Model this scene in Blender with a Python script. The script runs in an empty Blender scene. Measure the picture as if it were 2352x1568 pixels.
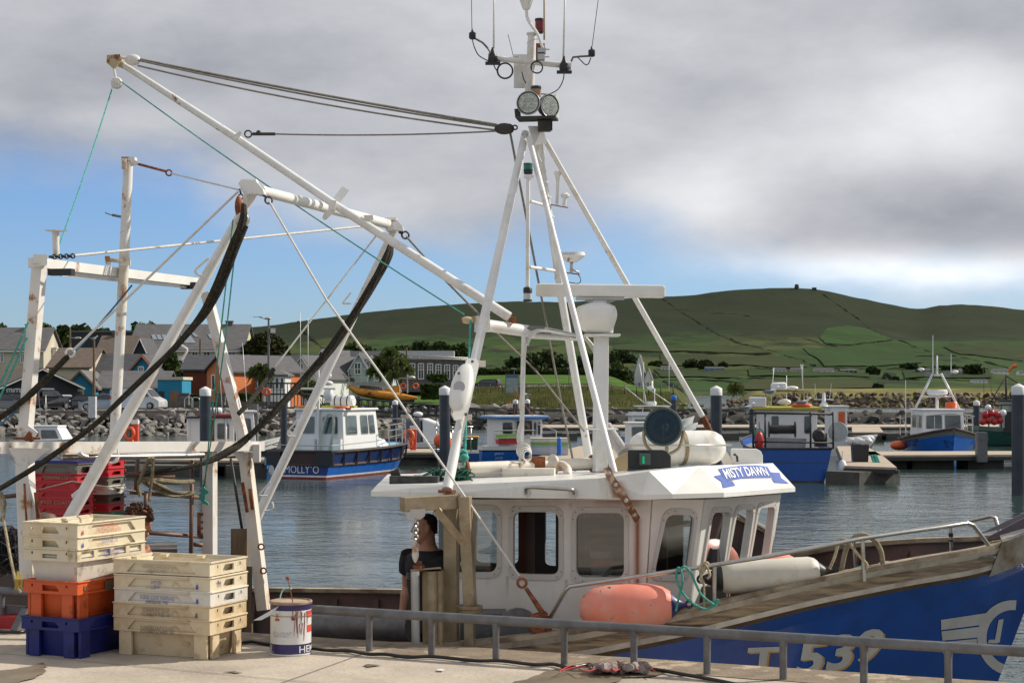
import bpy, math, random
import numpy as np
from mathutils import Vector, Matrix, noise
random.seed(7); rng = np.random.default_rng(7)
S = bpy.context.scene; COL = S.collection
V = Vector; R = math.radians; PI = math.pi
F = 4000.0; CX = 1176.0; HY = 895.0; HC = 4.0      # lens, centre, horizon, eye height over the water
ZM = {'A':(0,1200,2.851),'B':(650,1200,3.135),'C':(1250,1250,3.136),'D':(950,1500,3.136),'E':(1600,1450,3.136),
      'F':(2350,1250,2.412),'G':(2900,1250,2.24),'H':(3450,1250,2.24),'K':(0,1900,1.8092),'W':(1450,1800,1.96),
      'V':(2400,1800,2.24),'N':(3200,1900,1.8873),'T':(1800,0,2.4129),'S':(1800,500,2.091),'R':(1700,1150,1.96),
      'L1':(0,0,1.42545),'L2':(0,1000,1.96),'M':(700,600,1.7425),'P':(0,1680,3.1357),'Q':(500,1650,2.8517),
      'U':(2900,2450,1.9666),'X':(1250,2300,2.0452),'Y':(3300,2050,2.8505),'H2':(2400,1100,1.3868)}
def ov(k, x, y):
    if k is None: return (x, y)
    sx, sy, s = ZM[k]; return ((sx+x/s)/1.74150, (sy+y/s)/1.74150)
def W(x, y, Y): return V(((x-CX)/F*Y, Y, HC-(y-HY)/F*Y))
def q(k, x, y, Y): return W(*ov(k, x, y), Y)
def GR(x, y, z=0.0):                                  # point of a level surface seen there
    Y = F*(HC-z)/(y-HY); return W(x, y, Y)
def plane3(a, b, c): return (a, (b-a).cross(c-a).normalized())
EYE = V((0, 0, HC))
def hit(x, y, pl):
    d = V(((x-CX)/F, 1, -(y-HY)/F)); o, n = pl
    return EYE + d*((o-EYE).dot(n)/d.dot(n))
def hk(k, x, y, pl): return hit(*ov(k, x, y), pl)

# ---------------------------------------------------------------- materials
MATS = {}
def nd(nt, t, **k):
    n = nt.nodes.new(t)
    for a, b in k.items():
        if a in n.inputs: n.inputs[a].default_value = b
        else: setattr(n, a, b)
    return n
def mat(name, col, rough=.5, metal=0., var=.12, sc=3., col2=None, th=(.55,.7), sc2=2., st=(1,1,1), bump=0., bsc=30.,
        col3=None, th3=(.6,.7), sc3=6., coat=0., spec=.5, st3=None):
    if name in MATS: return MATS[name]
    m = bpy.data.materials.new(name); m.use_nodes = True; nt = m.node_tree; nt.nodes.clear()
    out = nd(nt, 'ShaderNodeOutputMaterial'); p = nd(nt, 'ShaderNodeBsdfPrincipled'); L = nt.links.new
    L(p.outputs[0], out.inputs[0])
    p.inputs['Roughness'].default_value = rough; p.inputs['Metallic'].default_value = metal
    p.inputs['Coat Weight'].default_value = coat; p.inputs['Specular IOR Level'].default_value = spec
    tc = nd(nt, 'ShaderNodeTexCoord'); mp = nd(nt, 'ShaderNodeMapping'); mp.inputs['Scale'].default_value = st
    L(tc.outputs['Object'], mp.inputs[0])
    def noi(scale, det=5., src=mp):
        n = nd(nt, 'ShaderNodeTexNoise'); n.inputs['Scale'].default_value = scale; n.inputs['Detail'].default_value = det
        n.inputs['Roughness'].default_value = .62; L(src.outputs[0], n.inputs['Vector']); return n
    def mix(f, a, b):
        x = nd(nt, 'ShaderNodeMix', data_type='RGBA')
        for i, s in ((0, f), (6, a), (7, b)):
            if hasattr(s, 'links'): L(s, x.inputs[i])
            else: x.inputs[i].default_value = s if i == 0 else (*s, 1)
        return x.outputs[2]
    def ramp(o, a, b):
        r = nd(nt, 'ShaderNodeMapRange'); r.inputs['From Min'].default_value = a; r.inputs['From Max'].default_value = b
        L(o, r.inputs[0]); return r.outputs[0]
    c = V(col)
    base = mix(ramp(noi(sc).outputs[0], .35, .65), tuple(c*(1-var)), tuple(min(1., x*(1+var)) for x in c))
    if col2 is not None: base = mix(ramp(noi(sc2).outputs[0], *th), base, col2)
    if col3 is not None:
        src = mp
        if st3: src = nd(nt, 'ShaderNodeMapping'); src.inputs['Scale'].default_value = st3; L(tc.outputs['Object'], src.inputs[0])
        base = mix(ramp(noi(sc3, 6., src).outputs[0], *th3), base, col3)
    L(base, p.inputs['Base Color'])
    if bump:
        b = nd(nt, 'ShaderNodeBump'); b.inputs['Strength'].default_value = bump; b.inputs['Distance'].default_value = .02
        L(noi(bsc).outputs[0], b.inputs['Height']); L(b.outputs[0], p.inputs['Normal'])
    MATS[name] = m; return m
def glass(name, tint=(.55,.6,.6), refl=.12, dark=.0):
    if name in MATS: return MATS[name]
    m = bpy.data.materials.new(name); m.use_nodes = True; nt = m.node_tree; nt.nodes.clear(); L = nt.links.new
    out = nd(nt, 'ShaderNodeOutputMaterial'); t = nd(nt, 'ShaderNodeBsdfTransparent'); g = nd(nt, 'ShaderNodeBsdfGlossy')
    t.inputs[0].default_value = (*tint, 1); g.inputs['Roughness'].default_value = .03; g.inputs[0].default_value = (.95,.98,1,1)
    fr = nd(nt, 'ShaderNodeFresnel'); fr.inputs[0].default_value = 1.5
    a = nd(nt, 'ShaderNodeMath', operation='ADD'); a.inputs[1].default_value = refl; L(fr.outputs[0], a.inputs[0])
    mx = nd(nt, 'ShaderNodeMixShader'); L(a.outputs[0], mx.inputs[0]); L(t.outputs[0], mx.inputs[1]); L(g.outputs[0], mx.inputs[2])
    L(mx.outputs[0], out.inputs[0]); MATS[name] = m; return m
def emis(name, col, s=1.):
    m = bpy.data.materials.new(name); m.use_nodes = True; nt = m.node_tree; nt.nodes.clear()
    out = nd(nt, 'ShaderNodeOutputMaterial'); e = nd(nt, 'ShaderNodeEmission'); e.inputs[0].default_value = (*col, 1); e.inputs[1].default_value = s
    nt.links.new(e.outputs[0], out.inputs[0]); MATS[name] = m; return m

RUST = (.17,.055,.02)
m_white  = mat('white_paint', (.74,.73,.71), .38, var=.07, sc=2, col2=(.58,.52,.42), th=(.55,.8), sc2=3.5, col3=RUST, th3=(.66,.71), sc3=7)
m_white2 = mat('white_paint_worn', (.70,.68,.65), .42, var=.07, sc=3, col2=(.54,.46,.34), th=(.48,.72), sc2=3, col3=(.34,.15,.05), th3=(.585,.67), sc3=6)
m_gel    = mat('white_gelcoat', (.76,.75,.71), .32, var=.05, sc=3, col2=(.64,.59,.49), th=(.5,.85), sc2=1.8, coat=.15, col3=(.50,.44,.35), th3=(.62,.78), sc3=5, st3=(1,1,.2), bump=.06, bsc=12)
m_gelf   = mat('white_gelcoat_far', (.76,.76,.76), .3, var=.04, sc=.6, col2=(.55,.53,.50), th=(.62,.85), sc2=.8)
m_rust   = mat('rusty_steel', (.26,.085,.03), .85, var=.5, sc=12, col2=(.12,.04,.02), th=(.5,.65), sc2=18, bump=.5, bsc=60)
m_rustw  = mat('rust_streaked_paint', (.72,.67,.58), .5, var=.08, sc=4, col2=(.46,.22,.08), th=(.58,.70), sc2=5, st=(1,1,.5), col3=RUST, th3=(.64,.69), sc3=8)
m_galv   = mat('galvanised_steel', (.155,.155,.16), .5, metal=.35, var=.2, sc=8, col2=(.12,.11,.10), th=(.5,.7), sc2=6, bump=.15, bsc=50)
m_ss     = mat('stainless_steel', (.50,.48,.45), .28, metal=.9, var=.1, sc=8, col2=(.34,.26,.18), th=(.55,.8), sc2=7)
m_bronze = mat('tarnished_steel', (.36,.29,.19), .5, metal=.55, var=.2, sc=5, col2=(.20,.13,.07), th=(.5,.75), sc2=4, bump=.1)
m_alu    = mat('dull_aluminium', (.46,.46,.45), .42, metal=.6, var=.1, sc=4)
m_dark   = mat('dark_steel', (.045,.04,.038), .6, metal=.2, var=.3, sc=12)
m_black  = mat('black_plastic', (.018,.018,.02), .45, var=.2)
m_grey   = mat('grey_plastic', (.22,.22,.23), .5)
m_rope   = mat('weathered_rope', (.27,.23,.15), .95, var=.3, sc=30, bump=.6, bsc=80)
m_trope  = mat('tan_rope', (.46,.38,.25), .95, var=.3, sc=30, bump=.6, bsc=80)
m_drope  = mat('dark_rope', (.026,.022,.014), .95, var=.35, sc=25, col2=(.05,.045,.028), th=(.5,.62), sc2=40, bump=.8, bsc=70)
m_grope  = mat('green_rope', (.07,.36,.30), .8, var=.25, sc=30, bump=.6, bsc=80)
m_wire   = mat('grey_wire_rope', (.20,.18,.15), .7, var=.25, sc=30)
m_wwire  = mat('white_coated_wire', (.62,.60,.56), .5, var=.1, sc=20)
m_blue   = mat('blue_hull_paint', (.010,.060,.29), .24, var=.15, sc=1.5, col2=(.010,.036,.17), th=(.5,.75), sc2=2, coat=.25, col3=(.03,.06,.12), th3=(.68,.74), sc3=9, st3=(1,1,4), bump=.05, bsc=3)
m_wood   = mat('weathered_wood', (.25,.195,.14), .85, var=.35, sc=6, st=(.6,.6,6), col2=(.07,.05,.04), th=(.5,.66), sc2=2.2, col3=(.42,.31,.17), th3=(.52,.68), sc3=3, bump=.5, bsc=25)
m_tim    = mat('old_timber', (.16,.11,.065), .85, var=.3, sc=5, st=(3,3,.4), bump=.4, bsc=20)
m_strip  = mat('worn_metal_strip', (.50,.45,.38), .5, metal=.3, var=.15, sc=7, col2=(.22,.16,.11), th=(.5,.8), sc2=5)

# ---------------------------------------------------------------- mesh builder
class MB:
    def __init__(s): s.v = []; s.f = []; s.mi = []; s.sm = []; s.m = 0
    def add(s, vs, fs, smooth=False):
        b = len(s.v); s.v += [V(p) for p in vs]
        for f in fs: s.f.append([b+i for i in f]); s.mi.append(s.m); s.sm.append(smooth)
        return s
    def box(s, c, d, rot=None):
        c = V(c); h = V(d)/2; M = Matrix.Rotation(rot, 3, 'Z') if isinstance(rot, (int, float)) else (rot or Matrix.Identity(3))
        vs = [c+M@V((x*h.x, y*h.y, z*h.z)) for x in (-1,1) for y in (-1,1) for z in (-1,1)]
        return s.add(vs, [(0,1,3,2),(4,6,7,5),(0,4,5,1),(2,3,7,6),(0,2,6,4),(1,5,7,3)])
    def prism(s, pts, d):
        n = len(pts); d = V(d); pts = [V(p) for p in pts]
        vs = pts + [p+d for p in pts]
        return s.add(vs, [list(range(n))[::-1], list(range(n, 2*n))] + [(i, (i+1) % n, n+(i+1) % n, n+i) for i in range(n)])
    def slab(s, pts, th):
        pts = [V(p) for p in pts]; nn = (pts[1]-pts[0]).cross(pts[2]-pts[0]).normalized(); return s.prism([p-nn*th/2 for p in pts], nn*th)
    def beam(s, a, b, w, h, up=(0,0,1)):
        a = V(a); b = V(b); d = (b-a).normalized(); sx = d.cross(V(up)); sx = sx.normalized() if sx.length > 1e-4 else V((1,0,0)); u = sx.cross(d)
        r = [sx*w/2+u*h/2, -sx*w/2+u*h/2, -sx*w/2-u*h/2, sx*w/2-u*h/2]
        vs = [a+x for x in r]+[b+x for x in r]
        return s.add(vs, [(0,1,2,3),(7,6,5,4)]+[(i, 4+i, 4+(i+1) % 4, (i+1) % 4) for i in range(4)])
    def tube(s, pts, r, n=8, closed=False, caps=True):
        pts = [V(p) for p in pts]; k = len(pts); rr = r if isinstance(r, (list, tuple)) else [r]*k
        T = []
        for i in range(k):
            if closed: t = pts[(i+1) % k]-pts[i-1]
            else: t = pts[min(i+1, k-1)]-pts[max(i-1, 0)]
            T.append(t.normalized() if t.length > 1e-9 else V((0,0,1)))
        u = T[0].orthogonal().normalized(); vs = []
        for i in range(k):
            u = (u-T[i]*u.dot(T[i])); u = u.normalized() if u.length > 1e-6 else T[i].orthogonal().normalized()
            w = T[i].cross(u)
            for j in range(n):
                a = 2*PI*j/n; vs.append(pts[i]+(u*math.cos(a)+w*math.sin(a))*rr[i])
        fs = []
        for i in range(k if closed else k-1):
            i2 = (i+1) % k
            for j in range(n): fs.append((i*n+j, i*n+(j+1) % n, i2*n+(j+1) % n, i2*n+j))
        s.add(vs, fs, True)
        if caps and not closed:
            b = len(s.v)-k*n
            s.f.append([b+j for j in range(n)][::-1]); s.mi.append(s.m); s.sm.append(False)
            s.f.append([b+(k-1)*n+j for j in range(n)]); s.mi.append(s.m); s.sm.append(False)
        return s
    def cyl(s, a, b, r, r2=None, n=12): return s.tube([a, b], [r, r if r2 is None else r2], n)
    def lathe(s, base, axis, prof, n=16, caps=True):
        ax = V(axis).normalized(); u = ax.orthogonal().normalized(); w = ax.cross(u); base = V(base); vs = []; k = len(prof)
        for t, r in prof:
            for j in range(n): a = 2*PI*j/n; vs.append(base+ax*t+(u*math.cos(a)+w*math.sin(a))*max(r, 1e-4))
        fs = [(i*n+j, i*n+(j+1) % n, (i+1)*n+(j+1) % n, (i+1)*n+j) for i in range(k-1) for j in range(n)]
        s.add(vs, fs, True); b = len(s.v)-k*n
        if not caps: return s
        for c in ([b+j for j in range(n)][::-1], [b+(k-1)*n+j for j in range(n)]): s.f.append(c); s.mi.append(s.m); s.sm.append(False)
        return s
    def ell(s, c, r, n=14, k=8, M=None):
        c = V(c); r = V(r) if not isinstance(r, (int, float)) else V((r, r, r)); vs = []; M = M or Matrix.Identity(3)
        for i in range(k+1):
            ph = PI*i/k; rr = max(math.sin(ph), 1e-3)
            for j in range(n): a = 2*PI*j/n; vs.append(c+M@V((r.x*rr*math.cos(a), r.y*rr*math.sin(a), r.z*math.cos(ph))))
        return s.add(vs, [(i*n+j, (i+1)*n+j, (i+1)*n+(j+1) % n, i*n+(j+1) % n) for i in range(k) for j in range(n)], True)
    def loft(s, rings, closed=True, caps=True, smooth=True):
        n = len(rings[0]); vs = [p for r in rings for p in r]; fs = []
        for i in range(len(rings)-1):
            for j in range(n if closed else n-1): fs.append((i*n+j, i*n+(j+1) % n, (i+1)*n+(j+1) % n, (i+1)*n+j))
        s.add(vs, fs, smooth)
        if caps:
            b = len(s.v)-len(vs)
            s.f.append([b+j for j in range(n)][::-1]); s.mi.append(s.m); s.sm.append(False)
            s.f.append([b+(len(rings)-1)*n+j for j in range(n)]); s.mi.append(s.m); s.sm.append(False)
        return s
    def ring(s, c, axis, r, t, n=16, k=6):
        ax = V(axis).normalized(); u = ax.orthogonal().normalized(); w = ax.cross(u)
        return s.tube([V(c)+(u*math.cos(2*PI*i/n)+w*math.sin(2*PI*i/n))*r for i in range(n)], t, k, closed=True)
    def raw(s, me_v, me_f, fn): return s.add([fn(p) for p in me_v], me_f)
    def plate(s, pl, outer, holes=(), th=.02, bev=0):      # flat sheet in a plane, with holes, points given in world space
        o, n = pl; ux = (V(outer[1])-V(outer[0])).normalized(); ux = (ux-n*ux.dot(n)).normalized(); uy = n.cross(ux)
        cu = bpy.data.curves.new('tmp', 'CURVE'); cu.dimensions = '2D'; cu.fill_mode = 'BOTH'; cu.extrude = th/2
        for lp in [outer]+list(holes):
            sp = cu.splines.new('POLY'); sp.points.add(len(lp)-1); sp.use_cyclic_u = True
            for i, p in enumerate(lp): d = V(p)-o; sp.points[i].co = (d.dot(ux), d.dot(uy), 0, 1)
        vs, fs = curve_mesh(cu)
        return s.add([o+ux*p.x+uy*p.y+n*p.z for p in vs], fs)
    def build(s, name, ms, parent=None, bevel=0, sub=0, solid=0, org=None):
        me = bpy.data.meshes.new(name)
        og = V(parent['_o']) if parent is not None and '_o' in parent else (V(org) if org is not None else V((0,0,0)))
        if parent is None and org is None and s.v:
            a = np.array([tuple(p) for p in s.v]); og = V(((a[:,0].min()+a[:,0].max())/2, (a[:,1].min()+a[:,1].max())/2, a[:,2].min()))
        me.from_pydata([tuple(p-og) for p in s.v], [], s.f); me.update()
        ms = ms if isinstance(ms, (list, tuple)) else [ms]
        for m in ms: me.materials.append(m)
        me.polygons.foreach_set('material_index', s.mi); me.set_sharp_from_angle(angle=R(48)); me.polygons.foreach_set('use_smooth', s.sm)
        o = bpy.data.objects.new(name, me); COL.objects.link(o)
        if parent is not None: o.parent = parent; o['_o'] = tuple(og)
        else: o.location = og; o['_o'] = tuple(og)
        if bevel: b = o.modifiers.new('b', 'BEVEL'); b.width = bevel; b.segments = 2; b.limit_method = 'ANGLE'; b.angle_limit = R(40)
        if sub: b = o.modifiers.new('s', 'SUBSURF'); b.levels = b.render_levels = sub
        return o
def curve_mesh(cu):
    ob = bpy.data.objects.new('tmp', cu); COL.objects.link(ob); bpy.context.view_layer.update()
    dg = bpy.context.evaluated_depsgraph_get(); me = bpy.data.meshes.new_from_object(ob.evaluated_get(dg))
    vs = [v.co.copy() for v in me.vertices]; fs = [list(p.vertices) for p in me.polygons]
    bpy.data.objects.remove(ob); bpy.data.meshes.remove(me)
    try: bpy.data.curves.remove(cu)
    except Exception: pass
    return vs, fs
def text_mesh(txt, ext=.0, bold=0., shear=0.):
    cu = bpy.data.curves.new('tmp', 'FONT'); cu.body = txt; cu.size = 1; cu.extrude = ext; cu.offset = bold; cu.shear = shear
    cu.align_x = 'CENTER'; cu.align_y = 'CENTER'; cu.resolution_u = 3; cu.space_line = .9
    vs, fs = curve_mesh(cu)
    xs = [p.x for p in vs]; ys = [p.y for p in vs]; x0, x1, y0, y1 = min(xs), max(xs), min(ys), max(ys)
    return [V(((p.x-x0)/(x1-x0)-.5, (p.y-y0)/(y1-y0)-.5, p.z)) for p in vs], fs   # unit box, centred
def text_on(mb, txt, c, ux, uy, th=.002, bold=0., shear=0.):   # ux, uy: full width and height vectors
    vs, fs = text_mesh(txt, 0, bold, shear); c = V(c); ux = V(ux); uy = V(uy); n = ux.cross(uy).normalized()*th
    b = len(mb.v); mb.add([c+ux*p.x+uy*p.y+n for p in vs], fs)
def rq(c, r, n=5):                                        # rounded quadrilateral, corners in order, any dimension
    out = []; c = [V(p) for p in c]; k = len(c)
    for i in range(k):
        a, b, d = c[i-1], c[i], c[(i+1) % k]
        ra = min(r, (a-b).length*.48); rd = min(r, (d-b).length*.48); p0 = b+(a-b).normalized()*ra; p1 = b+(d-b).normalized()*rd
        for j in range(n+1): t = j/n; out.append(p0*(1-t)**2+b*2*t*(1-t)+p1*t*t)
    return out
def thing(name, label, cat, loc, group=None, kind=None):
    o = bpy.data.objects.new(name, None); COL.objects.link(o); o.location = loc; o['_o'] = tuple(V(loc)); o.empty_display_size = .2
    return tag(o, label, cat, group, kind)
def tag(o, label=None, cat=None, group=None, kind=None):
    for k, v in (('label', label), ('category', cat), ('group', group), ('kind', kind)):
        if v: o[k] = v
    return o
def struct(o, label=None): o['kind'] = 'structure'; o['label'] = label or o.name.replace('_', ' '); return o
def copy_tree(o, parent=None):
    c = o.copy(); COL.objects.link(c)
    if parent is not None: c.parent = parent
    for ch in [x for x in KIDS.get(o.name, [])]: copy_tree(ch, c)
    return c
KIDS = {}
def index_kids(o):
    KIDS[o.name] = [x for x in bpy.data.objects if x.parent == o]
    for x in KIDS[o.name]: index_kids(x)
def lerp(a, b, t): return a+(b-a)*t
def interp(x, xs, ys): return float(np.interp(x, xs, ys))
def bez(p0, p1, p2, n=10): return [V(p0)*(1-t)**2+V(p1)*2*t*(1-t)+V(p2)*t*t for t in [i/n for i in range(n+1)]]
def sag(a, b, s, n=10): a = V(a); b = V(b); return [a.lerp(b, i/n)+V((0,0,-4*s*(i/n)*(1-i/n))) for i in range(n+1)]
def smooth_path(pts, n=6):                                # Catmull-Rom
    P = [V(p) for p in pts]; P = [P[0]*2-P[1]]+P+[P[-1]*2-P[-2]]; out = []
    for i in range(1, len(P)-2):
        for j in range(n):
            t = j/n; a, b, c, d = P[i-1:i+3]
            out.append(.5*((2*b)+(c-a)*t+(2*a-5*b+4*c-d)*t*t+(3*b-a-3*c+d)*t**3))
    out.append(P[-2]); return out
def np_mesh(name, vs, fs, ms, mi=None, org=None, parent=None, smooth=False):   # vs (n,3), fs (m,k) arrays
    og = np.array(parent['_o']) if parent is not None else (np.array(org) if org is not None else np.array([(vs[:,0].min()+vs[:,0].max())/2, (vs[:,1].min()+vs[:,1].max())/2, vs[:,2].min()]))
    me = bpy.data.meshes.new(name); n, k = fs.shape
    me.vertices.add(len(vs)); me.vertices.foreach_set('co', (vs-og).astype(np.float32).ravel())
    me.loops.add(n*k); me.loops.foreach_set('vertex_index', fs.astype(np.int32).ravel())
    me.polygons.add(n); me.polygons.foreach_set('loop_start', np.arange(0, n*k, k, dtype=np.int32)); me.polygons.foreach_set('loop_total', np.full(n, k, dtype=np.int32))
    for m in (ms if isinstance(ms, (list, tuple)) else [ms]): me.materials.append(m)
    if mi is not None: me.polygons.foreach_set('material_index', mi.astype(np.int32))
    me.polygons.foreach_set('use_smooth', np.full(n, smooth)); me.update(calc_edges=True)
    o = bpy.data.objects.new(name, me); COL.objects.link(o); o['_o'] = tuple(float(x) for x in og)
    if parent is not None: o.parent = parent
    else: o.location = tuple(og)
    return o
def leaves(centres, radii, n, size, squash=.8, shell=.55):   # leaf clumps through a crown made of several ellipsoids
    C = np.array(centres, float); Rr = np.array(radii, float); w = (Rr.prod(axis=1))**.67; idx = rng.choice(len(C), n, p=w/w.sum())
    d = rng.normal(size=(n, 3)); d /= np.linalg.norm(d, axis=1)[:,None]; rad = shell+(1-shell)*rng.random(n)**.6
    P = C[idx]+d*Rr[idx]*rad[:,None]; P += rng.normal(size=(n, 3))*size*.5
    a = rng.normal(size=(n, 3)); a /= np.linalg.norm(a, axis=1)[:,None]; b = np.cross(a, rng.normal(size=(n, 3))); b /= np.linalg.norm(b, axis=1)[:,None]
    s = (size*(.5+rng.random(n)))[:,None]
    vs = np.stack([P-a*s-b*s*.6, P+a*s-b*s*.5, P+a*s*.8+b*s*.7, P-a*s*.7+b*s*.6], 1).reshape(-1, 3)
    return vs, np.arange(4*n).reshape(n, 4), (rng.random(n) < .4).astype(int)+(rng.random(n) < .15)
# ---------------------------------------------------------------- camera, sun, sky
cam = bpy.data.cameras.new('camera'); co = bpy.data.objects.new('camera', cam); COL.objects.link(co); S.camera = co
co.location = EYE; co.rotation_euler = (R(90), 0, 0); cam.sensor_width = 36; cam.lens = 36*F/2352; cam.shift_y = (HY-784)/2352
cam.clip_start = .1; cam.clip_end = 20000
S.view_settings.view_transform = 'Standard'; S.view_settings.look = 'None'; S.view_settings.exposure = 0; S.view_settings.gamma = 1
sund = V((.86,.32,.0)).normalized()*math.cos(R(37))+V((0,0,math.sin(R(37))))
sl = bpy.data.lights.new('sun', 'SUN'); sl.energy = 4.9; sl.angle = R(.5); sl.color = (1,.93,.81)
so = bpy.data.objects.new('sun', sl); COL.objects.link(so); so.rotation_euler = sund.to_track_quat('Z', 'Y').to_euler(); so.location = (0,0,30)
w = bpy.data.worlds.new('World'); S.world = w; w.use_nodes = True; nt = w.node_tree; nt.nodes.clear(); L = nt.links.new
out = nd(nt, 'ShaderNodeOutputWorld'); bg = nd(nt, 'ShaderNodeBackground'); L(bg.outputs[0], out.inputs[0])
sky = nd(nt, 'ShaderNodeTexSky'); sky.sky_type = 'NISHITA'; sky.sun_disc = False; sky.sun_elevation = R(37); sky.sun_rotation = math.atan2(sund.x, sund.y)
sky.air_density = 1.; sky.dust_density = .4; sky.ozone_density = 2.5
tc = nd(nt, 'ShaderNodeTexCoord'); sp = nd(nt, 'ShaderNodeSeparateXYZ'); L(tc.outputs['Generated'], sp.inputs[0])
def mth(op, a, b=None, c=None, clamp=False):
    n = nd(nt, 'ShaderNodeMath', operation=op); n.use_clamp = clamp
    for i, s in enumerate((a, b, c)):
        if s is None: continue
        if hasattr(s, 'links'): L(s, n.inputs[i])
        else: n.inputs[i].default_value = s
    return n.outputs[0]
ya = mth('MAXIMUM', mth('ABSOLUTE', sp.outputs[1]), .15)
u = mth('DIVIDE', sp.outputs[0], ya); v = mth('DIVIDE', sp.outputs[2], ya)
def wn(scale, st, det=6., rough=.55, off=0.):
    mp = nd(nt, 'ShaderNodeMapping'); mp.inputs['Scale'].default_value = st; mp.inputs['Location'].default_value = (off, off*.7, off*.3); L(tc.outputs['Generated'], mp.inputs[0])
    n = nd(nt, 'ShaderNodeTexNoise'); n.inputs['Scale'].default_value = scale; n.inputs['Detail'].default_value = det; n.inputs['Roughness'].default_value = rough
    L(mp.outputs[0], n.inputs['Vector']); return n.outputs[0]
# where the cloud deck ends above the horizon, as a function of azimuth
cr = nd(nt, 'ShaderNodeValToRGB'); L(mth('MULTIPLY_ADD', u, 1/.6, .5), cr.inputs[0]); els = cr.color_ramp.elements
pts = [(0,405),(250,425),(420,450),(560,520),(860,585),(1150,600),(1420,575),(1640,645),(1900,682),(2352,712)]
els[0].position = 0.; els[1].position = 1.
def uu(px): return ((px-CX)/F)/.6+.5
els[0].color = (((HY-395)/F*5,)*3+(1,)); els[1].color = (((HY-712)/F*5,)*3+(1,))
for px, py in pts: e = els.new(uu(px)); e.color = (((HY-py)/F*5,)*3+(1,))
vb = mth('MULTIPLY', cr.outputs[0], .2)
n1 = wn(7., (1,1,2.6), 7); n2 = wn(16., (1,1,2.2), 6, .6, 3.1)
edge = mth('ADD', mth('SUBTRACT', v, vb), mth('MULTIPLY_ADD', n1, .055, -.0275))
edge = mth('ADD', edge, mth('MULTIPLY_ADD', n2, .022, -.011))
mr = nd(nt, 'ShaderNodeMapRange'); mr.interpolation_type = 'SMOOTHSTEP'; mr.inputs['From Min'].default_value = -.016; mr.inputs['From Max'].default_value = .038; L(edge, mr.inputs[0])
# light and dark masses of the cloud
br = mth('MULTIPLY_ADD', mth('SUBTRACT', n1, .5), .42, .565); br = mth('ADD', br, mth('MULTIPLY', mth('SUBTRACT', n2, .5), .19)); br = mth('ADD', br, mth('MULTIPLY', mth('SUBTRACT', wn(42., (1,1,1.9), 5, .6, 7.7), .5), .07))
for px, py, rx, ry, am in [(2250,220,230,90,.22),(1980,330,330,60,.15),(1600,460,170,90,.26),(2150,480,360,70,-.13),(1700,560,300,60,-.05),(2000,620,400,40,.24),(2250,635,260,34,.26),(1850,628,300,30,.18),(2000,700,500,40,.10),
                           (300,40,500,120,-.02),(1300,60,420,200,.06),(1750,120,300,100,-.02),(2330,70,200,60,-.12),(60,330,220,90,-.10),(250,270,250,30,.07),(700,470,260,80,.05),(1080,300,260,150,-.04),(1050,520,200,50,-.06),(400,160,300,60,-.07)]:
    a = mth('DIVIDE', mth('SUBTRACT', u, (px-CX)/F), rx/F*1.1); b = mth('DIVIDE', mth('SUBTRACT', v, (HY-py)/F), ry/F*1.2)
    g = mth('EXPONENT', mth('MULTIPLY', mth('ADD', mth('MULTIPLY', a, a), mth('MULTIPLY', b, b)), -1.))
    br = mth('ADD', br, mth('MULTIPLY', g, am*1.25))
cl = nd(nt, 'ShaderNodeCombineColor')
L(mth('MULTIPLY_ADD', br, .985, -.022), cl.inputs[0]); L(mth('MULTIPLY_ADD', br, .98, -.005), cl.inputs[1]); L(mth('ADD', mth('MULTIPLY', br, .955), .048), cl.inputs[2])
sk = nd(nt, 'ShaderNodeMix', data_type='RGBA', blend_type='MULTIPLY'); sk.inputs[0].default_value = 1; L(sky.outputs[0], sk.inputs[6]); sk.inputs[7].default_value = (.072,.092,.132,1)
mx = nd(nt, 'ShaderNodeMix', data_type='RGBA'); L(mr.outputs[0], mx.inputs[0]); L(sk.outputs[2], mx.inputs[6]); L(cl.outputs[0], mx.inputs[7])
L(mx.outputs[2], bg.inputs[0]); bg.inputs[1].default_value = 1.0

# ---------------------------------------------------------------- water
m = bpy.data.materials.new('harbour_water'); m.use_nodes = True; nt = m.node_tree; nt.nodes.clear(); L = nt.links.new
o_ = nd(nt, 'ShaderNodeOutputMaterial'); p = nd(nt, 'ShaderNodeBsdfPrincipled'); L(p.outputs[0], o_.inputs[0])
p.inputs['Base Color'].default_value = (.032,.056,.050,1); p.inputs['Roughness'].default_value = .09; p.inputs['IOR'].default_value = 1.33
tc = nd(nt, 'ShaderNodeTexCoord'); hs = None
for sc, st, am in ((.45,(1,1.3,1),.9),(1.7,(1,1.6,1),.5),(5.,(1,1.4,1),.14)):
    mp = nd(nt, 'ShaderNodeMapping'); mp.inputs['Scale'].default_value = st; mp.inputs['Rotation'].default_value = (0,0,.3); L(tc.outputs['Object'], mp.inputs[0])
    n = nd(nt, 'ShaderNodeTexNoise'); n.inputs['Scale'].default_value = sc; n.inputs['Detail'].default_value = 3; L(mp.outputs[0], n.inputs['Vector'])
    a = nd(nt, 'ShaderNodeMath', operation='MULTIPLY'); a.inputs[1].default_value = am; L(n.outputs[0], a.inputs[0])
    if hs: b = nd(nt, 'ShaderNodeMath', operation='ADD'); L(hs, b.inputs[0]); L(a.outputs[0], b.inputs[1]); hs = b.outputs[0]
    else: hs = a.outputs[0]
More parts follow.
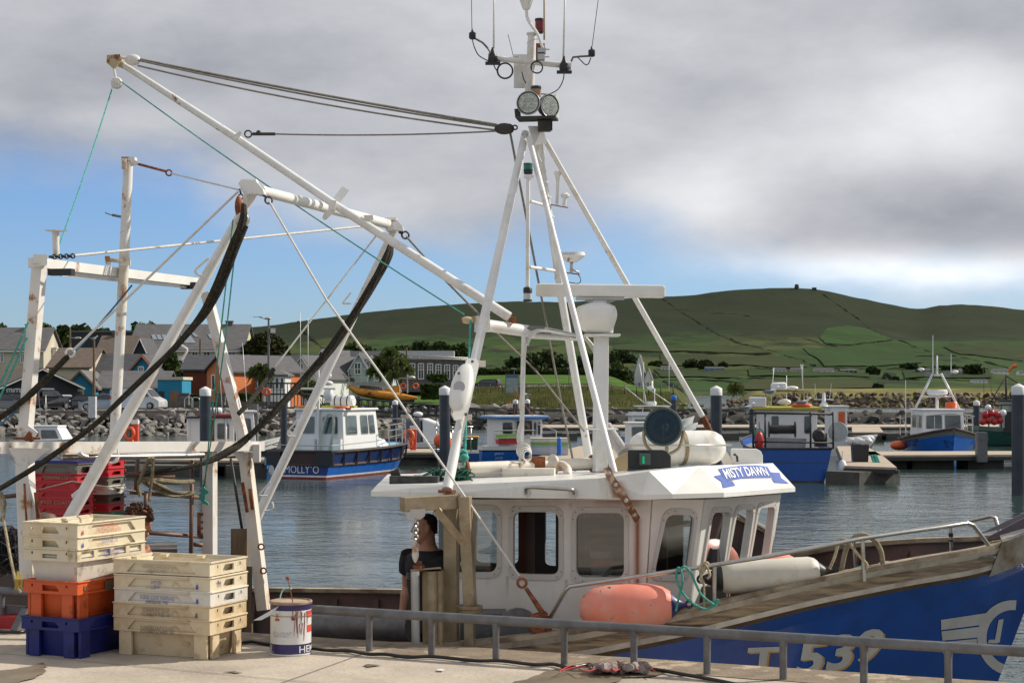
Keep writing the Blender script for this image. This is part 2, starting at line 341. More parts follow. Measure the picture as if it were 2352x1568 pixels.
bp = nd(nt, 'ShaderNodeBump'); wn_ = nd(nt, 'ShaderNodeTexNoise', Scale=.05, Detail=4.); wm = nd(nt, 'ShaderNodeMapping'); wm.inputs['Scale'].default_value = (1,2.2,1); L(tc.outputs['Object'], wm.inputs[0]); L(wm.outputs[0], wn_.inputs['Vector']); wr = nd(nt, 'ShaderNodeMapRange'); wr.inputs[1].default_value = .38; wr.inputs[2].default_value = .62; wr.inputs[3].default_value = .35; L(wn_.outputs[0], wr.inputs[0]); L(wr.outputs[0], bp.inputs['Strength']); bp.inputs['Distance'].default_value = .11; L(hs, bp.inputs['Height']); L(bp.outputs[0], p.inputs['Normal'])
b = MB(); b.add([(-3000,-200,0),(3000,-200,0),(3000,3800,0),(-3000,3800,0)], [(0,1,2,3)]); struct(b.build('water', m, org=(0,0,0)), 'rippled grey-green harbour water')

# ---------------------------------------------------------------- hill
RX = [-900,0,300,525,640,700,850,1000,1120,1180,1300,1450,1560,1600,1650,1700,1760,1830,1870,1900,1960,2000,2050,2090,2120,2160,2200,2270,2352,2700,3400]
RYp= [800,790,775,757,745,736,716,702,694,692,694,684,680,677,669,665,662,661,664,668,682,690,700,708,709,701,699,702,712,735,760]
Y0, YR = 1250., 3300.
def vr(u): return (HY-interp(u*F+CX, RX, RYp))/F
def hz(u, s):
    y = Y0+(YR-Y0)*s; vbase = -HC/Y0
    if s <= 1: v = vbase+(vr(u)-vbase)*s**1.15
    else: v = vr(u)-(s-1)*.05
    return y, HC+v*y
def hn(u, s): return noise.noise(V((u*22, s*9, 3)))*5*min(1, s*3)*(1-min(1., 0 if s < .8 else (s-.8)*5))+noise.noise(V((u*130, s*50, 1)))*1.2*min(1, s*5)
def hp(px, py, up=0):
    u = (px-CX)/F; v = (HY-py)/F; s = max(0., (v+HC/Y0)/(vr(u)+HC/Y0))**(1/1.15); y, z = hz(u, min(s, 1)); return V((u*y, y, z+up+hn(u, min(s, 1))))
vs = []; nu, ns = 260, 70
for j in range(ns+1):
    s = j/ns*1.25
    for i in range(nu+1):
        u = -.55+1.1*i/nu; y, z = hz(u, s)
        vs.append((u*y, y, z+hn(u, s)))
fs = np.array([(j*(nu+1)+i, j*(nu+1)+i+1, (j+1)*(nu+1)+i+1, (j+1)*(nu+1)+i) for j in range(ns) for i in range(nu)])
m = bpy.data.materials.new('hill_pasture'); m.use_nodes = True; nt = m.node_tree; nt.nodes.clear(); L = nt.links.new
o_ = nd(nt, 'ShaderNodeOutputMaterial'); p = nd(nt, 'ShaderNodeBsdfPrincipled'); L(p.outputs[0], o_.inputs[0]); p.inputs['Roughness'].default_value = .95; p.inputs['Specular IOR Level'].default_value = .1
tc = nd(nt, 'ShaderNodeTexCoord'); mp = nd(nt, 'ShaderNodeMapping'); mp.inputs['Rotation'].default_value = (0,0,.25); mp.inputs['Scale'].default_value = (1,.8,0); L(tc.outputs['Object'], mp.inputs[0])
vo = nd(nt, 'ShaderNodeTexVoronoi'); vo.inputs['Scale'].default_value = .0052; L(mp.outputs[0], vo.inputs['Vector'])
r1 = nd(nt, 'ShaderNodeValToRGB'); L(vo.outputs['Color'], r1.inputs[0]); e = r1.color_ramp.elements
e[0].color = (.026,.052,.012,1); e[1].color = (.068,.070,.022,1); x = e.new(.35); x.color = (.028,.064,.013,1); x = e.new(.65); x.color = (.050,.074,.017,1)
def rn(scale, det=8., st=(1,1,1)):
    mq = nd(nt, 'ShaderNodeMapping'); mq.inputs['Scale'].default_value = st; L(tc.outputs['Object'], mq.inputs[0])
    n = nd(nt, 'ShaderNodeTexNoise'); n.inputs['Scale'].default_value = scale; n.inputs['Detail'].default_value = det; n.inputs['Roughness'].default_value = .65; L(mq.outputs[0], n.inputs['Vector']); return n.outputs[0]
def mr_(o, a, b, c=0., d=1.):
    r = nd(nt, 'ShaderNodeMapRange'); r.interpolation_type = 'SMOOTHSTEP'; L(o, r.inputs[0])
    for i, x in enumerate((a, b, c, d)): r.inputs[i+1].default_value = x
    return r.outputs[0]
def mxc(f, a, b, bt='MIX'):
    x = nd(nt, 'ShaderNodeMix', data_type='RGBA', blend_type=bt)
    for i, s in ((0, f), (6, a), (7, b)):
        if hasattr(s, 'links'): L(s, x.inputs[i])
        else: x.inputs[i].default_value = s if i == 0 else (*s, 1)
    return x.outputs[2]
sx = nd(nt, 'ShaderNodeSeparateXYZ'); L(tc.outputs['Object'], sx.inputs[0])
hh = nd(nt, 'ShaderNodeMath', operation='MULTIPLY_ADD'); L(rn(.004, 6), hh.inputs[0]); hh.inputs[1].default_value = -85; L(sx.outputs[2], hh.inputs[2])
c = mxc(mr_(hh.outputs[0], 26, 52), r1.outputs[0], (.017,.025,.010))  # heather moor above the fields; low albedos also hold the hill's cloud shadow
c = mxc(mr_(rn(.02, 8, (1,.5,1)), .46, .64), c, (.013,.021,.008))
c = mxc(mr_(rn(.06, 8), .35, .8, 0, .22), c, (.045,.058,.02))
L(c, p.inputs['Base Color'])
struct(np_mesh('hill', np.array(vs), fs, m, org=(0,0,0), smooth=True), 'green hillside of small fields under moorland, with cloud shade painted into its colour')
m_hedge = mat('hedge_foliage', (.020,.028,.012), .95, var=.4, sc=.3)
m_hedge.node_tree.nodes['Principled BSDF'].inputs['Specular IOR Level'].default_value = .1
def hedge(pxs, r, label, grp='dark hedgerows across the hill'):
    pts = []
    for a, b_ in zip(pxs[:-1], pxs[1:]):
        n = max(2, int(math.dist(a, b_)/4))
        for i in range(n): pts.append(hp(a[0]+(b_[0]-a[0])*i/n, a[1]+(b_[1]-a[1])*i/n))
    pts.append(hp(*pxs[-1])); b = MB()
    b.tube([p+V((0,0,noise.noise(p*.03)*r*.5-.2*r)) for p in pts], [r*(.16+1.05*abs(noise.noise(p*.021+V((5,1,2))))+.35*abs(noise.noise(p*.09))) for p in pts], 5)
    tag(b.build('hedgerow', m_hedge), label, 'hedge', grp)
h2 = lambda l: [ov('H2', *p) for p in l]
for l, r, t in [(h2([(330,120),(450,205),(560,270),(680,335),(760,375),(880,405),(1000,440),(1100,470),(1190,500)]), 3.2, 'long diagonal hedge climbing the hill above the yellow roofed boat'),
    (h2([(1240,110),(1370,200),(1480,280),(1600,350),(1740,400),(1860,430),(2000,465),(2150,490),(2260,510)]), 3.0, 'long diagonal hedge running down the hill behind the tripod mast on the right'),
    (h2([(60,420),(220,428),(400,432),(600,440),(800,440),(960,446)]), 3, 'level hedge crossing the fields behind the radar column'),
    (h2([(580,510),(750,513),(900,520),(1100,512),(1300,520),(1500,520),(1700,525),(1900,520),(2150,520)]), 4, 'hedge running along the row of farmhouses'),
    (h2([(270,545),(330,575),(400,610),(460,650)]), 5, 'broad hedge sloping down behind the white gabled house'),
    (h2([(340,580),(560,588),(700,592),(820,600)]), 3, 'low hedge dividing the fields above the inlet'),
    (h2([(780,570),(1000,573),(1250,572),(1500,570)]), 2.5, 'level hedge below the farmhouses behind the yellow roofed boat'),
    (h2([(1660,582),(1850,584),(2050,585),(2180,590)]), 3, 'level hedge below the farmhouses on the right'),
    (h2([(1130,350),(1250,385),(1330,400),(1400,418)]), 3, 'short hedge dividing two bright green fields'),
    (h2([(1400,396),(1500,388),(1600,378)]), 2.6, 'hedge along the lower edge of the bright green field'),
    (h2([(1680,446),(1800,444),(1940,440)]), 2.2, 'thin hedge beside the tall white mast on the right'),
    (h2([(380,192),(520,190),(640,172)]), 1.6, 'faint wall high on the moor beside the radar bar'),
    (h2([(1800,300),(1880,260),(1990,215)]), 1.6, 'faint track on the right hand moor'),
    (h2([(600,208),(760,215),(840,232)]), 1.6, 'faint wall below the hilltop tower'),
    (h2([(1540,640),(1560,600),(1600,570),(1640,580)]), 9, 'thick scrub in the gully right of the grassy bank'),
    (h2([(50,440),(110,470)]), 3, 'short hedge beside the trees left of the white gabled house'),
    ([(685,738),(700,760),(725,785),(760,815)], 6, 'dark ditch and hedge down the bright green slope behind the lamp post'),
    ([(1130,760),(1200,772),(1290,776)], 2, 'thin hedge on the slope behind the wheelhouse crossbar')]:
    hedge(l, r, t)
for i, (pg, colr) in enumerate([([(1260,300),(1380,280),(1480,292),(1560,330),(1630,372),(1500,386),(1400,392),(1250,380),(1215,345)],(.032,.085,.016)),([(1120,410),(1400,400),(1620,384),(1720,404),(1790,500),(1500,510),(1250,508)],(.030,.076,.016)),
    ([(80,395),(400,392),(700,398),(880,412),(960,440),(600,434),(80,422)],(.050,.075,.02)),([(340,445),(600,446),(960,452),(1120,480),(1150,505),(700,505),(330,500)],(.050,.070,.022)),([(1680,530),(2150,530),(2180,575),(1690,575)],(.030,.062,.016)),([(820,530),(1480,530),(1500,565),(830,562)],(.034,.070,.016)),([(300,530),(760,535),(780,575),(350,572)],(.040,.068,.018)),([(860,580),(1500,582),(1520,635),(700,640)],(.060,.070,.022)),([(1900,400),(2200,392),(2352,400),(2352,470),(2000,440)],(.040,.058,.018))]):
    P = h2(pg); cx_ = sum(p[0] for p in P)/len(P); cy_ = sum(p[1] for p in P)/len(P); b = MB(); K = 5; ring_ = []
    for a, c_ in zip(P, P[1:]+P[:1]):
        for j in range(6): ring_.append((a[0]+(c_[0]-a[0])*j/6+noise.noise(V((a[0]*.1,j,i)))*3, a[1]+(c_[1]-a[1])*j/6+noise.noise(V((a[1]*.1,j,i+9)))*1.2))
    m_ = len(ring_); b.add([hp(cx_+(x-cx_)*k/K, cy_+(y-cy_)*k/K, 1.2) for k in range(K, 0, -1) for x, y in ring_]+[hp(cx_, cy_, 1.2)], [(k*m_+j, k*m_+(j+1) % m_, (k+1)*m_+(j+1) % m_, (k+1)*m_+j) for k in range(K-1) for j in range(m_)]+[((K-1)*m_+j, (K-1)*m_+(j+1) % m_, K*m_) for j in range(m_)], True)
    struct(b.build('pasture', mat('pasture_%d' % i, tuple(x*.70 for x in colr), .95, var=.2, sc=.012, col2=tuple(x*.55 for x in colr), th=(.52,.7), sc2=.022, col3=(.035,.042,.014), th3=(.45,.75), sc3=.05, spec=.1), org=(0,0,0)), 'green pasture field on the hillside')
# hilltop tower
t0 = hp(1830, 663.5); b = MB(); b.lathe(t0-V((0,0,4)), (0,0,1), [(0,5),(6,4.6),(9,4.2),(12.5,3.4),(13.2,2.2)], 12); b.box(t0+V((33,0,0)), (8,4,6))
tag(b.build('stone_tower', mat('dark_stone', (.05,.045,.04), .9)), 'small dark stone tower on the hilltop', 'tower')

# ---------------------------------------------------------------- land behind the harbour
m_grass = mat('rough_grass', (.055,.068,.018), .95, var=.35, sc=.4, col2=(.13,.105,.045), th=(.5,.68), sc2=.12, spec=.1)
m_lawn = mat('mown_lawn', (.058,.115,.016), .95, var=.2, sc=.3, spec=.1)
m_asph = mat('worn_asphalt', (.10,.092,.088), .9, var=.15, sc=.5)
def sheet(name, pts, m, lab): b = MB(); b.add(pts, [list(range(len(pts)))]); return struct(b.build(name, m, org=(0,0,0)), lab)
def grid_land(name, x0, x1, y0, y1, nx, ny, fz, m, lab):
    vs = np.array([(x0+(x1-x0)*i/nx, y0+(y1-y0)*j/ny, fz(x0+(x1-x0)*i/nx, y0+(y1-y0)*j/ny)) for j in range(ny+1) for i in range(nx+1)])
    fs = np.array([(j*(nx+1)+i, j*(nx+1)+i+1, (j+1)*(nx+1)+i+1, (j+1)*(nx+1)+i) for j in range(ny) for i in range(nx)])
    return struct(np_mesh(name, vs, fs, m, org=(0,0,0), smooth=True), lab)
def sst(a, b, x): t = min(1, max(0, (x-a)/(b-a))); return t*t*(3-2*t)
# left shore: car park level, then the ground rises behind the houses
def zl(X, Y):
    edge = 158 if X < -21 else 158+sst(-21, -12, X)*45
    z = 2.02+3*sst(230, 330, Y)+4*sst(330, 900, Y)
    return z if Y > edge+1 else -1.2
grid_land('ground', -420, -2, 156, 1300, 120, 180, zl, m_grass, 'grassy ground behind the harbour')
sheet('car_park', [(-60,158.6,2.06),(-21.5,158.6,2.06),(-21.5,176,2.06),(-60,176,2.06)], m_asph, 'asphalt car park along the harbour')
def zm(X, Y):
    u = X/Y*F+CX
    z = -1+sst(226, 236, Y)*3.0+sst(236, 310, Y)*(4.2-2.2*sst(1390, 1480, u))+sst(-1,1,noise.noise(V((X*.05,Y*.05,0))))*.5
    e = sst(1545, 1600, u+noise.noise(V((Y*.02,0,0)))*20)
    return lerp(z, -1.5, e)
grid_land('bank', -6, 60, 224, 620, 90, 120, zm, m_grass, 'rough grassy bank with a fence')
def zs(X, Y):
    u = X/Y*F+CX; e = sst(1660, 1745, u+(Y-400)*.05); k = .55+.45*sst(1690,1900,u)
    return lerp(-1.5, (-.5+sst(397, 404, Y)*3.2+sst(404, 440, Y)*1.55*k-3*sst(560, 620, Y)+noise.noise(V((X*.06,Y*.06,2)))*.35), e)
m_spit = mat('pale_dry_grass', (.17,.155,.05), .95, var=.25, sc=.08, col2=(.055,.07,.02), th=(.5,.65), sc2=.05, spec=.1)
grid_land('spit', 40, 230, 396, 640, 150, 60, zs, m_spit, 'low grassy spit across the channel')
grid_land('breakwater', -8, 130, 178, 187, 138, 9, lambda X, Y: -.8+2.45*sst(178.5, 182, Y)-2.35*sst(185, 187, Y), mat('breakwater_soil', (.045,.043,.033), .95, var=.3, sc=.5), 'long low breakwater of boulders')
b = MB(); b.box((10,184,1.82), (40,.5,.36)); tag(b.build('breakwater_wall', mat('weathered_concrete', (.09,.083,.07), .9, var=.15, sc=.6)), 'long low concrete wall along the top of the boulder breakwater', 'wall')
sheet('lawn', [W(1090,874,262)*1, W(1330,874,262), W(1400,868,330), W(1090,862,330)], m_lawn, 'mown lawn in front of the long grey building') if 0 else None
# ---------------------------------------------------------------- rock banks (nobody could count them)
import itertools
def icos(sub=1):
    import bmesh
    bm = bmesh.new(); bmesh.ops.create_icosphere(bm, subdivisions=sub+1, radius=1); vs = np.array([v.co[:] for v in bm.verts]); fs = np.array([[v.index for v in f.verts] for f in bm.faces]); bm.free(); return vs, fs
ICV, ICF = icos(1)
def rocks(name, pts, sizes, m, lab, flat=.65):
    vs = []; fs = []; n = 0
    for p, s in zip(pts, sizes):
        a = ICV*1.; sd = rng.random(3)*50
        for _ in range(11):
            d = rng.normal(size=3); d /= np.linalg.norm(d); k = .34+.34*rng.random(); pr = a@d; a = a-np.outer(np.maximum(pr-k, 0), d)     # cut faces
        an = rng.random()*PI; M = np.array(Matrix.Rotation(an, 3, 'Z') @ Matrix.Rotation((rng.random()-.5)*1.2, 3, 'X') @ Matrix.Rotation((rng.random()-.5)*1.2, 3, 'Y'))
        a = (a*np.array([1.25,.95,flat*(.8+.5*rng.random())]))@M.T*s+np.array(p); vs.append(a); fs.append(ICF+n); n += len(a)
    o = np_mesh(name, np.concatenate(vs), np.concatenate(fs), m); tag(o, lab, 'rocks', None, 'stuff'); return o
m_rock = mat('grey_boulders', (.235,.215,.195), .9, var=.35, sc=.8, col2=(.11,.10,.09), th=(.5,.66), sc2=.5, bump=.5, bsc=8)
m_rock2 = mat('brown_boulders', (.15,.115,.09), .9, var=.35, sc=.6, col2=(.06,.05,.04), th=(.5,.66), sc2=.35, bump=.5, bsc=5)
pts = []; sz = []
for X in np.arange(-50, -19, .78):
    for k in range(9):
        t = k/8; pts.append((X+rng.normal()*.2, 152.2+6.0*t+rng.normal()*.15, -.35+2.35*t+rng.normal()*.06)); sz.append(.42+.33*rng.random())
rocks('rock_bank', pts, sz, m_rock, 'bank of grey boulders below the car park')
pts = []; sz = []
for X in np.arange(-21, 3, 1.0):
    yb = 158+sst(-21, -8, X)*42
    for k in range(6): t = k/5; pts.append((X+rng.normal()*.3, yb-3+4.5*t, -.2+2.1*t)); sz.append(.5+.5*rng.random())
rocks('boulders', pts, sz, m_rock, 'boulders at the foot of the grassy shore behind the gangway')
pts = []; sz = []
for X in np.arange(-7, 125, .95):
    for k in range(4): t = k/3; pts.append((X+rng.normal()*.3, 177.8+4.2*t, -.2+1.6*t)); sz.append(.45+.5*rng.random()**1.3)
rocks('breakwater_rocks', pts, sz, mat('dark_boulders', (.085,.08,.077), .9, var=.4, sc=.6, col2=(.05,.05,.045), th=(.5,.66), sc2=.35), 'dark boulders along the harbour side of the breakwater')
pts = []; sz = []
for X in np.arange(48, 225, 1.5):
    u = X/400*F+CX
    for k in range(5): t = k/4; pts.append((X+rng.normal()*.4, 397.0+5.5*t, -.1+3.0*t*(.55+.45*sst(1700,1850,u)))); sz.append(.62+.5*rng.random())
rocks('spit_rocks', pts, sz, m_rock2, 'brown boulders piled along the far spit', .8)
pts = []; sz = []
for X in np.arange(-5, 42, .7):
    for k in range(4): t = k/3; pts.append((X+rng.normal()*.3, 226.5+8*t, .1+1.9*t)); sz.append(.2+.4*rng.random())
rocks('shingle', pts, sz, mat('pale_shingle', (.20,.19,.175), .9, var=.5, sc=1.5), 'pale stones at the foot of the grassy bank')
# ---------------------------------------------------------------- houses
m_slate = mat('grey_slate', (.115,.110,.112), .75, var=.18, sc=1.2, st=(1,1,3), bump=.3, bsc=3)
m_slated = mat('dark_slate', (.055,.054,.062), .7, var=.22, sc=1.2, st=(1,1,4), bump=.3, bsc=3)
m_tile = mat('brown_roof_tile', (.115,.085,.065), .85, var=.25, sc=2, st=(1,1,5))
m_pane = mat('window_glass', (.03,.04,.045), .08, var=.2, spec=.8)
m_upvc = mat('white_window_frame', (.72,.72,.72), .4, var=.03)
def wl(name, c, **k): return mat(name, c, .9, var=.06, sc=.5, col2=tuple(x*.8 for x in c), th=(.55,.85), sc2=.4, spec=.2, **k)
m_cream = wl('cream_render', (.52,.47,.37)); m_wallw = wl('white_render', (.66,.67,.64)); m_turq = wl('turquoise_render', (.03,.22,.36)); m_orange = wl('orange_render', (.58,.19,.08))
m_pblue = wl('pale_blue_render', (.40,.48,.50)); m_bgrey = wl('blue_grey_render', (.17,.21,.24)); m_ygr = wl('pale_green_render', (.48,.50,.34)); m_dgrey = wl('dark_cladding', (.045,.05,.055)); m_stone = mat('grey_stonework', (.12,.115,.11), .9, var=.3, sc=2.5)
m_terra = mat('terracotta', (.35,.11,.05), .8)
def zz(py, Y): return HC-(py-HY)*Y/F
def xx(px, Y): return (px-CX)*Y/F
def house(name, label, x0, x1, Y, yb, ye, yr, dep, gab, wm, rm, wins=(), chims=(), rot=0, cat='house', over=.35, trim=None, doors=(), skyl=(), hip=0, mull=1, group=None):
    xc = (xx(x0, Y)+xx(x1, Y))/2; hw = (xx(x1, Y)-xx(x0, Y))/2; zb = zz(yb, Y)-1.0; ze = zz(ye, Y); zr = zz(yr, Y) if yr is not None else ze
    o = V((xc, Y, zb)); Rm = Matrix.Rotation(rot, 3, 'Z'); T = lambda x, y, z: V((xc, Y, 0))+Rm@V((x, y, z))
    root = thing(name, label, cat, o, group); b = MB()
    if yr is None:
        b.add([T(-hw,0,zb),T(hw,0,zb),T(hw,dep,zb),T(-hw,dep,zb),T(-hw,0,ze),T(hw,0,ze),T(hw,dep,ze),T(-hw,dep,ze)], [(0,1,5,4),(1,2,6,5),(2,3,7,6),(3,0,4,7)])
        b.build('walls', wm, root); r = MB(); r.add([T(x, y, z) for z in (ze, ze+.3) for x, y in ((-hw-.15,-.15),(hw+.15,-.15),(hw+.15,dep+.15),(-hw-.15,dep+.15))], [(3,2,1,0),(4,5,6,7),(0,1,5,4),(1,2,6,5),(2,3,7,6),(3,0,4,7)]); rf = r.build('roof', rm, root)
    elif gab == 'x':      # ridge runs left-right
        b.add([T(-hw,0,zb),T(hw,0,zb),T(hw,dep,zb),T(-hw,dep,zb),T(-hw,0,ze),T(hw,0,ze),T(hw,dep,ze),T(-hw,dep,ze),T(-hw+hip,dep/2,zr),T(hw-hip,dep/2,zr)], [(0,1,5,4),(1,2,6,9,5) if not hip else (1,2,6,5),(2,3,7,6),(3,0,4,8,7) if not hip else (3,0,4,7)])
        b.build('walls', wm, root); r = MB(); t = .18; g = over; sl = (zr-ze)/(dep/2)
        A = [T(-hw-g,-g,ze-sl*g+.05),T(hw+g,-g,ze-sl*g+.05),T(hw+g-hip,dep/2,zr+.05),T(-hw-g+hip,dep/2,zr+.05)]; B = [T(hw+g,dep+g,ze-sl*g+.05),T(-hw-g,dep+g,ze-sl*g+.05),A[3],A[2]]
        for P in (A, B): r.prism(P, (0,0,t))
        if hip: r.prism([A[1],B[0],A[2]], (0,0,t)); r.prism([B[1],A[0],A[3]], (0,0,t))
        rf = r.build('roof', rm, root)
        if trim: e = MB(); e.beam(T(-hw-g,-g-.04,ze-sl*g+.02), T(hw+g,-g-.04,ze-sl*g+.02), .08, .2); e.build('fascia', trim, rf)
    else:                 # gable faces the camera
        b.add([T(-hw,0,zb),T(hw,0,zb),T(hw,dep,zb),T(-hw,dep,zb),T(-hw,0,ze),T(hw,0,ze),T(hw,dep,ze),T(-hw,dep,ze),T(0,0,zr),T(0,dep,zr)], [(0,1,5,8,4),(1,2,6,5),(2,3,7,9,6),(3,0,4,7)])
        b.build('walls', wm, root); r = MB(); g = over; sl = (zr-ze)/hw
        for s_ in (-1, 1): r.prism([T(s_*(hw+g),-g,ze-sl*g+.05),T(s_*(hw+g),dep+g,ze-sl*g+.05),T(0,dep+g,zr+.05),T(0,-g,zr+.05)], (0,0,.18))
        rf = r.build('roof', rm, root)
        if trim:
            e = MB()
            for s_ in (-1, 1): e.beam(T(s_*(hw+g),-g-.05,ze-sl*g), T(0,-g-.05,zr+.02), .1, .28, up=(0,1,0))
            e.build('bargeboard', trim, rf)
    def quad(px0, py0, px1, py1): return (xx(px0, Y)-xc)/math.cos(rot), (xx(px1, Y)-xc)/math.cos(rot), zz(py1, Y), zz(py0, Y)
    for wn_ in wins:
        a, c, z0, z1 = quad(*wn_[:4]); f = MB(); t = .07+.02*(c-a)
        for (p, r_) in ((T(a,-.05,z0),T(c,-.05,z0)),(T(a,-.05,z1),T(c,-.05,z1)),(T(a,-.05,z0),T(a,-.05,z1)),(T(c,-.05,z0),T(c,-.05,z1))): f.beam(p, r_, t*1.6, t*1.6, up=(0,.01,1) if abs(p.z-r_.z) < .01 else (0,1,0))
        if mull:
            mxx = (a+c)/2; f.beam(T(mxx,-.05,z0), T(mxx,-.05,z1), t, t, up=(0,1,0))
            if mull > 1: zc = z0+(z1-z0)*.62; f.beam(T(a,-.05,zc), T(c,-.05,zc), t, t*1.4); zc = z0+(z1-z0)*.8; f.beam(T(a,-.05,zc), T(c,-.05,zc), t, t)
        fo = f.build('window', m_upvc, root); g_ = MB(); g_.slab([T(a,-.02,z0),T(c,-.02,z0),T(c,-.02,z1),T(a,-.02,z1)], .02); g_.build('pane', m_pane, fo)
    for d_ in doors:
        a, c, z0, z1 = quad(*d_[:4]); f = MB(); f.slab([T(a,-.04,z0),T(c,-.04,z0),T(c,-.04,z1),T(a,-.04,z1)], .08); f.build('door', d_[4], root)
    for (px0, py0, px1, py1, mm, pots) in chims:
        a, c, z0, z1 = quad(px0, py0, px1, py1); k = MB(); yy = dep/2 if gab == 'x' else dep*.3; k.box(T((a+c)/2,yy,(z0+z1)/2), (c-a,.9,z1-z0), rot); k.box(T((a+c)/2,yy,z1), (c-a+.2,1.1,.15), rot)
        ko = k.build('chimney', mm, rf)
        if 0: ko
    for sk_ in skyl:     # roof windows lie on the front slope
        n = (A[1]-A[0]).cross(A[3]-A[0]).normalized(); pl = (A[0]+V((0,0,.2)), n); c4 = [hit(*p, pl) for p in sk_]; f = MB(); f.slab(c4, .14); g_ = f.build('roof_window', mat('sky_reflecting_glass', (.34,.38,.42), .15, metal=.5), rf)
    return root
hT = 'houses behind the car park'
house('house', 'cream two storey house with slate roof at the far left', -60, 100, 232, 925, 803, 753, 9, 'x', m_cream, m_slate, wins=[(1,811,9,832),(48,812,56,833)], chims=[(39,743,57,760,m_stone,1),(99,797,111,845,m_wallw,1)], trim=m_upvc)
house('house', 'brown tiled roof standing behind the glazed cafe gable', 112, 205, 212, 900, 845, 800, 12, 'x', m_cream, m_tile)
house('house', 'large dark hall with flat grey roof edge below the tree line', 163, 312, 290, 850, 763, None, 14, 'x', m_dgrey, m_slate)
house('house', 'small house with tiled hipped roof and timber gable on the dark hall\'s lower side', 222, 318, 240, 860, 815, 772, 9, 'x', m_dgrey, m_tile, chims=[(243,762,252,775,m_stone,1)])
g = house('house', 'small white trussed gable between the blue house and the tall slate roof', 306, 338, 232, 870, 812, 778, 8, 'y', m_dgrey, m_slated, trim=m_upvc, over=.3)
house('house', 'long tall grey slate roof with many skylights over a pale green wall', 298, 556, 262, 880, 803, 744, 13, 'x', m_ygr, m_slate, trim=m_upvc, over=.4,
      wins=[(441,808,455,816),(467,808,483,816),(524,808,542,816)], chims=[(503,734,519,756,m_stone,1)],
      skyl=[[(418,782,),(428,782),(422,766),(412,766)]] and [[(424,788),(438,788),(426,768),(414,768)],[(437,788),(450,788),(434,766),(424,766)],[(448,774),(456,774),(448,765),(440,765)],[(483,778),(490,778),(484,768),(477,768)],[(352,780),(362,780),(356,769),(347,769)],[(364,780),(374,780),(368,769),(359,769)],[(376,780),(386,780),(380,769),(371,769)]])
house('house', 'slate roofed turquoise house with orange trimmed gable beside the trees', 296, 362, 205, 925, 854, 818, 16, 'y', m_turq, m_slated, trim=m_orange, rot=R(-12), wins=[(318,842,330,858)], doors=[])
house('house', 'long dark slate roof behind the near turquoise cottage', 122, 318, 214, 900, 860, 815, 9, 'x', m_dgrey, m_slated, chims=[(244,847,256,862,m_turq,1)])
house('cottage', 'near turquoise cottage with slate roof and cream framed door', 151, 219, 186, 925, 889, 854, 18, 'y', m_turq, m_slate, trim=mat('brown_bargeboard', (.16,.07,.03), .7), rot=R(8), doors=[(172,895,193,924,m_cream),(176,898,189,924,m_dgrey)])
house('cottage', 'grey slate wing of the turquoise cottage with low turquoise wall', 222, 375, 190, 925, 892, 855, 8, 'x', m_turq, m_slate, doors=[(231,898,240,908,m_orange)])
house('cafe', 'dark glazed cafe with wide white edged gable behind the parked cars', 12, 178, 181, 928, 887, 849, 14, 'y', m_dgrey, m_tile, trim=m_upvc, cat='cafe', wins=[(26,893,36,918),(40,893,52,918),(84,893,120,920)], over=.6, rot=R(27))
house('kiosk', 'turquoise flat roofed kiosk at the end of the car park', 362, 418, 178, 930, 872, None, 5, 'x', m_turq, m_cream, cat='kiosk', doors=[(391,898,410,928,mat('varnished_door', (.25,.12,.05), .5)),(364,898,377,926,m_dgrey)])
house('house', 'orange rendered gabled house with narrow tall window', 468, 540, 190, 935, 851, 818, 13, 'y', m_orange, m_slated, rot=R(-28), wins=[(485,861,493,896)], mull=0)
house('house', 'dark red side wing under a slate roof left of the orange gable', 421, 480, 196, 930, 850, 818, 8, 'x', wl('brick_red_render', (.17,.05,.03)), m_slated, doors=[(415,862,425,890,m_dgrey)])
house('house', 'red walled house with grey hipped roof right of the orange gable', 514, 596, 193, 935, 860, 817, 10, 'x', wl('deep_red_render', (.22,.055,.035)), m_slate, hip=2.5, wins=[(561,862,574,892),(580,862,592,892)])
house('conservatory', 'white framed conservatory in front of the hipped roof house', 602, 655, 190, 926, 863, 850, 5, 'x', m_upvc, m_slate, cat='conservatory', hip=1.5, wins=[(606,867,615,893),(619,867,628,893),(632,867,641,893),(644,867,652,893)], mull=0)
house('house', 'white gabled house with long dark slate roof behind the conservatory', 657, 732, 215, 930, 868, 819, 22, 'y', m_wallw, m_slated, rot=R(-22), wins=[(686,834,697,855)], over=.3, trim=m_upvc)
house('house', 'long dark slate roof between the hipped house and the white gable', 548, 700, 232, 900, 862, 818, 9, 'x', m_wallw, m_slated)
house('house', 'blue grey gabled house half hidden behind the dark net rope', 700, 780, 226, 930, 862, 805, 16, 'y', m_bgrey, m_slated, rot=R(-14), trim=m_upvc)
pb = house('house', 'pale blue house with white gabled dormers and a glass balcony', 775, 900, 224, 925, 862, 845, 9, 'x', m_pblue, m_slated, trim=m_upvc, wins=[(860,874,872,880)])
house('house', 'middle white gabled dormer above the glass balcony', 803, 845, 223, 900, 846, 812, 8, 'y', m_pblue, m_slated, trim=m_upvc, wins=[(814,833,829,859)], over=.25)
house('house', 'small right hand white gabled dormer beside the balcony', 838, 860, 225, 890, 836, 819, 7, 'y', m_wallw, m_slated, trim=m_upvc, wins=[(842,829,849,850)], over=.2)
house('house', 'small left hand white gabled dormer beside the leaning gantry leg', 772, 786, 225, 890, 834, 816, 7, 'y', m_wallw, m_slated, trim=m_upvc, wins=[(774,826,782,846)], over=.2)
house('house', 'dark slate roof behind the pale blue dormers', 784, 880, 232, 890, 850, 808, 9, 'x', m_bgrey, m_slated)
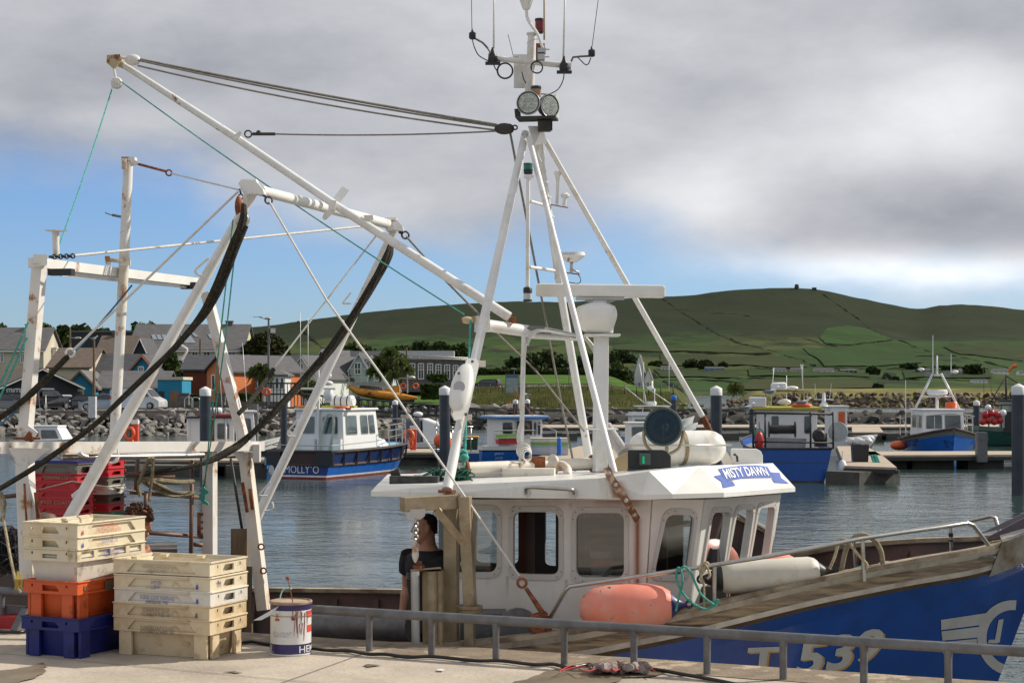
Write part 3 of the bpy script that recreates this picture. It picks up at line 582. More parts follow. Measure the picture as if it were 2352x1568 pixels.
gb = house('building', 'long low grey stone building with tall white windows and a roof railing', 878, 1074, 272, 885, 826, None, 12, 'x', m_stone, mat('pale_roof_edge', (.35,.36,.36), .6), cat='building', mull=2,
      wins=[(912,836,920,862),(940,835,953,870),(961,835,973,870),(982,835,994,870),(1001,837,1013,870),(1021,838,1033,870),(1041,839,1052,869),(1060,840,1070,868)])
b = MB()
for i in range(12): b.cyl(W(870+i*19, 827, 271.5), W(866+i*19, 812+i*.9, 271.5), .06, n=5)
b.tube([W(866,812,271.5), W(1078,822,271.5)], .07, 5); b.tube([W(868,819,271.5), W(1078,826,271.5)], .05, 5); b.build('railing', m_alu, gb)
b = MB(); b.box(W(978,822,275), (9,5,2.2)); b.box(W(958,822,274), (2,2,1.6)); b.build('rooftop_unit', m_alu, gb)
b = MB(); P = lambda x, y: W(x, y, 221.5)
for a, c in (((800,847),(859,847)),((800,866),(859,866))): b.beam(P(*a), P(*c), .08, .12)
for i in range(5): b.beam(P(801+i*14.5,846), P(801+i*14.5,881 if i % 2 == 0 else 866), .1, .1, up=(0,1,0))
b.build('balcony', m_alu, pb)
house('house', 'white double gabled stone house beside the inlet, left gable', 1457, 1479, 335, 905, 857, 815, 14, 'y', m_wallw, m_stone, rot=R(-6), wins=[(1466,877,1470,893)], over=.1, mull=0, chims=[(1461,830,1467,850,m_wallw,0)])
house('house', 'white double gabled stone house beside the inlet, right gable with window', 1480, 1497, 333, 905, 870, 848, 12, 'y', m_wallw, m_stone, rot=R(-6), wins=[(1485,877,1491,890)], over=.1)
house('house', 'dark stone house under a slate roof left of the white double gable', 1429, 1458, 345, 898, 872, 850, 9, 'x', m_stone, m_slated)
hl = ['white farmhouse left of the mast stay on the hill','low blue farmhouse right of the stay on the hill','grey roofed farmhouse behind the yellow roofed boat','pale farmhouse in the middle of the hillside row','long white farmhouse in the hillside row','long low dark barn in the hillside row','grey roofed farmhouse behind the small boat mast','farmhouse at the right end of the hillside row','white farmhouse left of the windsock','white hut under the hedge on the right slope','pale farmhouse at the far right edge of the hill']
for (x0, x1, yb, ye, yr, wm_), lab in zip([(340,400,528,516,502,m_wallw),(585,690,532,518,508,wl('farm_blue',(.12,.2,.35))),(962,1035,540,526,514,m_wallw),(1062,1130,536,524,514,m_cream),(1190,1300,540,528,515,m_wallw),(1335,1424,540,530,521,m_dgrey),(1765,1835,545,528,518,m_dgrey),(1962,2030,548,532,522,m_cream),(2182,2270,547,532,519,m_wallw),(2070,2150,592,584,578,m_wallw),(2325,2352,550,538,528,m_wallw)], hl):
    a = ov('H2', x0, yb); c = ov('H2', x1, yb); p = hp((a[0]+c[0])/2, a[1]); Yd = p.y-15
    house('farmhouse', lab, a[0], c[0], Yd, a[1]+1, ov('H2',0,ye)[1], ov('H2',0,yr)[1], 12, 'x', wm_, m_slated, group='farmhouses along the hillside', over=.3,
          wins=[(lerp(a[0],c[0],t)-1.2, ov('H2',0,ye)[1]+1.0, lerp(a[0],c[0],t)+1.2, ov('H2',0,ye)[1]+3.2) for t in (.2,.5,.8)], mull=0)

# ---------------------------------------------------------------- trees and plants
def fol(name, a, b_, c):
    out = []
    for i, x in enumerate((a, b_, c)):
        m = mat(name+'_'+'abc'[i], x, .9, var=.25, sc=.6, spec=.15); out.append(m)
    return out
f_dark = fol('dark_leaves', (.040,.064,.018), (.070,.098,.026), (.11,.13,.036)); f_green = fol('green_leaves', (.035,.060,.015), (.055,.085,.02), (.08,.11,.03)); f_olive = fol('olive_leaves', (.045,.05,.015), (.07,.07,.022), (.10,.09,.03)); f_far = fol('far_leaves', (.028,.042,.015), (.044,.064,.02), (.068,.086,.028))
m_bark = mat('tree_bark', (.07,.055,.04), .9)
def tree(label, x0, x1, y0, y1, Y, fm, n=1500, size=.28, name='tree', group=None, blobs=7, trunk=True, yb=None, sh=.5, seed=0, cat='tree'):
    r_ = random.Random(seed+int(x0*7+y0)); a = W(x0, y1, Y); c = W(x1, y0, Y); wd = c.x-a.x; ht = c.z-a.z; zb = zz(yb, Y) if yb else a.z-ht*.3
    base = V(((a.x+c.x)/2, Y, zb)); root = thing(name, label, cat, base, group)
    C = []; Rd = []
    for i in range(blobs):
        t = (i+.5)/blobs; hx = a.x+wd*(.16+.68*t); top = math.sin(PI*(.12+.76*t))**.6*(.78+.22*r_.random()); rr = wd*(.16+.1*r_.random()) if blobs > 3 else wd*.33
        rr = min(rr, ht*.44)*(.75+.5*r_.random()); C.append((hx, Y+(r_.random()-.5)*min(wd, 8)*.6, a.z+max(ht*top-rr*.9, rr*.6))); Rd.append((rr, rr, rr*.95))
        C.append((hx+(r_.random()-.5)*rr, Y+(r_.random()-.5)*rr, a.z+ht*.32*r_.random()+rr*.5)); Rd.append((rr*.95, rr, rr*.9))
    vs, fs, mi = leaves(C, Rd, n, size, shell=sh); np_mesh('crown', vs, fs, fm, mi, parent=root)
    if trunk:
        b = MB(); top = V((base.x, Y, a.z+ht*.5)); b.tube([base, base.lerp(top, .5)+V((.1*wd*.2,0,0)), top], [max(.12, wd*.03), max(.1, wd*.022), .05], 7)
        for i in range(4):
            e = V(C[(i*3) % len(C)]); s_ = base.lerp(top, .45+.12*i); b.tube([s_, s_.lerp(e, .5)+V((0,0,.2)), e], [max(.06, wd*.014), .05, .03], 5)
        b.build('trunk', m_bark, root)
    return root
tl = ['leftmost tree of the dark belt above the cream house','second tree of the dark belt behind the cream chimney','broad tree of the dark belt right of the white boat frame','tall tree of the dark belt above the brown tiled roof','rounded tree of the dark belt above the dark hall','low tree of the dark belt above the hall\'s roof edge','tree of the dark belt left of the tall slate roof','rightmost tree of the dark belt above the skylights']
for (x0, x1, y0), lab in zip([(-15,32,744),(18,70,748),(78,140,741),(118,175,744),(160,225,739),(210,255,745),(248,300,748),(285,402,733)], tl):
    tree(lab, x0, x1, y0, 830, 330 if x0 > 240 else 305, f_dark, 2600, .42, group='dark tree belt behind the town', blobs=5, yb=850)
tree('dark bushy tree between the turquoise kiosk and the orange house', 342, 426, 806, 885, 208, f_dark, 2600, .25, yb=925)
tree('large rounded tree behind the lamp post and the slate roofs', 556, 662, 758, 835, 262, fol('autumn_tinged_leaves', (.030,.038,.012), (.050,.052,.016), (.085,.068,.02)), 4200, .3, yb=870)
tree('loose trees behind the pale blue dormers', 786, 862, 788, 830, 330, f_dark, 1600, .36, blobs=5)
for i, (x0, x1, y0) in enumerate([(896,960,790),(940,1000,785),(985,1045,783),(1030,1080,789)]):
    tree(['first tree from the left in the row behind the grey building','second tree from the left in the row behind the grey building','third tree from the left in the row behind the grey building','last tree in the row behind the grey building'][i], x0, x1, y0, 830, 345, f_green if i % 2 else f_dark, 1900, .42, blobs=5, group='trees behind the long grey building')
tree('large dark tree behind the blue information board', 1152, 1240, 812, 890, 330, f_far, 3000, .4, yb=895)
tree('tall spreading dark tree behind the white cable post', 1190, 1325, 803, 890, 335, f_far, 4500, .42, yb=895)
tree('dark tree between the mast and the radar column', 1300, 1400, 812, 890, 338, f_far, 3500, .4, yb=895)
tree('green tree right of the radar column beside the stone house', 1385, 1448, 828, 895, 326, f_dark, 2600, .35, yb=900)
tree('yellow green willow beside the black gangway gate', 689, 733, 868, 915, 178, fol('willow_leaves', (.10,.13,.03), (.14,.17,.04), (.18,.2,.06)), 1800, .13, yb=925)
tree('small round bush on the mown lawn by the grey building', 982, 1000, 857, 874, 232, f_green, 500, .18, blobs=3, yb=876, cat='bush', name='bush')
tree('second small bush on the mown lawn by the grey building', 1002, 1022, 857, 874, 232, f_green, 500, .18, blobs=3, yb=876, cat='bush', name='bush')
for x0, x1, y0, y1, lab, fm_ in [(1400,1462,800,838,'dark hillside trees left of the white gabled house',f_far),(1570,1605,825,842,'dark round clump of trees on the hill right of the stay',f_far),(1600,1640,826,846,'second dark clump of trees on the hill right of the stay',f_far),(1490,1520,830,844,'small hillside tree between the stay and the radar column',f_far),(2208,2262,836,862,'large dark hillside tree near the right hand mast',f_far),(2160,2200,840,855,'pair of small hillside trees beside the A frame mast',f_far),(1990,2020,842,858,'small dark hillside tree behind the A frame boat\'s left side',f_far),(2060,2110,836,848,'row of small trees above the farmhouses on the right',f_far),(1652,1668,834,842,'tiny lone tree beside the blue farmhouse',f_far)]:
    p = hp((x0+x1)/2, min(y1, 862)); tree(lab, x0, x1, y0, y1, p.y-8, fm_, 900, 1.6, blobs=5, group='dark trees on the hillside', yb=y1+1)
def hedgebox(label, x0, x1, y0, y1, Y, dep, fm, n, size):
    a = W(x0, y1, Y); c = W(x1, y0, Y); P = np.stack([rng.uniform(a.x, c.x, n), Y+rng.uniform(0, dep, n), rng.uniform(a.z, c.z, n)], 1)
    k = rng.integers(0, 3, n); P[k == 0, 1] = Y+rng.random((k == 0).sum())*size; P[k == 1, 2] = c.z-rng.random((k == 1).sum())*size*1.5
    aa = rng.normal(size=(n, 3)); aa /= np.linalg.norm(aa, axis=1)[:,None]; bb = np.cross(aa, rng.normal(size=(n, 3))); bb /= np.linalg.norm(bb, axis=1)[:,None]; s_ = (size*(.5+rng.random(n)))[:,None]
    vs = np.stack([P-aa*s_-bb*s_*.6, P+aa*s_-bb*s_*.5, P+aa*s_*.8+bb*s_*.7, P-aa*s_*.7+bb*s_*.6], 1).reshape(-1, 3)
    o = np_mesh('hedge', vs, np.arange(4*n).reshape(n, 4), fm, rng.integers(0, 3, n)); return tag(o, label, 'hedge')
hedgebox('tall clipped dark hedge in front of the big trees', 1085, 1440, 849, 892, 318, 4, f_far, 9000, .35)
hedgebox('square clipped green hedge beside the orange inflatable', 967, 1012, 883, 916, 206, 3, f_green, 2600, .13)
hedgebox('low hedge beside the bicycle racks', 418, 470, 906, 925, 176, 1.5, f_green, 1200, .12)
hedgebox('garden shrubs in front of the orange house', 520, 590, 904, 925, 176, 2, f_green, 1500, .13)
def palm(label, x, y0, y1, Y, hd, n=70, sz=1.3):
    b0 = W(x, y1, Y); t = W(x, y0, Y); root = thing('cordyline', label, 'palm', b0, 'shaggy palms by the slipway'); b = MB(); b.tube([b0, b0.lerp(t, .5)+V((.15,0,0)), t], [.16,.12,.1], 6)
    for d in hd[1:]: b.tube([b0.lerp(t, .55), t+V(d)], [.1,.08], 5)
    b.build('trunk', m_bark, root); f = MB()
    for d in hd:
        c = t+V(d)
        for i in range(n):
            v_ = V((random.gauss(0,1), random.gauss(0,1), random.gauss(.35,.7))).normalized(); L_ = sz*(.7+.5*random.random()); sd = v_.cross(V((0,0,1))).normalized()*.05; e = c+v_*L_+V((0,0,-L_*.35)); m_ = c+v_*L_*.6+V((0,0,.05))
            f.add([c-sd, c+sd, m_+sd*1.2, e, m_-sd*1.2], [(0,1,2,3,4)])
    f.build('crown', fol('palm_leaves', (.08,.11,.03), (.12,.16,.045), (.18,.21,.07))[random.randint(1,2)], root)
palm('tallest shaggy palm left of the grey building', 895, 822, 885, 200, [(0,0,.6),(-1.2,0,-.4),(1.1,0,-.2),(.5,0,-1.6),(-.6,.2,-1.4)], 110, 1.2)
palm('shaggy palm leaning beside the dormer house', 872, 842, 885, 202, [(0,0,.3),(-.6,0,-.5),(.6,0,-.3)], 90, 1.1)
palm('lower shaggy palm right of the tallest one', 920, 838, 885, 198, [(0,0,.3),(.8,0,-.6),(-.7,0,-1.2)], 100, 1.1)
palm('small palm in front of the conservatory', 599, 852, 900, 172, [(0,0,.2),(.5,0,-.3),(-.6,0,-.2)], 110, 1.0)
palm('lone small palm on the end of the far spit', 1688, 889, 899, 405, [(0,0,0),(.6,0,-.3)], 120, 2.0)
grid_land('lawn', -6, 26, 279, 330, 40, 30, lambda X, Y: zm(X, Y)+.07, m_lawn, 'mown lawn below the tall hedge')
b = MB(); b.add([(-22,190,2.12),(-5,203,2.3),(-5,232,3.2),(-22,232,3.2)], [(0,1,2,3)]); struct(b.build('garden_lawn', m_lawn, org=(0,0,0)), 'mown lawn in front of the long grey building')
grid_land('lane', -6, 24, 271.5, 277, 40, 6, lambda X, Y: zm(X, Y)+.08, m_asph, 'grey lane across the lawn')
# tall grass on the bank
n = 26000; X = rng.uniform(-6, 34, n); Y_ = rng.uniform(233, 269, n); zq = np.array([zm(float(a), float(b_)) for a, b_ in zip(X, Y_)]); k = zq > 1.2; X, Y_, zq = X[k], Y_[k], zq[k]; n = len(X)
h = .35+.5*rng.random(n); dx = rng.normal(size=n)*.15; vs = np.stack([np.stack([X-.08, Y_, zq-.1], 1), np.stack([X+.08, Y_, zq-.1], 1), np.stack([X+dx, Y_, zq+h], 1)], 1).reshape(-1, 3)
o = np_mesh('tall_grass', vs, np.arange(3*n).reshape(n, 3), [mat('green_grass_blades', (.15,.19,.045), .9, var=.3, sc=.3), mat('straw_grass_blades', (.34,.29,.12), .9, var=.3, sc=.3)], (rng.random(n) < .4).astype(int)); tag(o, 'tall rough grass on the bank', 'grass', None, 'stuff')
# fence on the bank
fr = thing('fence', 'wire fence with dark posts along the grassy bank', 'fence', W(1300,905,256)); b = MB(); b.tube([W(1090,885,258), W(1400,880,258), W(1560,884,262)], .03, 4); b.tube([W(1090,893,258), W(1400,888,258), W(1560,892,262)], .03, 4); b.build('wire', m_dark, fr)
for i in range(17): b = MB(); x = 1098+i*28; b.cyl(W(x, 908, 258), W(x, 882, 258), .07, n=5); b.build('post', m_dark, fr)

# ---------------------------------------------------------------- cars
m_tyre = mat('tyre_rubber', (.02,.02,.02), .8); m_rim = mat('wheel_rim', (.35,.35,.36), .35, metal=.7); m_cgl = mat('car_glass', (.02,.025,.03), .06, spec=.9)
m_lampw = mat('headlamp_glass', (.6,.6,.6), .15); m_lampr = mat('tail_lamp_glass', (.4,.02,.02), .2)
def car(label, x, Y, z, col, kind='hatch', rot=0, L_=4.3, H_=1.5, name='parked_car', cat='car'):
    root = thing(name, label, cat, (x, Y, z), 'cars in the car park'); Rm = Matrix.Rotation(rot, 3, 'Z'); T = lambda a, b_, c: V((x, Y, z))+Rm@V((a*L_/2, b_, c*H_))
    prof = {'hatch': [(-1,.25),(-1,.55),(-.93,.68),(-.80,.93),(-.62,1.0),(.02,1.0),(.22,.93),(.52,.63),(.9,.53),(1,.42),(1,.2),(.9,.14),(-.95,.14)],
            'van': [(-1,.2),(-1,.9),(-.96,.99),(.3,1.0),(.45,.95),(.72,.6),(.95,.48),(1,.38),(1,.16),(.9,.12),(-.97,.12)],
            'suv': [(-1,.25),(-1,.6),(-.96,.93),(-.85,1.0),(.15,.99),(.3,.93),(.5,.66),(.92,.58),(1,.5),(1,.2),(.9,.16),(-.95,.16)]}[kind]
    wd = .86 if kind != 'van' else .98; pm = mat('car_paint_'+label.split()[0], col, .25, metal=.3, var=.05, coat=.6)
    b = MB(); rings = []
    for s_, k, i_ in ((-1,.86,0),(-1,1,1),(1,1,1),(1,.86,0)):
        rings.append([T(a*(.985 if not i_ else 1), s_*wd*(1. if i_ and c < .62 else (k if c < .62 else k*.86)), c) for a, c in prof])
    b.loft(rings, smooth=False); b.build('body', pm, root, bevel=.03)
    gm = MB(); gw = {'hatch': [(-.74,.66),(-.66,.92),(-.05,.94),(.10,.90),(.36,.66)], 'van': [(.12,.62),(.12,.9),(.38,.9),(.60,.62)], 'suv': [(-.85,.68),(-.80,.92),(.1,.92),(.22,.88),(.38,.68)]}[kind]
    for s_ in (-1, 1): gm.prism([T(a, s_*(wd*.9+.0 if c > .7 else wd*.965), c) for a, c in gw], Rm@V((0, s_*.02, 0)))
    wsx = {'hatch': (.24,.50,.91,.65), 'van': (.47,.70,.93,.62), 'suv': (.31,.49,.92,.68)}[kind]
    gm.prism([T(wsx[0]+.015,-wd*.72,wsx[2]),T(wsx[0]+.015,wd*.72,wsx[2]),T(wsx[1]+.015,wd*.82,wsx[3]),T(wsx[1]+.015,-wd*.82,wsx[3])], Rm@V((.03,0,.03)))
    if kind != 'van': gm.prism([T(-.97 if kind == 'suv' else -.9,-wd*.7,.68),T(-.97 if kind == 'suv' else -.9,wd*.7,.68),T(-.93 if kind == 'suv' else -.80,wd*.68,.9),T(-.93 if kind == 'suv' else -.80,-wd*.68,.9)], Rm@V((-.05,0,.01)))
    gm.build('windows', m_cgl, root)
    for a in (-.66, .64):
        for s_ in (-1, 1):
            t = MB(); c = T(a, s_*(wd-.1), .21); ax = Rm@V((0, s_, 0)); t.lathe(c-ax*.1, ax, [(0,.24),(0,.3),(.03,.33),(.19,.33),(.23,.3),(.23,.21)], 14); to = t.build('tyre', m_tyre, root); r_ = MB(); r_.lathe(c+ax*.1, ax, [(0,.22),(.03,.21),(.04,.05)], 10); r_.build('rim', m_rim, to)
    for s_ in (-1, 1):
        h_ = MB(); h_.box(T(.955, s_*wd*.72, .47 if kind != 'van' else .42), (.2,.3,.14), rot); h_.build('headlight', m_lampw, root)
        h_ = MB(); h_.box(T(-.985, s_*wd*.82, .58), (.08,.16,.3), rot); h_.build('tail_light', m_lampr, root)
    for e, a in ((1,1.0),(-1,-1.0)): h_ = MB(); h_.box(T(a*1.004, 0, .3), (.03,.52,.12), rot); h_.build('number_plate', mat('number_plate', (.6,.6,.55), .5), root)
    return root
zc = 2.07
car('silver people carrier parked side on left of the van', xx(238,164), 164, zc, (.33,.37,.42), 'hatch', R(178), 4.4, 1.6)
car('charcoal hatchback behind the silver people carrier', xx(182,168), 168, zc, (.05,.06,.075), 'hatch', R(186), 4.2, 1.45)
car('black jeep with its tailgate towards the boat frame', xx(112,163), 163, zc, (.015,.015,.02), 'suv', R(65), 4.5, 1.95)
car('grey saloon at the far left edge of the car park', xx(12,165), 165, zc, (.16,.18,.19), 'hatch', R(20), 4.4, 1.55)
car('dark estate car beside the left white boat post', xx(36,170), 170, zc, (.03,.035,.035), 'suv', R(15), 4.6, 1.7)
car('white small car nosing out behind the black jeep', xx(146,170), 170, zc, (.6,.6,.6), 'hatch', R(-70), 4.0, 1.45)
car('white delivery van with a blue tinted side near the kiosk', xx(318,163), 163, zc, (.50,.54,.62), 'van', R(-14), 5.0, 2.1, 'parked_van', 'van')
car('dark blue car on the lane beyond the grass', xx(1118,274), 274, 4.05, (.02,.04,.11), 'suv', R(160), 4.4, 1.6)
# poles, lamps, signs
def pole(name, label, cat, x, y0, y1, Y, r, m, arms=(), group=None):
    root = thing(name, label, cat, W(x, y1, Y), group); b = MB(); b.tube([W(x, y1, Y), W(x, y0, Y)], [r*1.15, r*.8], 8); b.build('pole', m, root)
    for a in arms: bb = MB(); a[1](bb, W(a[2], a[3], Y)); bb.build(a[0], a[4], root)
    return root
lp = pole('street_lamp', 'tall grey lamp post with camera box in front of the rounded tree', 'lamp', 617, 729, 930, 172, .12, m_galv, [('lamp_head', lambda b, p: (b.ell(p, (.35,.2,.12)), b.tube([p+V((-.1,0,-.1)), p+V((-.9,0,.15))], .05, 6), b.box(p+V((-1.0,0,.15)), (.9,.3,.05))), 615, 731, m_alu), ('camera', lambda b, p: b.box(p, (.5,.3,.45), R(30)), 626, 759, m_alu), ('cabinet', lambda b, p: b.box(p, (.22,.22,.6)), 618, 783, m_galv)])
pole('telegraph_pole', 'dark telegraph pole with a small lamp above the brown roof', 'pole', 161, 752, 810, 240, .14, m_tim, [('lamp_head', lambda b, p: (b.ell(p+V((.7,0,0)), (.5,.25,.15)), b.tube([p+V((-.4,0,0)), p+V((.6,0,0))], .05, 5)), 167, 776, m_alu)])
pole('wooden_pole', 'bare wooden pole with a gull on top in front of the turquoise cottage', 'pole', 216, 783, 922, 170, .13, m_tim)
pole('street_lamp', 'dark pole standing right of the skylights', 'pole', 460, 778, 816, 230, .15, m_tim)
pole('telegraph_pole', 'thin telegraph pole left of the grey building', 'pole', 1094-160, 797, 838, 240, .13, m_tim)
pole('street_lamp', 'slim pole behind the right hand cable loops', 'lamp', 1307, 845, 895, 265, .07, m_galv, [('lamp_head', lambda b, p: b.box(p, (.5,.2,.12)), 1306, 845, m_alu)])
pole('street_lamp', 'slim lamp beside the blue information board', 'lamp', 1181, 846, 880, 265, .06, m_galv, [('lamp_head', lambda b, p: b.box(p, (.7,.2,.15)), 1179, 846, m_alu)])
b = MB(); b.box((xx(1176,256), 256, zz(882,256)), (1.95,.25,2.9)); sg = tag(b.build('information_board', mat('board_blue', (.10,.15,.20), .5)), 'tall blue information board standing on the grassy bank', 'sign')
b = MB(); b.box((xx(1176,256), 255.84, zz(885,256)), (1.75,.04,2.2)); b.build('panel', mat('board_panel', (.28,.34,.37), .5, var=.35, sc=4, st=(.2,1,6)), sg)
for i, x in enumerate((384, 400)):
    b = MB(); X0 = W(x*1.0+40, 936, 163); b.tube(smooth_path([X0, X0+V((0,0,.75)), X0+V((.2,0,.95)), X0+V((.55,0,.95)), X0+V((.75,0,.75)), X0+V((.75,0,0))], 4), .04, 6)
    tag(b.build('bicycle_rack', m_alu), ['left hoop of the two metal bicycle racks','right hoop of the two metal bicycle racks'][i], 'bike rack')
for x, lab in ((424,'left dark stone gate pillar beside the bicycle racks'),(507,'right dark stone gate pillar beside the white topped pile')):
    b = MB(); b.box((xx(x,172),172,zz(917,172)), (.9,.9,1.1)); b.box((xx(x,172),172,zz(904,172)), (1.05,1.05,.15)); tag(b.build('gate_pillar', m_stone), lab, 'pillar')
b = MB(); b.box((xx(460,174),174,zz(930,174)), (17,.4,.7)); tag(b.build('garden_wall', m_stone), 'low dark wall behind the bicycle racks', 'wall')
b = MB(); b.box((xx(95,157.5),157.6,1.75), (36,.35,.62)); b.box((xx(95,157.5),157.6,2.1), (36,.55,.08)); tag(b.build('kerb_wall', mat('kerb_concrete', (.26,.22,.19), .9, var=.15)), 'low concrete kerb wall along the car park edge', 'wall')
b = MB(); b.box((xx(209,155),155.6,zz(935,155)), (.62,.62,1.9)); tag(b.build('service_bollard', mat('pale_grey_paint', (.55,.56,.58), .5)), 'pale grey service post on the rocks below the silver car', 'bollard')
# slipway inflatable on its cradle
rb = thing('inflatable_boat', 'large orange and black inflatable tour boat standing on the slipway', 'boat', W(870,920,190)); Y = 190
P = lambda x, y, d=0: W(x, y, Y+d)
b = MB()
for d in (0, 2.8): b.tube([P(800,887,d*.9+.1), P(820,898,d), P(865,905,d), P(920,911,d), P(958,914,d)], [.2,.38,.42,.42,.15], 10)
b.build('tube', mat('orange_inflatable', (.62,.25,.02), .5, var=.1, col2=(.03,.03,.03), th=(.56,.6), sc2=1.5, st=(1,1,3)), rb)
b = MB(); b.loft([[P(800,889,1.4),P(802,893,1.4),P(801,890,1.4)],[P(820,896,.2),P(822,908,1.4),P(820,896,2.6)],[P(880,905,.2),P(880,921,1.4),P(880,905,2.6)],[P(955,912,.2),P(950,925,1.4),P(955,912,2.6)]], smooth=False); b.build('hull', mat('dark_hull', (.03,.022,.012), .6), rb)
b = MB(); b.slab([P(806,879,0),P(884,879,0),P(888,885,0),P(808,885,0)], .1); b.prism([P(806,879,0),P(884,879,0),P(884,879,2.6),P(806,879,2.6)], (0,0,.1)); b.build('canopy', mat('grey_canvas', (.32,.30,.27), .8), rb)
b = MB()
for i in range(12): b.box(P(828+i*4.5,889+i*.4,1.2), (.14,.8,.45))
b.build('seats', m_grey, rb)
b = MB(); b.prism([P(905,902,.8),P(918,902,.8),P(916,884,.8),P(898,886,.8)], (0,1.2,0)); b.prism([P(884,905,.6),P(900,905,.6),P(896,892,.6),P(884,890,.6)], (0,1.6,0)); b.build('console', mat('orange_console', (.60,.27,.03), .5), rb)
b = MB(); b.tube([P(936,902,1), P(936,860,1)], .08, 6); b.tube([P(922,900,1),P(912,875,1),P(918,868,1),P(955,870,1)], .05, 6); b.ell(P(946,867,1), (.4,.4,.22)); b.build('mast', m_alu, rb)
for x in (926, 955): b = MB(); b.ring(P(x,886,.6), (0,1,0), .28, .08); b.build('lifebuoy', mat('lifebuoy_orange', (.75,.13,.03), .5), rb)
b = MB()
for x in (822, 860, 900, 930): b.box(P(x,923,1.4), (.3,2.4,1.2))
b.build('cradle', m_dark, rb)
# ---------------------------------------------------------------- boats in the marina
m_navy = mat('navy_band', (.012,.028,.11), .3, var=.15); m_bblue = mat('bright_blue_hull', (.010,.12,.50), .3, var=.1, col2=(.01,.07,.30), th=(.6,.85), sc2=.8)
m_anti = mat('red_antifouling', (.20,.03,.03), .7); m_rub = mat('dark_rubber_band', (.07,.05,.045), .8, var=.25, sc=2); m_green = mat('dark_green_hull', (.012,.07,.05), .4)
m_deckb = mat('light_blue_deck', (.22,.46,.58), .6); m_yel = mat('yellow_paint', (.50,.42,.05), .45, col2=(.4,.35,.2), th=(.6,.8)); m_org = mat('orange_plastic', (.70,.12,.03), .45); m_redp = mat('red_plastic', (.50,.03,.035), .4)
m_brownp = mat('dark_brown_panel', (.045,.022,.02), .5); m_bglass = mat('boat_window_glass', (.06,.08,.085), .06, var=.4, sc=1.5, spec=.9); m_black2 = mat('black_hull_paint', (.012,.012,.016), .35)
m_blet = mat('black_lettering', (.02,.02,.04), .5); m_wlet = mat('white_lettering', (.75,.76,.78), .5); m_conc = mat('float_concrete', (.085,.08,.07), .85, var=.25, sc=1.2, col2=(.03,.03,.025), th=(.5,.65), sc2=.7)
m_plank = mat('pontoon_deck', (.40,.33,.25), .8, var=.14, sc=1, st=(1,4,1)); m_pile = mat('pile_sleeve', (.030,.036,.050), .35, var=.25, sc=1.2, col2=(.07,.075,.09), th=(.55,.8), sc2=.8); m_cap = mat('white_pile_cap', (.70,.70,.69), .5, var=.06)
from mathutils.bvhtree import BVHTree
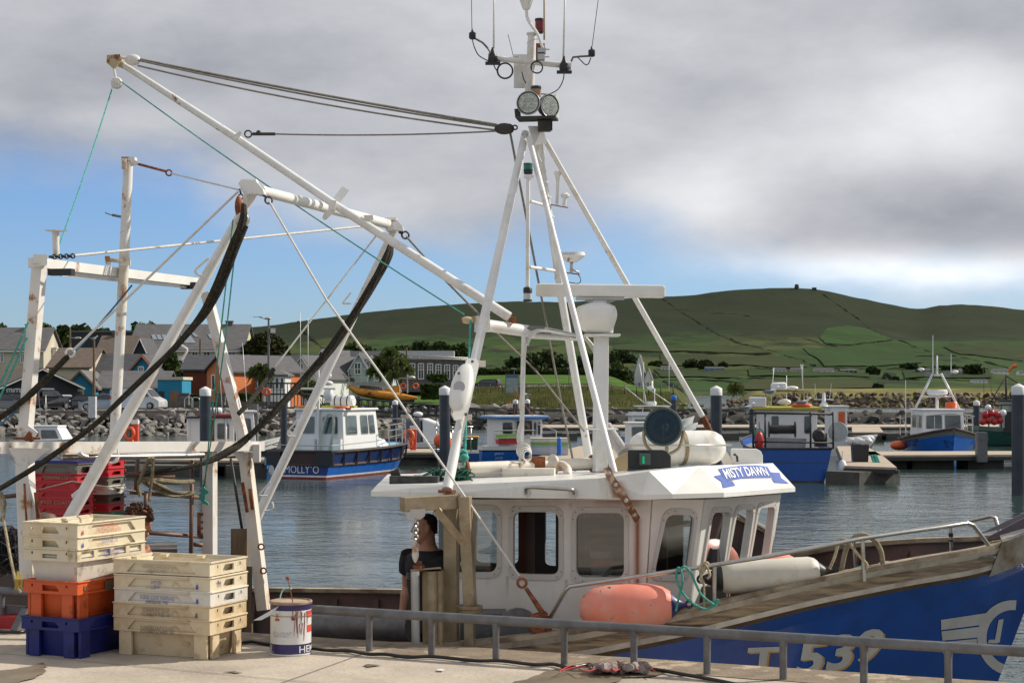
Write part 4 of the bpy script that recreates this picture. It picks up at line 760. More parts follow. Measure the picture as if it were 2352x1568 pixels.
class Boat:
    def __init__(s, name, label, o, ang, L, B, cat='boat', group=None):
        s.o = V(o); s.a = ang; s.L = L; s.B = B; s.root = thing(name, label, cat, s.o, group); c, n = math.cos(ang), math.sin(ang); s.f = V((c,n,0)); s.p = V((-n,c,0))
    def T(s, x, y, z): return s.o+s.f*x+s.p*y+V((0,0,z))
    def hb(s, t, full=.62): return s.B/2*(min(1, .88+.3*t) if t < full else max(0., 1-((t-full)/(1-full))**2.1))
    def hull(s, sheer, bands, mats, deckm, full=.62, dz=.25, rake=.6, name='hull'):
        zs = lambda t: float(np.interp(t, [i/(len(sheer)-1) for i in range(len(sheer))], sheer)); b = MB(); NT = 22
        fr = [b_[0] for b_ in bands]       # band tops as fractions of the freeboard, z<0 first
        lev = [-.35]+[None]*len(fr); cols = []
        for i in range(NT+1):
            t = i/NT; h = zs(t); row = []
            for k, f in enumerate([-1]+fr):
                z = -.35 if k == 0 else (f[1] if isinstance(f, tuple) else f*h); q_ = max(0., min(1., z/h)); x = t*s.L-(1-q_)*rake*(t**3)
                w = s.hb(t, full)*(.80+.20*q_**.8-.25*(t**2)*(1-q_)); row.append((x, max(w, .012), z))
            cols.append(row)
        nk = len(fr)+1
        for sg in (-1, 1):
            base = len(b.v); b.v += [s.T(x, sg*w, z) for row in cols for x, w, z in row]
            for i in range(NT):
                for k in range(nk-1):
                    a = base+i*nk+k; f_ = [a, a+1, a+nk+1, a+nk]; b.f.append(f_ if sg > 0 else f_[::-1]); b.mi.append(bands[k][1]); b.sm.append(True)
        for k in range(nk-1):
            (x0, w0, z0), (x1, w1, z1) = cols[0][k], cols[0][k+1]; b.m = bands[k][2] if len(bands[k]) > 2 else bands[k][1]; b.add([s.T(x0,-w0,z0), s.T(x0,w0,z0), s.T(x1,w1,z1), s.T(x1,-w1,z1)], [(0,1,2,3)])
        b.m = 0; s.bv = BVHTree.FromPolygons([V(p) for p in b.v], b.f); h = b.build(name, mats, s.root)
        d = MB(); ring = [(r[-1][0], r[-1][1]-.06, r[-1][2]-dz) for r in cols]; d.add([s.T(x+.04, -max(w,0), z) for x, w, z in ring]+[s.T(x+.04, max(w,0), z) for x, w, z in ring], [(i, i+1, NT+2+i, NT+1+i) for i in range(NT)]); d.build('deck', deckm, s.root)
        return zs
    def rub(s, sheer, frac, r, m, full=.62, name='rubbing_strake', stern=True):
        zs = lambda t: float(np.interp(t, [i/(len(sheer)-1) for i in range(len(sheer))], sheer)); b = MB()
        P = lambda t, sg: s.T(t*s.L-(1-frac)*.6*t**3, sg*(max(s.hb(t, full),.01)*(.80+.20*frac**.8-.25*t*t*(1-frac))+r*.3), zs(t)*frac)
        pts = [P(i/20, -1) for i in range(21)]+[P(1-i/20, 1) for i in range(21)]; b.tube(pts, r, 6, closed=stern); return b.build(name, m, s.root)
    def cabin(s, x0, x1, w0, w1, z0, z1, m, rake=(0,0), inw=.0, name='wheelhouse', roof=None, over=.12, camber=.0, rt=.1):
        A = [s.T(x0, -w0/2, z0), s.T(x1, -w1/2, z0), s.T(x1, w1/2, z0), s.T(x0, w0/2, z0)]; Bq = [s.T(x0+rake[0], -(w0/2-inw), z1), s.T(x1+rake[1], -(w1/2-inw), z1), s.T(x1+rake[1], w1/2-inw, z1), s.T(x0+rake[0], w0/2-inw, z1)]
        b = MB(); b.add(A+Bq, [(0,3,2,1),(4,5,6,7),(0,1,5,4),(1,2,6,5),(2,3,7,6),(3,0,4,7)]); o = b.build(name, m, s.root, bevel=.03)
        s.faces = {'stbd': (A[0],A[1],Bq[1],Bq[0]), 'fwd': (A[1],A[2],Bq[2],Bq[1]), 'port': (A[2],A[3],Bq[3],Bq[2]), 'aft': (A[3],A[0],Bq[0],Bq[3])}
        if roof:
            r = MB(); c = s.T((x0+x1+rake[0]+rake[1])/2, 0, z1); r.add([], []); g = over
            P4 = [s.T(x0+rake[0]-g,-(w0/2-inw)-g,z1),s.T(x1+rake[1]+g,-(w1/2-inw)-g,z1),s.T(x1+rake[1]+g,(w1/2-inw)+g,z1),s.T(x0+rake[0]-g,(w0/2-inw)+g,z1)]; r.prism(P4, (0,0,rt)); r.build('roof', roof, s.root, bevel=.03)
        return o
    def win(s, face, u0, u1, v0, v1, par, frame=None, r=.08, gl=None):
        a, b_, c, d = s.faces[face]; n = (b_-a).cross(d-a).normalized(); bl = lambda u, v: a*(1-u)*(1-v)+b_*u*(1-v)+c*u*v+d*(1-u)*v
        q4 = [bl(u0,v0), bl(u1,v0), bl(u1,v1), bl(u0,v1)]; o = rq(q4, r, 3); ce = sum(q4, V())/4
        f = MB(); f.add([p+(p-ce)*.09+n*.012 for p in o], [list(range(len(o)))]); f.add([p+(p-ce)*.09+n*.012 for p in o]+[p+(p-ce)*.09-n*.01 for p in o], [(i, (i+1) % len(o), len(o)+(i+1) % len(o), len(o)+i) for i in range(len(o))]); fo = f.build('window', frame or m_alu, par)
        g = MB(); g.add([p+n*.018 for p in o], [list(range(len(o)))]); g.build('pane', gl or m_bglass, fo)
    def part(s, name, m, fn, par=None, **k): b = MB(); fn(b); return b.build(name, m, par or s.root, **k)
def whip(b, p, h, r=.02, lean=(0,0)): b.tube([p, p+V((lean[0], lean[1], h))], [r, r*.6], 5)

# blue work boat, stern towards the quay
B1 = Boat('work_boat', 'blue and white work boat lettered MOLLY\'O with white cabin', W(691,895,78.4).xy.to_3d(), math.atan2(9.6,3.85), 10.3, 3.55)
sh = [1.23,1.24,1.28,1.38,1.55]
B1.hull(sh, [((0,.0),0),((0,.08),0),((0,.16),1),((0,.60),2,5),(.97,3,4),(1.,6)], [m_anti, mat('white_boot_line', (.7,.7,.7), .4), m_bblue, m_navy, m_brownp, mat('deep_blue_transom', (.008,.035,.20), .35), m_rub], m_deckb, dz=.15)
B1.rub(sh, 1.0, .07, m_rub, name='rubber_fender'); B1.rub(sh, .5, .06, m_rub, name='rubber_fender')
def posts(b):
    for i in (NI[0],):
        t = i/8*.9
        for k in (-1,): b.beam(B1.T(t*B1.L-(.25)*.6*t**3, k*(B1.hb(t)*.985+.03), np.interp(t,[0,.25,.5,.75,1],sh)*.97), B1.T(t*B1.L-.3*t**3, k*(B1.hb(t)*.955+.02), np.interp(t,[0,.25,.5,.75,1],sh)*.5), .1, .06, up=(0,1,0))
for NI in [(i,) for i in range(1, 8)]: B1.part('fender_strip', m_rub, posts)
B1.part('stern_fender', m_black2, lambda b: b.box(B1.T(-.06,1.35,.9), (.14,.72,.62), B1.a)); B1.part('stern_fender', m_black2, lambda b: b.box(B1.T(-.06,-1.25,.9), (.14,.85,.62), B1.a))
B1.part('lettering', m_wlet, lambda b: text_on(b, "MOLLY`O", B1.T(-.012,-.05,.42), B1.p*-1.75, V((0,0,.34)), .012))
c1 = B1.cabin(1.7, 5.6, 2.6, 2.5, .95, 3.05, m_gelf, rake=(.05,-.35), inw=.1, roof=m_gelf, over=.1)
for u0, u1 in ((.12,.42),(.60,.86)): B1.win('aft', 1-u1, 1-u0, .50, .86, c1)
for u0, u1 in ((.08,.38),(.50,.70),(.74,.90)): B1.win('stbd', u0, u1, .48, .88, c1)
for u0, u1 in ((.06,.34),(.38,.62),(.66,.94)): B1.win('fwd', u0, u1, .5, .9, c1)
B1.part('foredeck_trunk', m_gelf, lambda b: b.loft([[B1.T(5.2,-1.1,1.1),B1.T(5.2,1.1,1.1),B1.T(5.2,.9,1.8),B1.T(5.2,-.9,1.8)],[B1.T(7.6,-.8,1.2),B1.T(7.6,.8,1.2),B1.T(7.3,.6,1.6),B1.T(7.3,-.6,1.6)]], smooth=False))
rf = B1.part('life_raft', m_gelf, lambda b: (b.lathe(B1.T(3.3,-1.0,3.45)+B1.p*.0, B1.p, [(0,.2),(.08,.3),(1.1,.3),(1.18,.2)], 14)))
B1.part('strap', m_black, lambda b: [b.lathe(B1.T(3.3,-.78+.32*i,3.45), B1.p, [(0,.31),(.05,.31)], 14) for i in range(3)], rf)
B1.part('mast', m_gelf, lambda b: (b.tube([B1.T(1.65,.0,.95), B1.T(1.65,.0,4.9)], [.085,.06], 8), b.tube([B1.T(1.65,-.9,4.05), B1.T(1.65,1.0,4.05)], .05, 6)))
B1.part('radar_dome', m_gelf, lambda b: (b.ell(B1.T(1.7,-.5,3.75), (.24,.24,.32)), b.ell(B1.T(1.7,-.5,4.3), (.22,.22,.12)), b.ell(B1.T(1.6,-.55,4.65), (.15,.15,.15))))
B1.part('rails', m_ss, lambda b: ([b.tube([B1.T(5.6+i*.8,-min(B1.hb((5.6+i*.8)/10.3)-.08,9),1.35+i*.03), B1.T(5.6+i*.8,-min(B1.hb((5.6+i*.8)/10.3)-.1,9),2.25+i*.05)], .025, 5) for i in range(6)],
    [b.tube([B1.T(5.6+i*.8,-(B1.hb((5.6+i*.8)/10.3)-.1),h_+i*.05) for i in range(6)]+[B1.T(5.6+i*.8,(B1.hb((5.6+i*.8)/10.3)-.1),h_+i*.05) for i in range(5,-1,-1)], .022, 5) for h_ in (1.75,2.05,2.3)]))
B1.part('stern_rail', m_ss, lambda b: b.tube([B1.T(1.5,1.6,1.45),B1.T(.1,1.5,1.5),B1.T(.1,-1.5,1.5),B1.T(4.2,-1.7,1.6)], .025, 5))
B1.part('hose_reel', mat('pale_hose', (.45,.48,.42), .6), lambda b: b.tube(smooth_path([B1.T(1.55,-.1,1.1),B1.T(1.5,-.3,2.2),B1.T(1.5,-.55,2.85),B1.T(1.5,-.85,2.8),B1.T(1.5,-.85,2.1),B1.T(1.55,-.6,1.2)], 5), .06, 6))
B1.part('roof_board', m_yel, lambda b: (b.box(B1.T(2.3,-.75,3.22), (.3,1.7,.1), B1.a), b.box(B1.T(2.3,.95,3.22), (.3,1.1,.1), B1.a)))
for y_ in (-1.0, .9): B1.part('lifebuoy', m_org, lambda b: b.ring(B1.T(2.1,y_,3.18), (0,0,1), .34, .08, 14))
B1.part('cabin_locker', m_gelf, lambda b: b.box(B1.T(1.55,.35,1.35), (.3,.5,.8), B1.a)); B1.part('cabin_locker', m_gelf, lambda b: b.box(B1.T(1.55,-1.05,1.5), (.2,.4,.5), B1.a))
B1.part('aerial', m_gelf, lambda b: (whip(b, B1.T(1.6,.5,4.1), 3.2, .02), whip(b, B1.T(1.6,.9,4.1), 3.5, .015)))

# blue boat with yellow roof
B2 = Boat('fishing_boat', 'blue hulled fishing boat with yellow edged roof and stern gantry', W(1822,895,75.5).xy.to_3d(), R(86), 9.5, 3.75)
sh2 = [1.45,1.42,1.5,1.7,2.0]
B2.hull(sh2, [((0,.0),0),((0,.06),1),(.55,2),(.60,3),(1.,2)], [m_anti, m_rub, mat('cobalt_hull', (.008,.075,.34), .3, var=.1, col2=(.02,.05,.16), th=(.6,.8), sc2=.8), mat('blue_rub_rail', (.03,.06,.16), .4)], m_grey, dz=.3)
B2.rub(sh2, 1.0, .05, m_dark); c2 = B2.cabin(2.6, 6.3, 2.6, 2.3, 1.2, 3.1, m_gelf, roof=m_yel, over=.22, rt=.13)
B2.part('bulwark_rail', m_dark, lambda b: ([b.tube([B2.T(.05,y_,1.45),B2.T(.05,y_,3.05 if abs(y_) > 1 or y_ < 0 else 3.0)], .045, 6) for y_ in (1.72,1.2,-.75,-1.72)], b.tube([B2.T(.05,1.85,3.0),B2.T(.05,-1.7,2.95)], .05, 6), b.tube([B2.T(.05,1.72,1.75),B2.T(.05,-1.72,1.7)], .035, 6), b.tube([B2.T(.05,-1.7,2.95),B2.T(2.4,-1.75,2.9)], .045, 6)))
for u0, u1 in ((.10,.22),(.66,.78)): B2.win('aft', 1-u1, 1-u0, .45, .85, c2, gl=None)
B2.part('net_drum', m_dark, lambda b: (b.cyl(B2.T(1.6,.95,2.25), B2.T(1.6,-.25,2.25), .2, n=12), b.cyl(B2.T(1.6,.95,2.25), B2.T(1.6,.9,2.25), .36, n=14), b.cyl(B2.T(1.6,-.2,2.25), B2.T(1.6,-.25,2.25), .36, n=14)))
B2.part('trough', mat('grey_canvas_sheet', (.25,.25,.26), .7), lambda b: b.slab([B2.T(1.2,1.15,1.9),B2.T(1.2,-.7,1.85),B2.T(1.1,-.6,1.35),B2.T(1.1,1.05,1.4)], .05))
B2.part('winch', m_dark, lambda b: (b.lathe(B2.T(.7,-1.2,2.0), B2.f, [(0,.2),(.1,.3),(.3,.3),(.4,.2)], 12), b.box(B2.T(1.2,-1.3,1.8), (.5,.4,.6))))
B2.part('side_drum', m_alu, lambda b: b.lathe(B2.T(1.5,-2.1,2.15), B2.p*.3+B2.f*-1, [(0,.44),(.08,.44)], 18))
B2.part('radar_arch', m_bronze, lambda b: b.tube([B2.T(3.2,.95,3.1),B2.T(3.2,.95,3.95),B2.T(3.2,-.75,3.95),B2.T(3.2,-.8,3.1)], .05, 6))
B2.part('radar_dome', m_gelf, lambda b: (b.lathe(B2.T(3.2,.35,4.0), (0,0,1), [(0,.36),(.1,.38),(.28,.36),(.34,.25)], 16), b.ell(B2.T(3.2,-.25,4.08), (.28,.2,.1)), b.ell(B2.T(3.2,.1,3.45), (.3,.25,.14))))
B2.part('float_box', m_gelf, lambda b: b.box(B2.T(2.7,1.35,3.45), (.5,.75,.45), B2.a), bevel=.06)
B2.part('aerial', m_gelf, lambda b: (whip(b, B2.T(3.3,.72,3.2), 1.8, .02, (.15,0)), whip(b, B2.T(3.3,-.72,3.95), 1.2, .016), whip(b, B2.T(3.3,-.76,3.95), 1.2, .016, (-.12,0)), whip(b, B2.T(3.3,0,3.2), 1.45, .022)))
B2.part('orange_float', m_org, lambda b: b.ell(B2.T(2.6,-.6,3.3), (.5,.2,.1)))
B2.part('warp_coil', m_grope, lambda b: [b.ring(B2.T(.3,1.45,2.1-.12*i), B2.f, .2+.03*i, .03, 10, 4) for i in range(4)])
for p_, r_, col_, lb in ((B2.T(.2,1.45,1.75),(.2,.2,.45),m_redp,'red fender hanging inside the stern rail of the yellow roofed boat'),(B2.T(.4,-2.15,.55),(.22,.22,.42),m_gelf,'white fender hanging between the blue hull and the pontoon')):
    b = MB(); b.ell(p_, r_); b.tube([p_+V((0,0,r_[2])), p_+V((0,0,r_[2]+.4))], .02, 5); tag(b.build('fender', col_), lb, 'fender')

# bow-on boat with A frame mast
B3 = Boat('fishing_boat', 'blue bowed boat lettered BOY LEO with white cabin and A frame mast', W(2132,895,110).xy.to_3d()-V((0,0,0)), R(-94), 9.0, 4.3)
sh3 = [.95,.98,1.1,1.35,1.75]
B3.hull(sh3, [((0,.0),0),((0,.12),1),(.80,2),(1.,3)], [m_anti, m_conc, m_bblue, mat('grey_bow_band', (.16,.15,.14), .6)], m_grey, full=.5, dz=.1)
B3.rub(sh3, 1., .07, m_rub, full=.5); c3 = B3.cabin(2.6, 5.6, 3.1, 2.5, .9, 2.75, m_gelf, rake=(0,-.3), inw=.08, roof=m_gelf, over=.1)
for u0, u1 in ((.08,.46),(.54,.92)): B3.win('fwd', u0, u1, .42, .85, c3)
for u0, u1 in ((.15,.45),(.55,.88)): B3.win('stbd', u0, u1, .45, .85, c3); B3.win('port', u0, u1, .45, .85, c3)
B3.part('mast', m_gelf, lambda b: (b.tube([B3.T(3.2,1.45,2.6), B3.T(3.2,.25,5.0)], .07, 6), b.tube([B3.T(3.2,-1.45,2.6), B3.T(3.2,-.25,5.0)], .07, 6), b.tube([B3.T(3.2,.95,3.6), B3.T(3.2,-.95,3.6)], .05, 6), b.tube([B3.T(3.2,.0,2.6), B3.T(3.2,0,3.7)], .09, 6), b.box(B3.T(3.2,0,4.9), (.9,.2,.12), B3.a), b.tube([B3.T(3.2,.0,4.9), B3.T(3.2,0,6.1)], [.08,.03], 6)))
B3.part('radar_dome', m_gelf, lambda b: b.lathe(B3.T(3.3,0,3.68), (0,0,1), [(0,.5),(.06,.62),(.26,.62),(.32,.55)], 18))
B3.part('deck_lamps', m_grey, lambda b: [b.lathe(B3.T(3.3,y_,4.98), B3.f, [(0,.14),(.1,.2),(.15,.2)], 10) for y_ in (-.6,.6)])
B3.part('aerial', m_gelf, lambda b: (whip(b, B3.T(3.2,-.25,5.), 2.35, .035), whip(b, B3.T(3.2,.85,5.), 1.2, .03), whip(b, B3.T(3.2,-1.9,1.4), 3.2, .03), b.ell(B3.T(3.2,1.1,5.1), (.2,.2,.1)), b.ell(B3.T(3.2,-.95,5.25), (.2,.2,.1))))
B3.part('life_raft', m_org, lambda b: [b.ring(B3.T(3.6,.8,2.95+.12*i), (0,0,1), .3, .08, 12, 5) for i in range(3)])
B3.part('bow_rail', m_ss, lambda b: (b.tube([B3.T(2,-2.05,2.2),B3.T(5,-1.9,2.4),B3.T(7,-1.2,2.5),B3.T(8.6,-.2,2.6),B3.T(8.6,.2,2.6),B3.T(7,1.2,2.5),B3.T(5,1.9,2.4),B3.T(2,2.05,2.2)], .03, 5), [b.tube([B3.T(x,y,1.2),B3.T(x,y,2.45)], .025, 5) for x, y in ((2,-2.05),(4,-2.),(6,-1.6),(7.6,-.9),(7.6,.9),(6,1.6),(4,2.),(2,2.05))]))
def leo(b):
    for tx, q4 in (('BOY LEO', [(382,1138),(502,1126),(500,1158),(384,1170)]), ('T-182', [(414,1176),(488,1168),(486,1194),(418,1202)]), ('BOY LEO', [(726,1138),(818,1162),(812,1194),(728,1172)]), ('T-182', [(736,1178),(794,1194),(786,1220),(738,1206)])):
        tl, tr_, br_, bl = [ov('H', *p) for p in q4]; vs, fs = text_mesh(tx, 0, .02); P = []
        for p in vs:
            u_, v_ = p.x+.5, p.y+.5; d = (W(lerp(lerp(bl[0],br_[0],u_),lerp(tl[0],tr_[0],u_),v_), lerp(lerp(bl[1],br_[1],u_),lerp(tl[1],tr_[1],u_),v_), 1)-EYE).normalized(); h_ = B3.bv.ray_cast(EYE, d); P.append(h_[0]-d*.03 if h_[0] else None)
        for f in fs:
            if all(P[i] is not None for i in f): b.add([P[i] for i in f], [tuple(range(len(f)))])
B3.part('lettering', m_blet, leo)
b = MB(); p_ = B3.T(5.5,2.25,.85); b.ell(p_, (.3,.3,.5)); tag(b.build('fender', m_grey), 'grey fender on the right side of the bow-on boat', 'fender')
b = MB(); p_ = B3.T(3.5,-2.35,.6); b.ell(p_, (.55,.5,.3)); tag(b.build('fender', m_org), 'orange buoy at the left side of the bow-on boat', 'fender')

# blue edged roof boat beyond the wheelhouse
B4 = Boat('fishing_boat', 'small blue boat lettered JIMMY JACK with blue edged white roof', V((xx(1092,93), 93, 0)), R(20), 4.9, 2.6)
sh4 = [1.02,1.0,1.02,1.12,1.3]
B4.hull(sh4, [((0,.0),0),((0,.08),1),(.72,2),(.8,3),(1.,1)], [m_anti, m_gelf, m_bblue, m_black2], m_grey, dz=.2)
c4 = B4.cabin(1.0, 3.5, 2.0, 1.7, .9, 2.45, m_gelf, roof=mat('blue_roof_edge', (.03,.17,.48), .4), over=.32, rt=.12); B4.part('roof_top', m_gelf, lambda b: b.prism([B4.T(.75,-1.25,2.58),B4.T(3.75,-1.1,2.58),B4.T(3.75,1.1,2.58),B4.T(.75,1.25,2.58)], (0,0,.05)))
B4.win('stbd', .08, .30, .5, .88, c4); B4.win('stbd', .45, .62, .45, .85, c4)
for u0, u1 in ((.70,.76),(.80,.86),(.89,.95)): B4.win('stbd', u0, u1, .45, .88, c4)
B4.part('hauler', m_dark, lambda b: (b.lathe(B4.T(2.4,-1.15,2.0), -B4.p, [(0,.24),(.1,.26),(.14,.1)], 14), b.box(B4.T(2.4,-1.08,2.0), (.8,.1,.7), B4.a)))
B4.part('rail', m_ss, lambda b: (b.tube([B4.T(.6,-1.3,1.1),B4.T(.6,-1.3,1.85),B4.T(2.9,-1.35,1.85),B4.T(2.9,-1.3,1.1)], .03, 5), b.tube([B4.T(.6,-1.3,1.45),B4.T(2.9,-1.3,1.45)], .025, 5), b.tube([B4.T(3.0,-1.3,2.2),B4.T(4.4,-.6,1.8),B4.T(4.4,-.6,1.2)], .025, 5)))
B4.part('lettering', mat('pale_blue_lettering', (.35,.55,.75), .5), lambda b: (text_on(b, 'JIMMY', B4.T(.9,-1.245,.60), B4.f*.55, V((0,0,.16)), .02), text_on(b, 'JACK', B4.T(.9,-1.23,.38), B4.f*.45, V((0,0,.15)), .02)))
B4.part('roof_gear', m_rust, lambda b: (b.tube([B4.T(2.2,0,2.6),B4.T(2.4,0,4.0)], .02, 5), b.tube([B4.T(3.2,-.2,2.6),B4.T(2.2,.2,4.1)], .03, 5), b.tube([B4.T(1.6,0,2.6),B4.T(2.0,0,3.4)], .02, 5)))
for i, (c_, z_, y_, lb) in enumerate([(mat('lime_crate', (.35,.55,.08), .5),1.62,-1.0,'lime green fish box stacked on the blue roofed boat'),(m_redp,1.35,-1.0,'red fish box on the deck of the blue roofed boat')]):
    b = MB(); p_ = B4.T(1.45,y_,z_-.12); b.box(p_, (1.15,.5,.2), B4.a); b.box(p_+V((0,0,.11)), (1.2,.55,.04), B4.a); tag(b.build('fish_box', c_), lb, 'crate')
# blue hull left of it with bin and rail
B5 = Boat('open_boat', 'blue hulled open boat with steel rail behind the leaning mast leg', V((xx(1100,86), 86, 0)), R(182), 2.3, 2.0)
B5.hull([1.0,1.0,1.05,1.1], [((0,.0),0),((0,.05),1),(.9,1),(1.,2)], [m_anti, mat('mid_blue_hull', (.015,.09,.30), .4), m_gelf], m_grey, dz=.2)
B5.part('rail', m_ss, lambda b: ([b.tube([B5.T(x,.95,1),B5.T(x,.95,2.2)], .03, 5) for x in (.4,1.3,2.1)], b.tube([B5.T(.3,.95,2.2),B5.T(2.2,.9,2.2)], .03, 5), b.tube([B5.T(.3,.95,1.6),B5.T(2.2,.9,1.6)], .03, 5)))
B5.part('plate', m_galv, lambda b: b.box(B5.T(1.15,1.08,.65), (.7,.08,1.1)))
bn = thing('wheelie_bin', 'dark green wheelie bin with orange lid behind the mast leg', 'bin', W(1088,1052,89)); b = MB(); c_ = W(1081,1030,89); b.loft([[c_+V((x*.8,y*.8,-.75)) for x, y in ((-.38,-.35),(.38,-.35),(.38,.35),(-.38,.35))],[c_+V((x,y,.55)) for x, y in ((-.38,-.35),(.38,-.35),(.38,.35),(-.38,.35))]], smooth=False); b.build('bin_body', mat('bin_green', (.02,.06,.03), .5), bn, bevel=.03)
b = MB(); b.box(c_+V((0,0,.6)), (.84,.8,.1)); b.build('lid', mat('bin_orange', (.60,.33,.06), .5), bn, bevel=.03)
b = MB(); c_ = W(1010,1012,84); b.ell(c_, (.3,.28,.34)); b.ell(c_+V((.35,0,-.1)), (.22,.25,.38)); tag(b.build('fender', m_org), 'orange fender on the rail beside the tall grey pile', 'fender')
# fish boxes on the pontoon
for i, (cl_, h_, zb_, lb) in enumerate([(mat('cool_box_grey', (.45,.48,.55), .5),.42,.74,'grey lower tub of the pair beside the blue roofed boat'),(mat('cool_box_green', (.22,.42,.12), .5),.16,1.18,'green banded tray stacked on the grey tub'),(mat('cool_box_cream', (.60,.58,.50), .5),.2,1.36,'cream lidded tray on top of the green banded tray')]):
    b = MB(); b.box((xx(1262,88), 88, zb_+h_/2), (1.9,.8,h_)); b.box((xx(1262,88), 88, zb_+h_), (1.96,.86,.05)); tag(b.build('fish_tub', cl_, bevel=.03), lb, 'crate')
b = MB(); b.lathe((xx(1284,87), 86.6, .74), (0,0,1), [(0,.12),(.85,.12),(.88,.1)], 10); tag(b.build('drum', m_bblue), 'narrow blue drum standing beside the stacked tubs', 'drum')

# canvas covered cruiser
B6 = Boat('motor_boat', 'white motor boat with grey canvas cover behind the first pile', V((xx(905,100), 104, 0)), R(-12), 4.2, 2.1)
B6.hull([.9,.85,.85,.95], [((0,.0),0),((0,.1),1),(.7,2),(1.,1)], [m_anti, m_gelf, m_black2], m_gelf, dz=.1)
B6.part('canvas_cover', mat('dark_grey_canvas', (.15,.15,.17), .8, var=.2, sc=2), lambda b: b.loft([[B6.T(.3,-.8,.9),B6.T(.3,.8,.9),B6.T(.4,.7,2.2),B6.T(.4,-.7,2.2)],[B6.T(1.6,-.85,.9),B6.T(1.6,.85,.9),B6.T(1.5,.7,2.35),B6.T(1.5,-.7,2.35)]], smooth=False), bevel=.08)
B6.part('console', m_gelf, lambda b: b.loft([[B6.T(1.7,-.85,.9),B6.T(1.7,.85,.9),B6.T(1.6,.6,2.35),B6.T(1.6,-.6,2.35)],[B6.T(3.6,-.6,.95),B6.T(3.6,.6,.95),B6.T(2.6,.5,2.0),B6.T(2.6,-.5,2.0)]], smooth=False), bevel=.1)
B6.part('radar_dome', m_gelf, lambda b: b.ell(B6.T(1.2,0,2.55), (.3,.3,.16)))
B6.part('rail', m_ss, lambda b: (b.ring(B6.T(2.6,-.7,1.9), B6.f, .35, .03), b.tube([B6.T(3.0,-.7,1),B6.T(3.0,-.7,1.7),B6.T(4.4,-.3,1.7)], .025, 5)))
# white boat with flybridge and poles
B7 = Boat('motor_boat', 'white cabin boat with flybridge and outrigger poles behind the searchlight', V((xx(1430,118), 118, 0)), R(6), 5.2, 2.4)
sh7 = [1.1,1.1,1.2,1.45,1.8]; B7.hull(sh7, [((0,.0),0),((0,.15),1),(.75,2),(1.,1)], [m_anti, m_gelf, mat('steel_blue_hull', (.02,.14,.36), .4)], m_gelf, dz=.1)
c7 = B7.cabin(.5, 2.2, 1.8, 1.6, 1.0, 2.25, m_gelf, inw=.1, roof=m_gelf, over=.15); B7.win('stbd', .12, .80, .25, .8, c7)
B7.part('flybridge', m_gelf, lambda b: (b.box(B7.T(1.2,0,2.35), (1.4,1.5,.3), B7.a), b.box(B7.T(2.0,0,2.9), (2.3,1.5,.06), B7.a), [b.tube([B7.T(x,-.6,2.2),B7.T(x+.15,-.5,2.9)], .04, 5) for x in (1.2,2.6)]), bevel=.03)
B7.part('radar_dome', m_gelf, lambda b: (b.lathe(B7.T(2.0,0,2.95), (0,0,1), [(0,.28),(.06,.33),(.22,.33),(.27,.28)], 14), b.lathe(B7.T(1.9,0,4.0)+V((0,0,.0)), (0,0,1), [(0,.1),(.08,.24),(.2,.24),(.22,.2)], 12)))
B7.part('mast', m_gelf, lambda b: (b.tube([B7.T(1.65,0,2.9),B7.T(1.15,0,5.75)], [.05,.03], 6), b.tube([B7.T(1.65,0,3.0),B7.T(.15,-.4,4.15)], .03, 5), b.tube([B7.T(1.9,0,4.0),B7.T(3.3,-.4,3.0)], .03, 5), b.tube([B7.T(2.2,0,2.9),B7.T(2.2,0,4.1)], .03, 5), whip(b, B7.T(1.45,0,3.2), 2.7, .02), whip(b, B7.T(3.2,0,3.9), 1.9, .02)))
B8 = Boat('motor_boat', 'low white cruiser beside the radar column below the searchlight', V((xx(1405,98), 98, 0)), R(8), 4.4, 2.0)
B8.hull([1.0,.95,1.0,1.1], [((0,.0),0),((0,.1),1),(1.,1)], [m_anti, m_gelf], m_gelf, dz=.08); c8 = B8.cabin(.9, 2.3, 1.5, 1.3, .9, 2.1, m_gelf, rake=(0,-.2), inw=.1, roof=m_gelf, over=.1); B8.win('stbd', .1, .8, .35, .85, c8)
# red, white and blue boat at the left
B9 = Boat('fishing_boat', 'black and white fishing boat with brown cabin door at the left pontoon', V((xx(392,84), 84.5, 0)), R(12), 5.2, 2.5)
sh9 = [1.15,1.05,1.1,1.35,1.7]; B9.hull(sh9, [((0,.0),0),((0,.12),0),(.45,1),(.7,2),(1.,3)], [m_black2, mat('azure_hull', (.02,.20,.55), .4), m_black2, m_gelf], m_grey, dz=.2)
c9 = B9.cabin(.8, 2.9, 1.9, 1.9, .8, 2.65, m_gelf, roof=m_black2, over=.2, rt=.08); B9.win('stbd', .62, .88, .45, .85, c9)
B9.part('door', mat('brown_door', (.12,.04,.02), .5), lambda b: b.slab([B9.T(1.35,-.97,.85),B9.T(1.95,-.97,.85),B9.T(1.95,-.97,2.55),B9.T(1.35,-.97,2.55)], .05), c9)
c9b = B9.cabin(3.0, 4.0, 1.7, 1.4, .95, 2.9, m_gelf, inw=.08, rake=(0,-.15), roof=m_gelf, over=.15, name='forward_cabin'); B9.win('stbd', .2, .8, .5, .85, c9b)
B9.part('red_stripe', m_redp, lambda b: b.box(B9.T(2.1,-1.1,2.78), (1.9,.12,.1), B9.a))
rf = B9.part('life_raft', m_gelf, lambda b: b.lathe(B9.T(1.5,-.3,2.95), B9.f, [(0,.15),(.05,.2),(.8,.2),(.85,.15)], 12)); B9.part('strap', m_black, lambda b: [b.lathe(B9.T(1.68+.22*i,-.3,2.95), B9.f, [(0,.21),(.04,.21)], 12) for i in range(3)], rf)
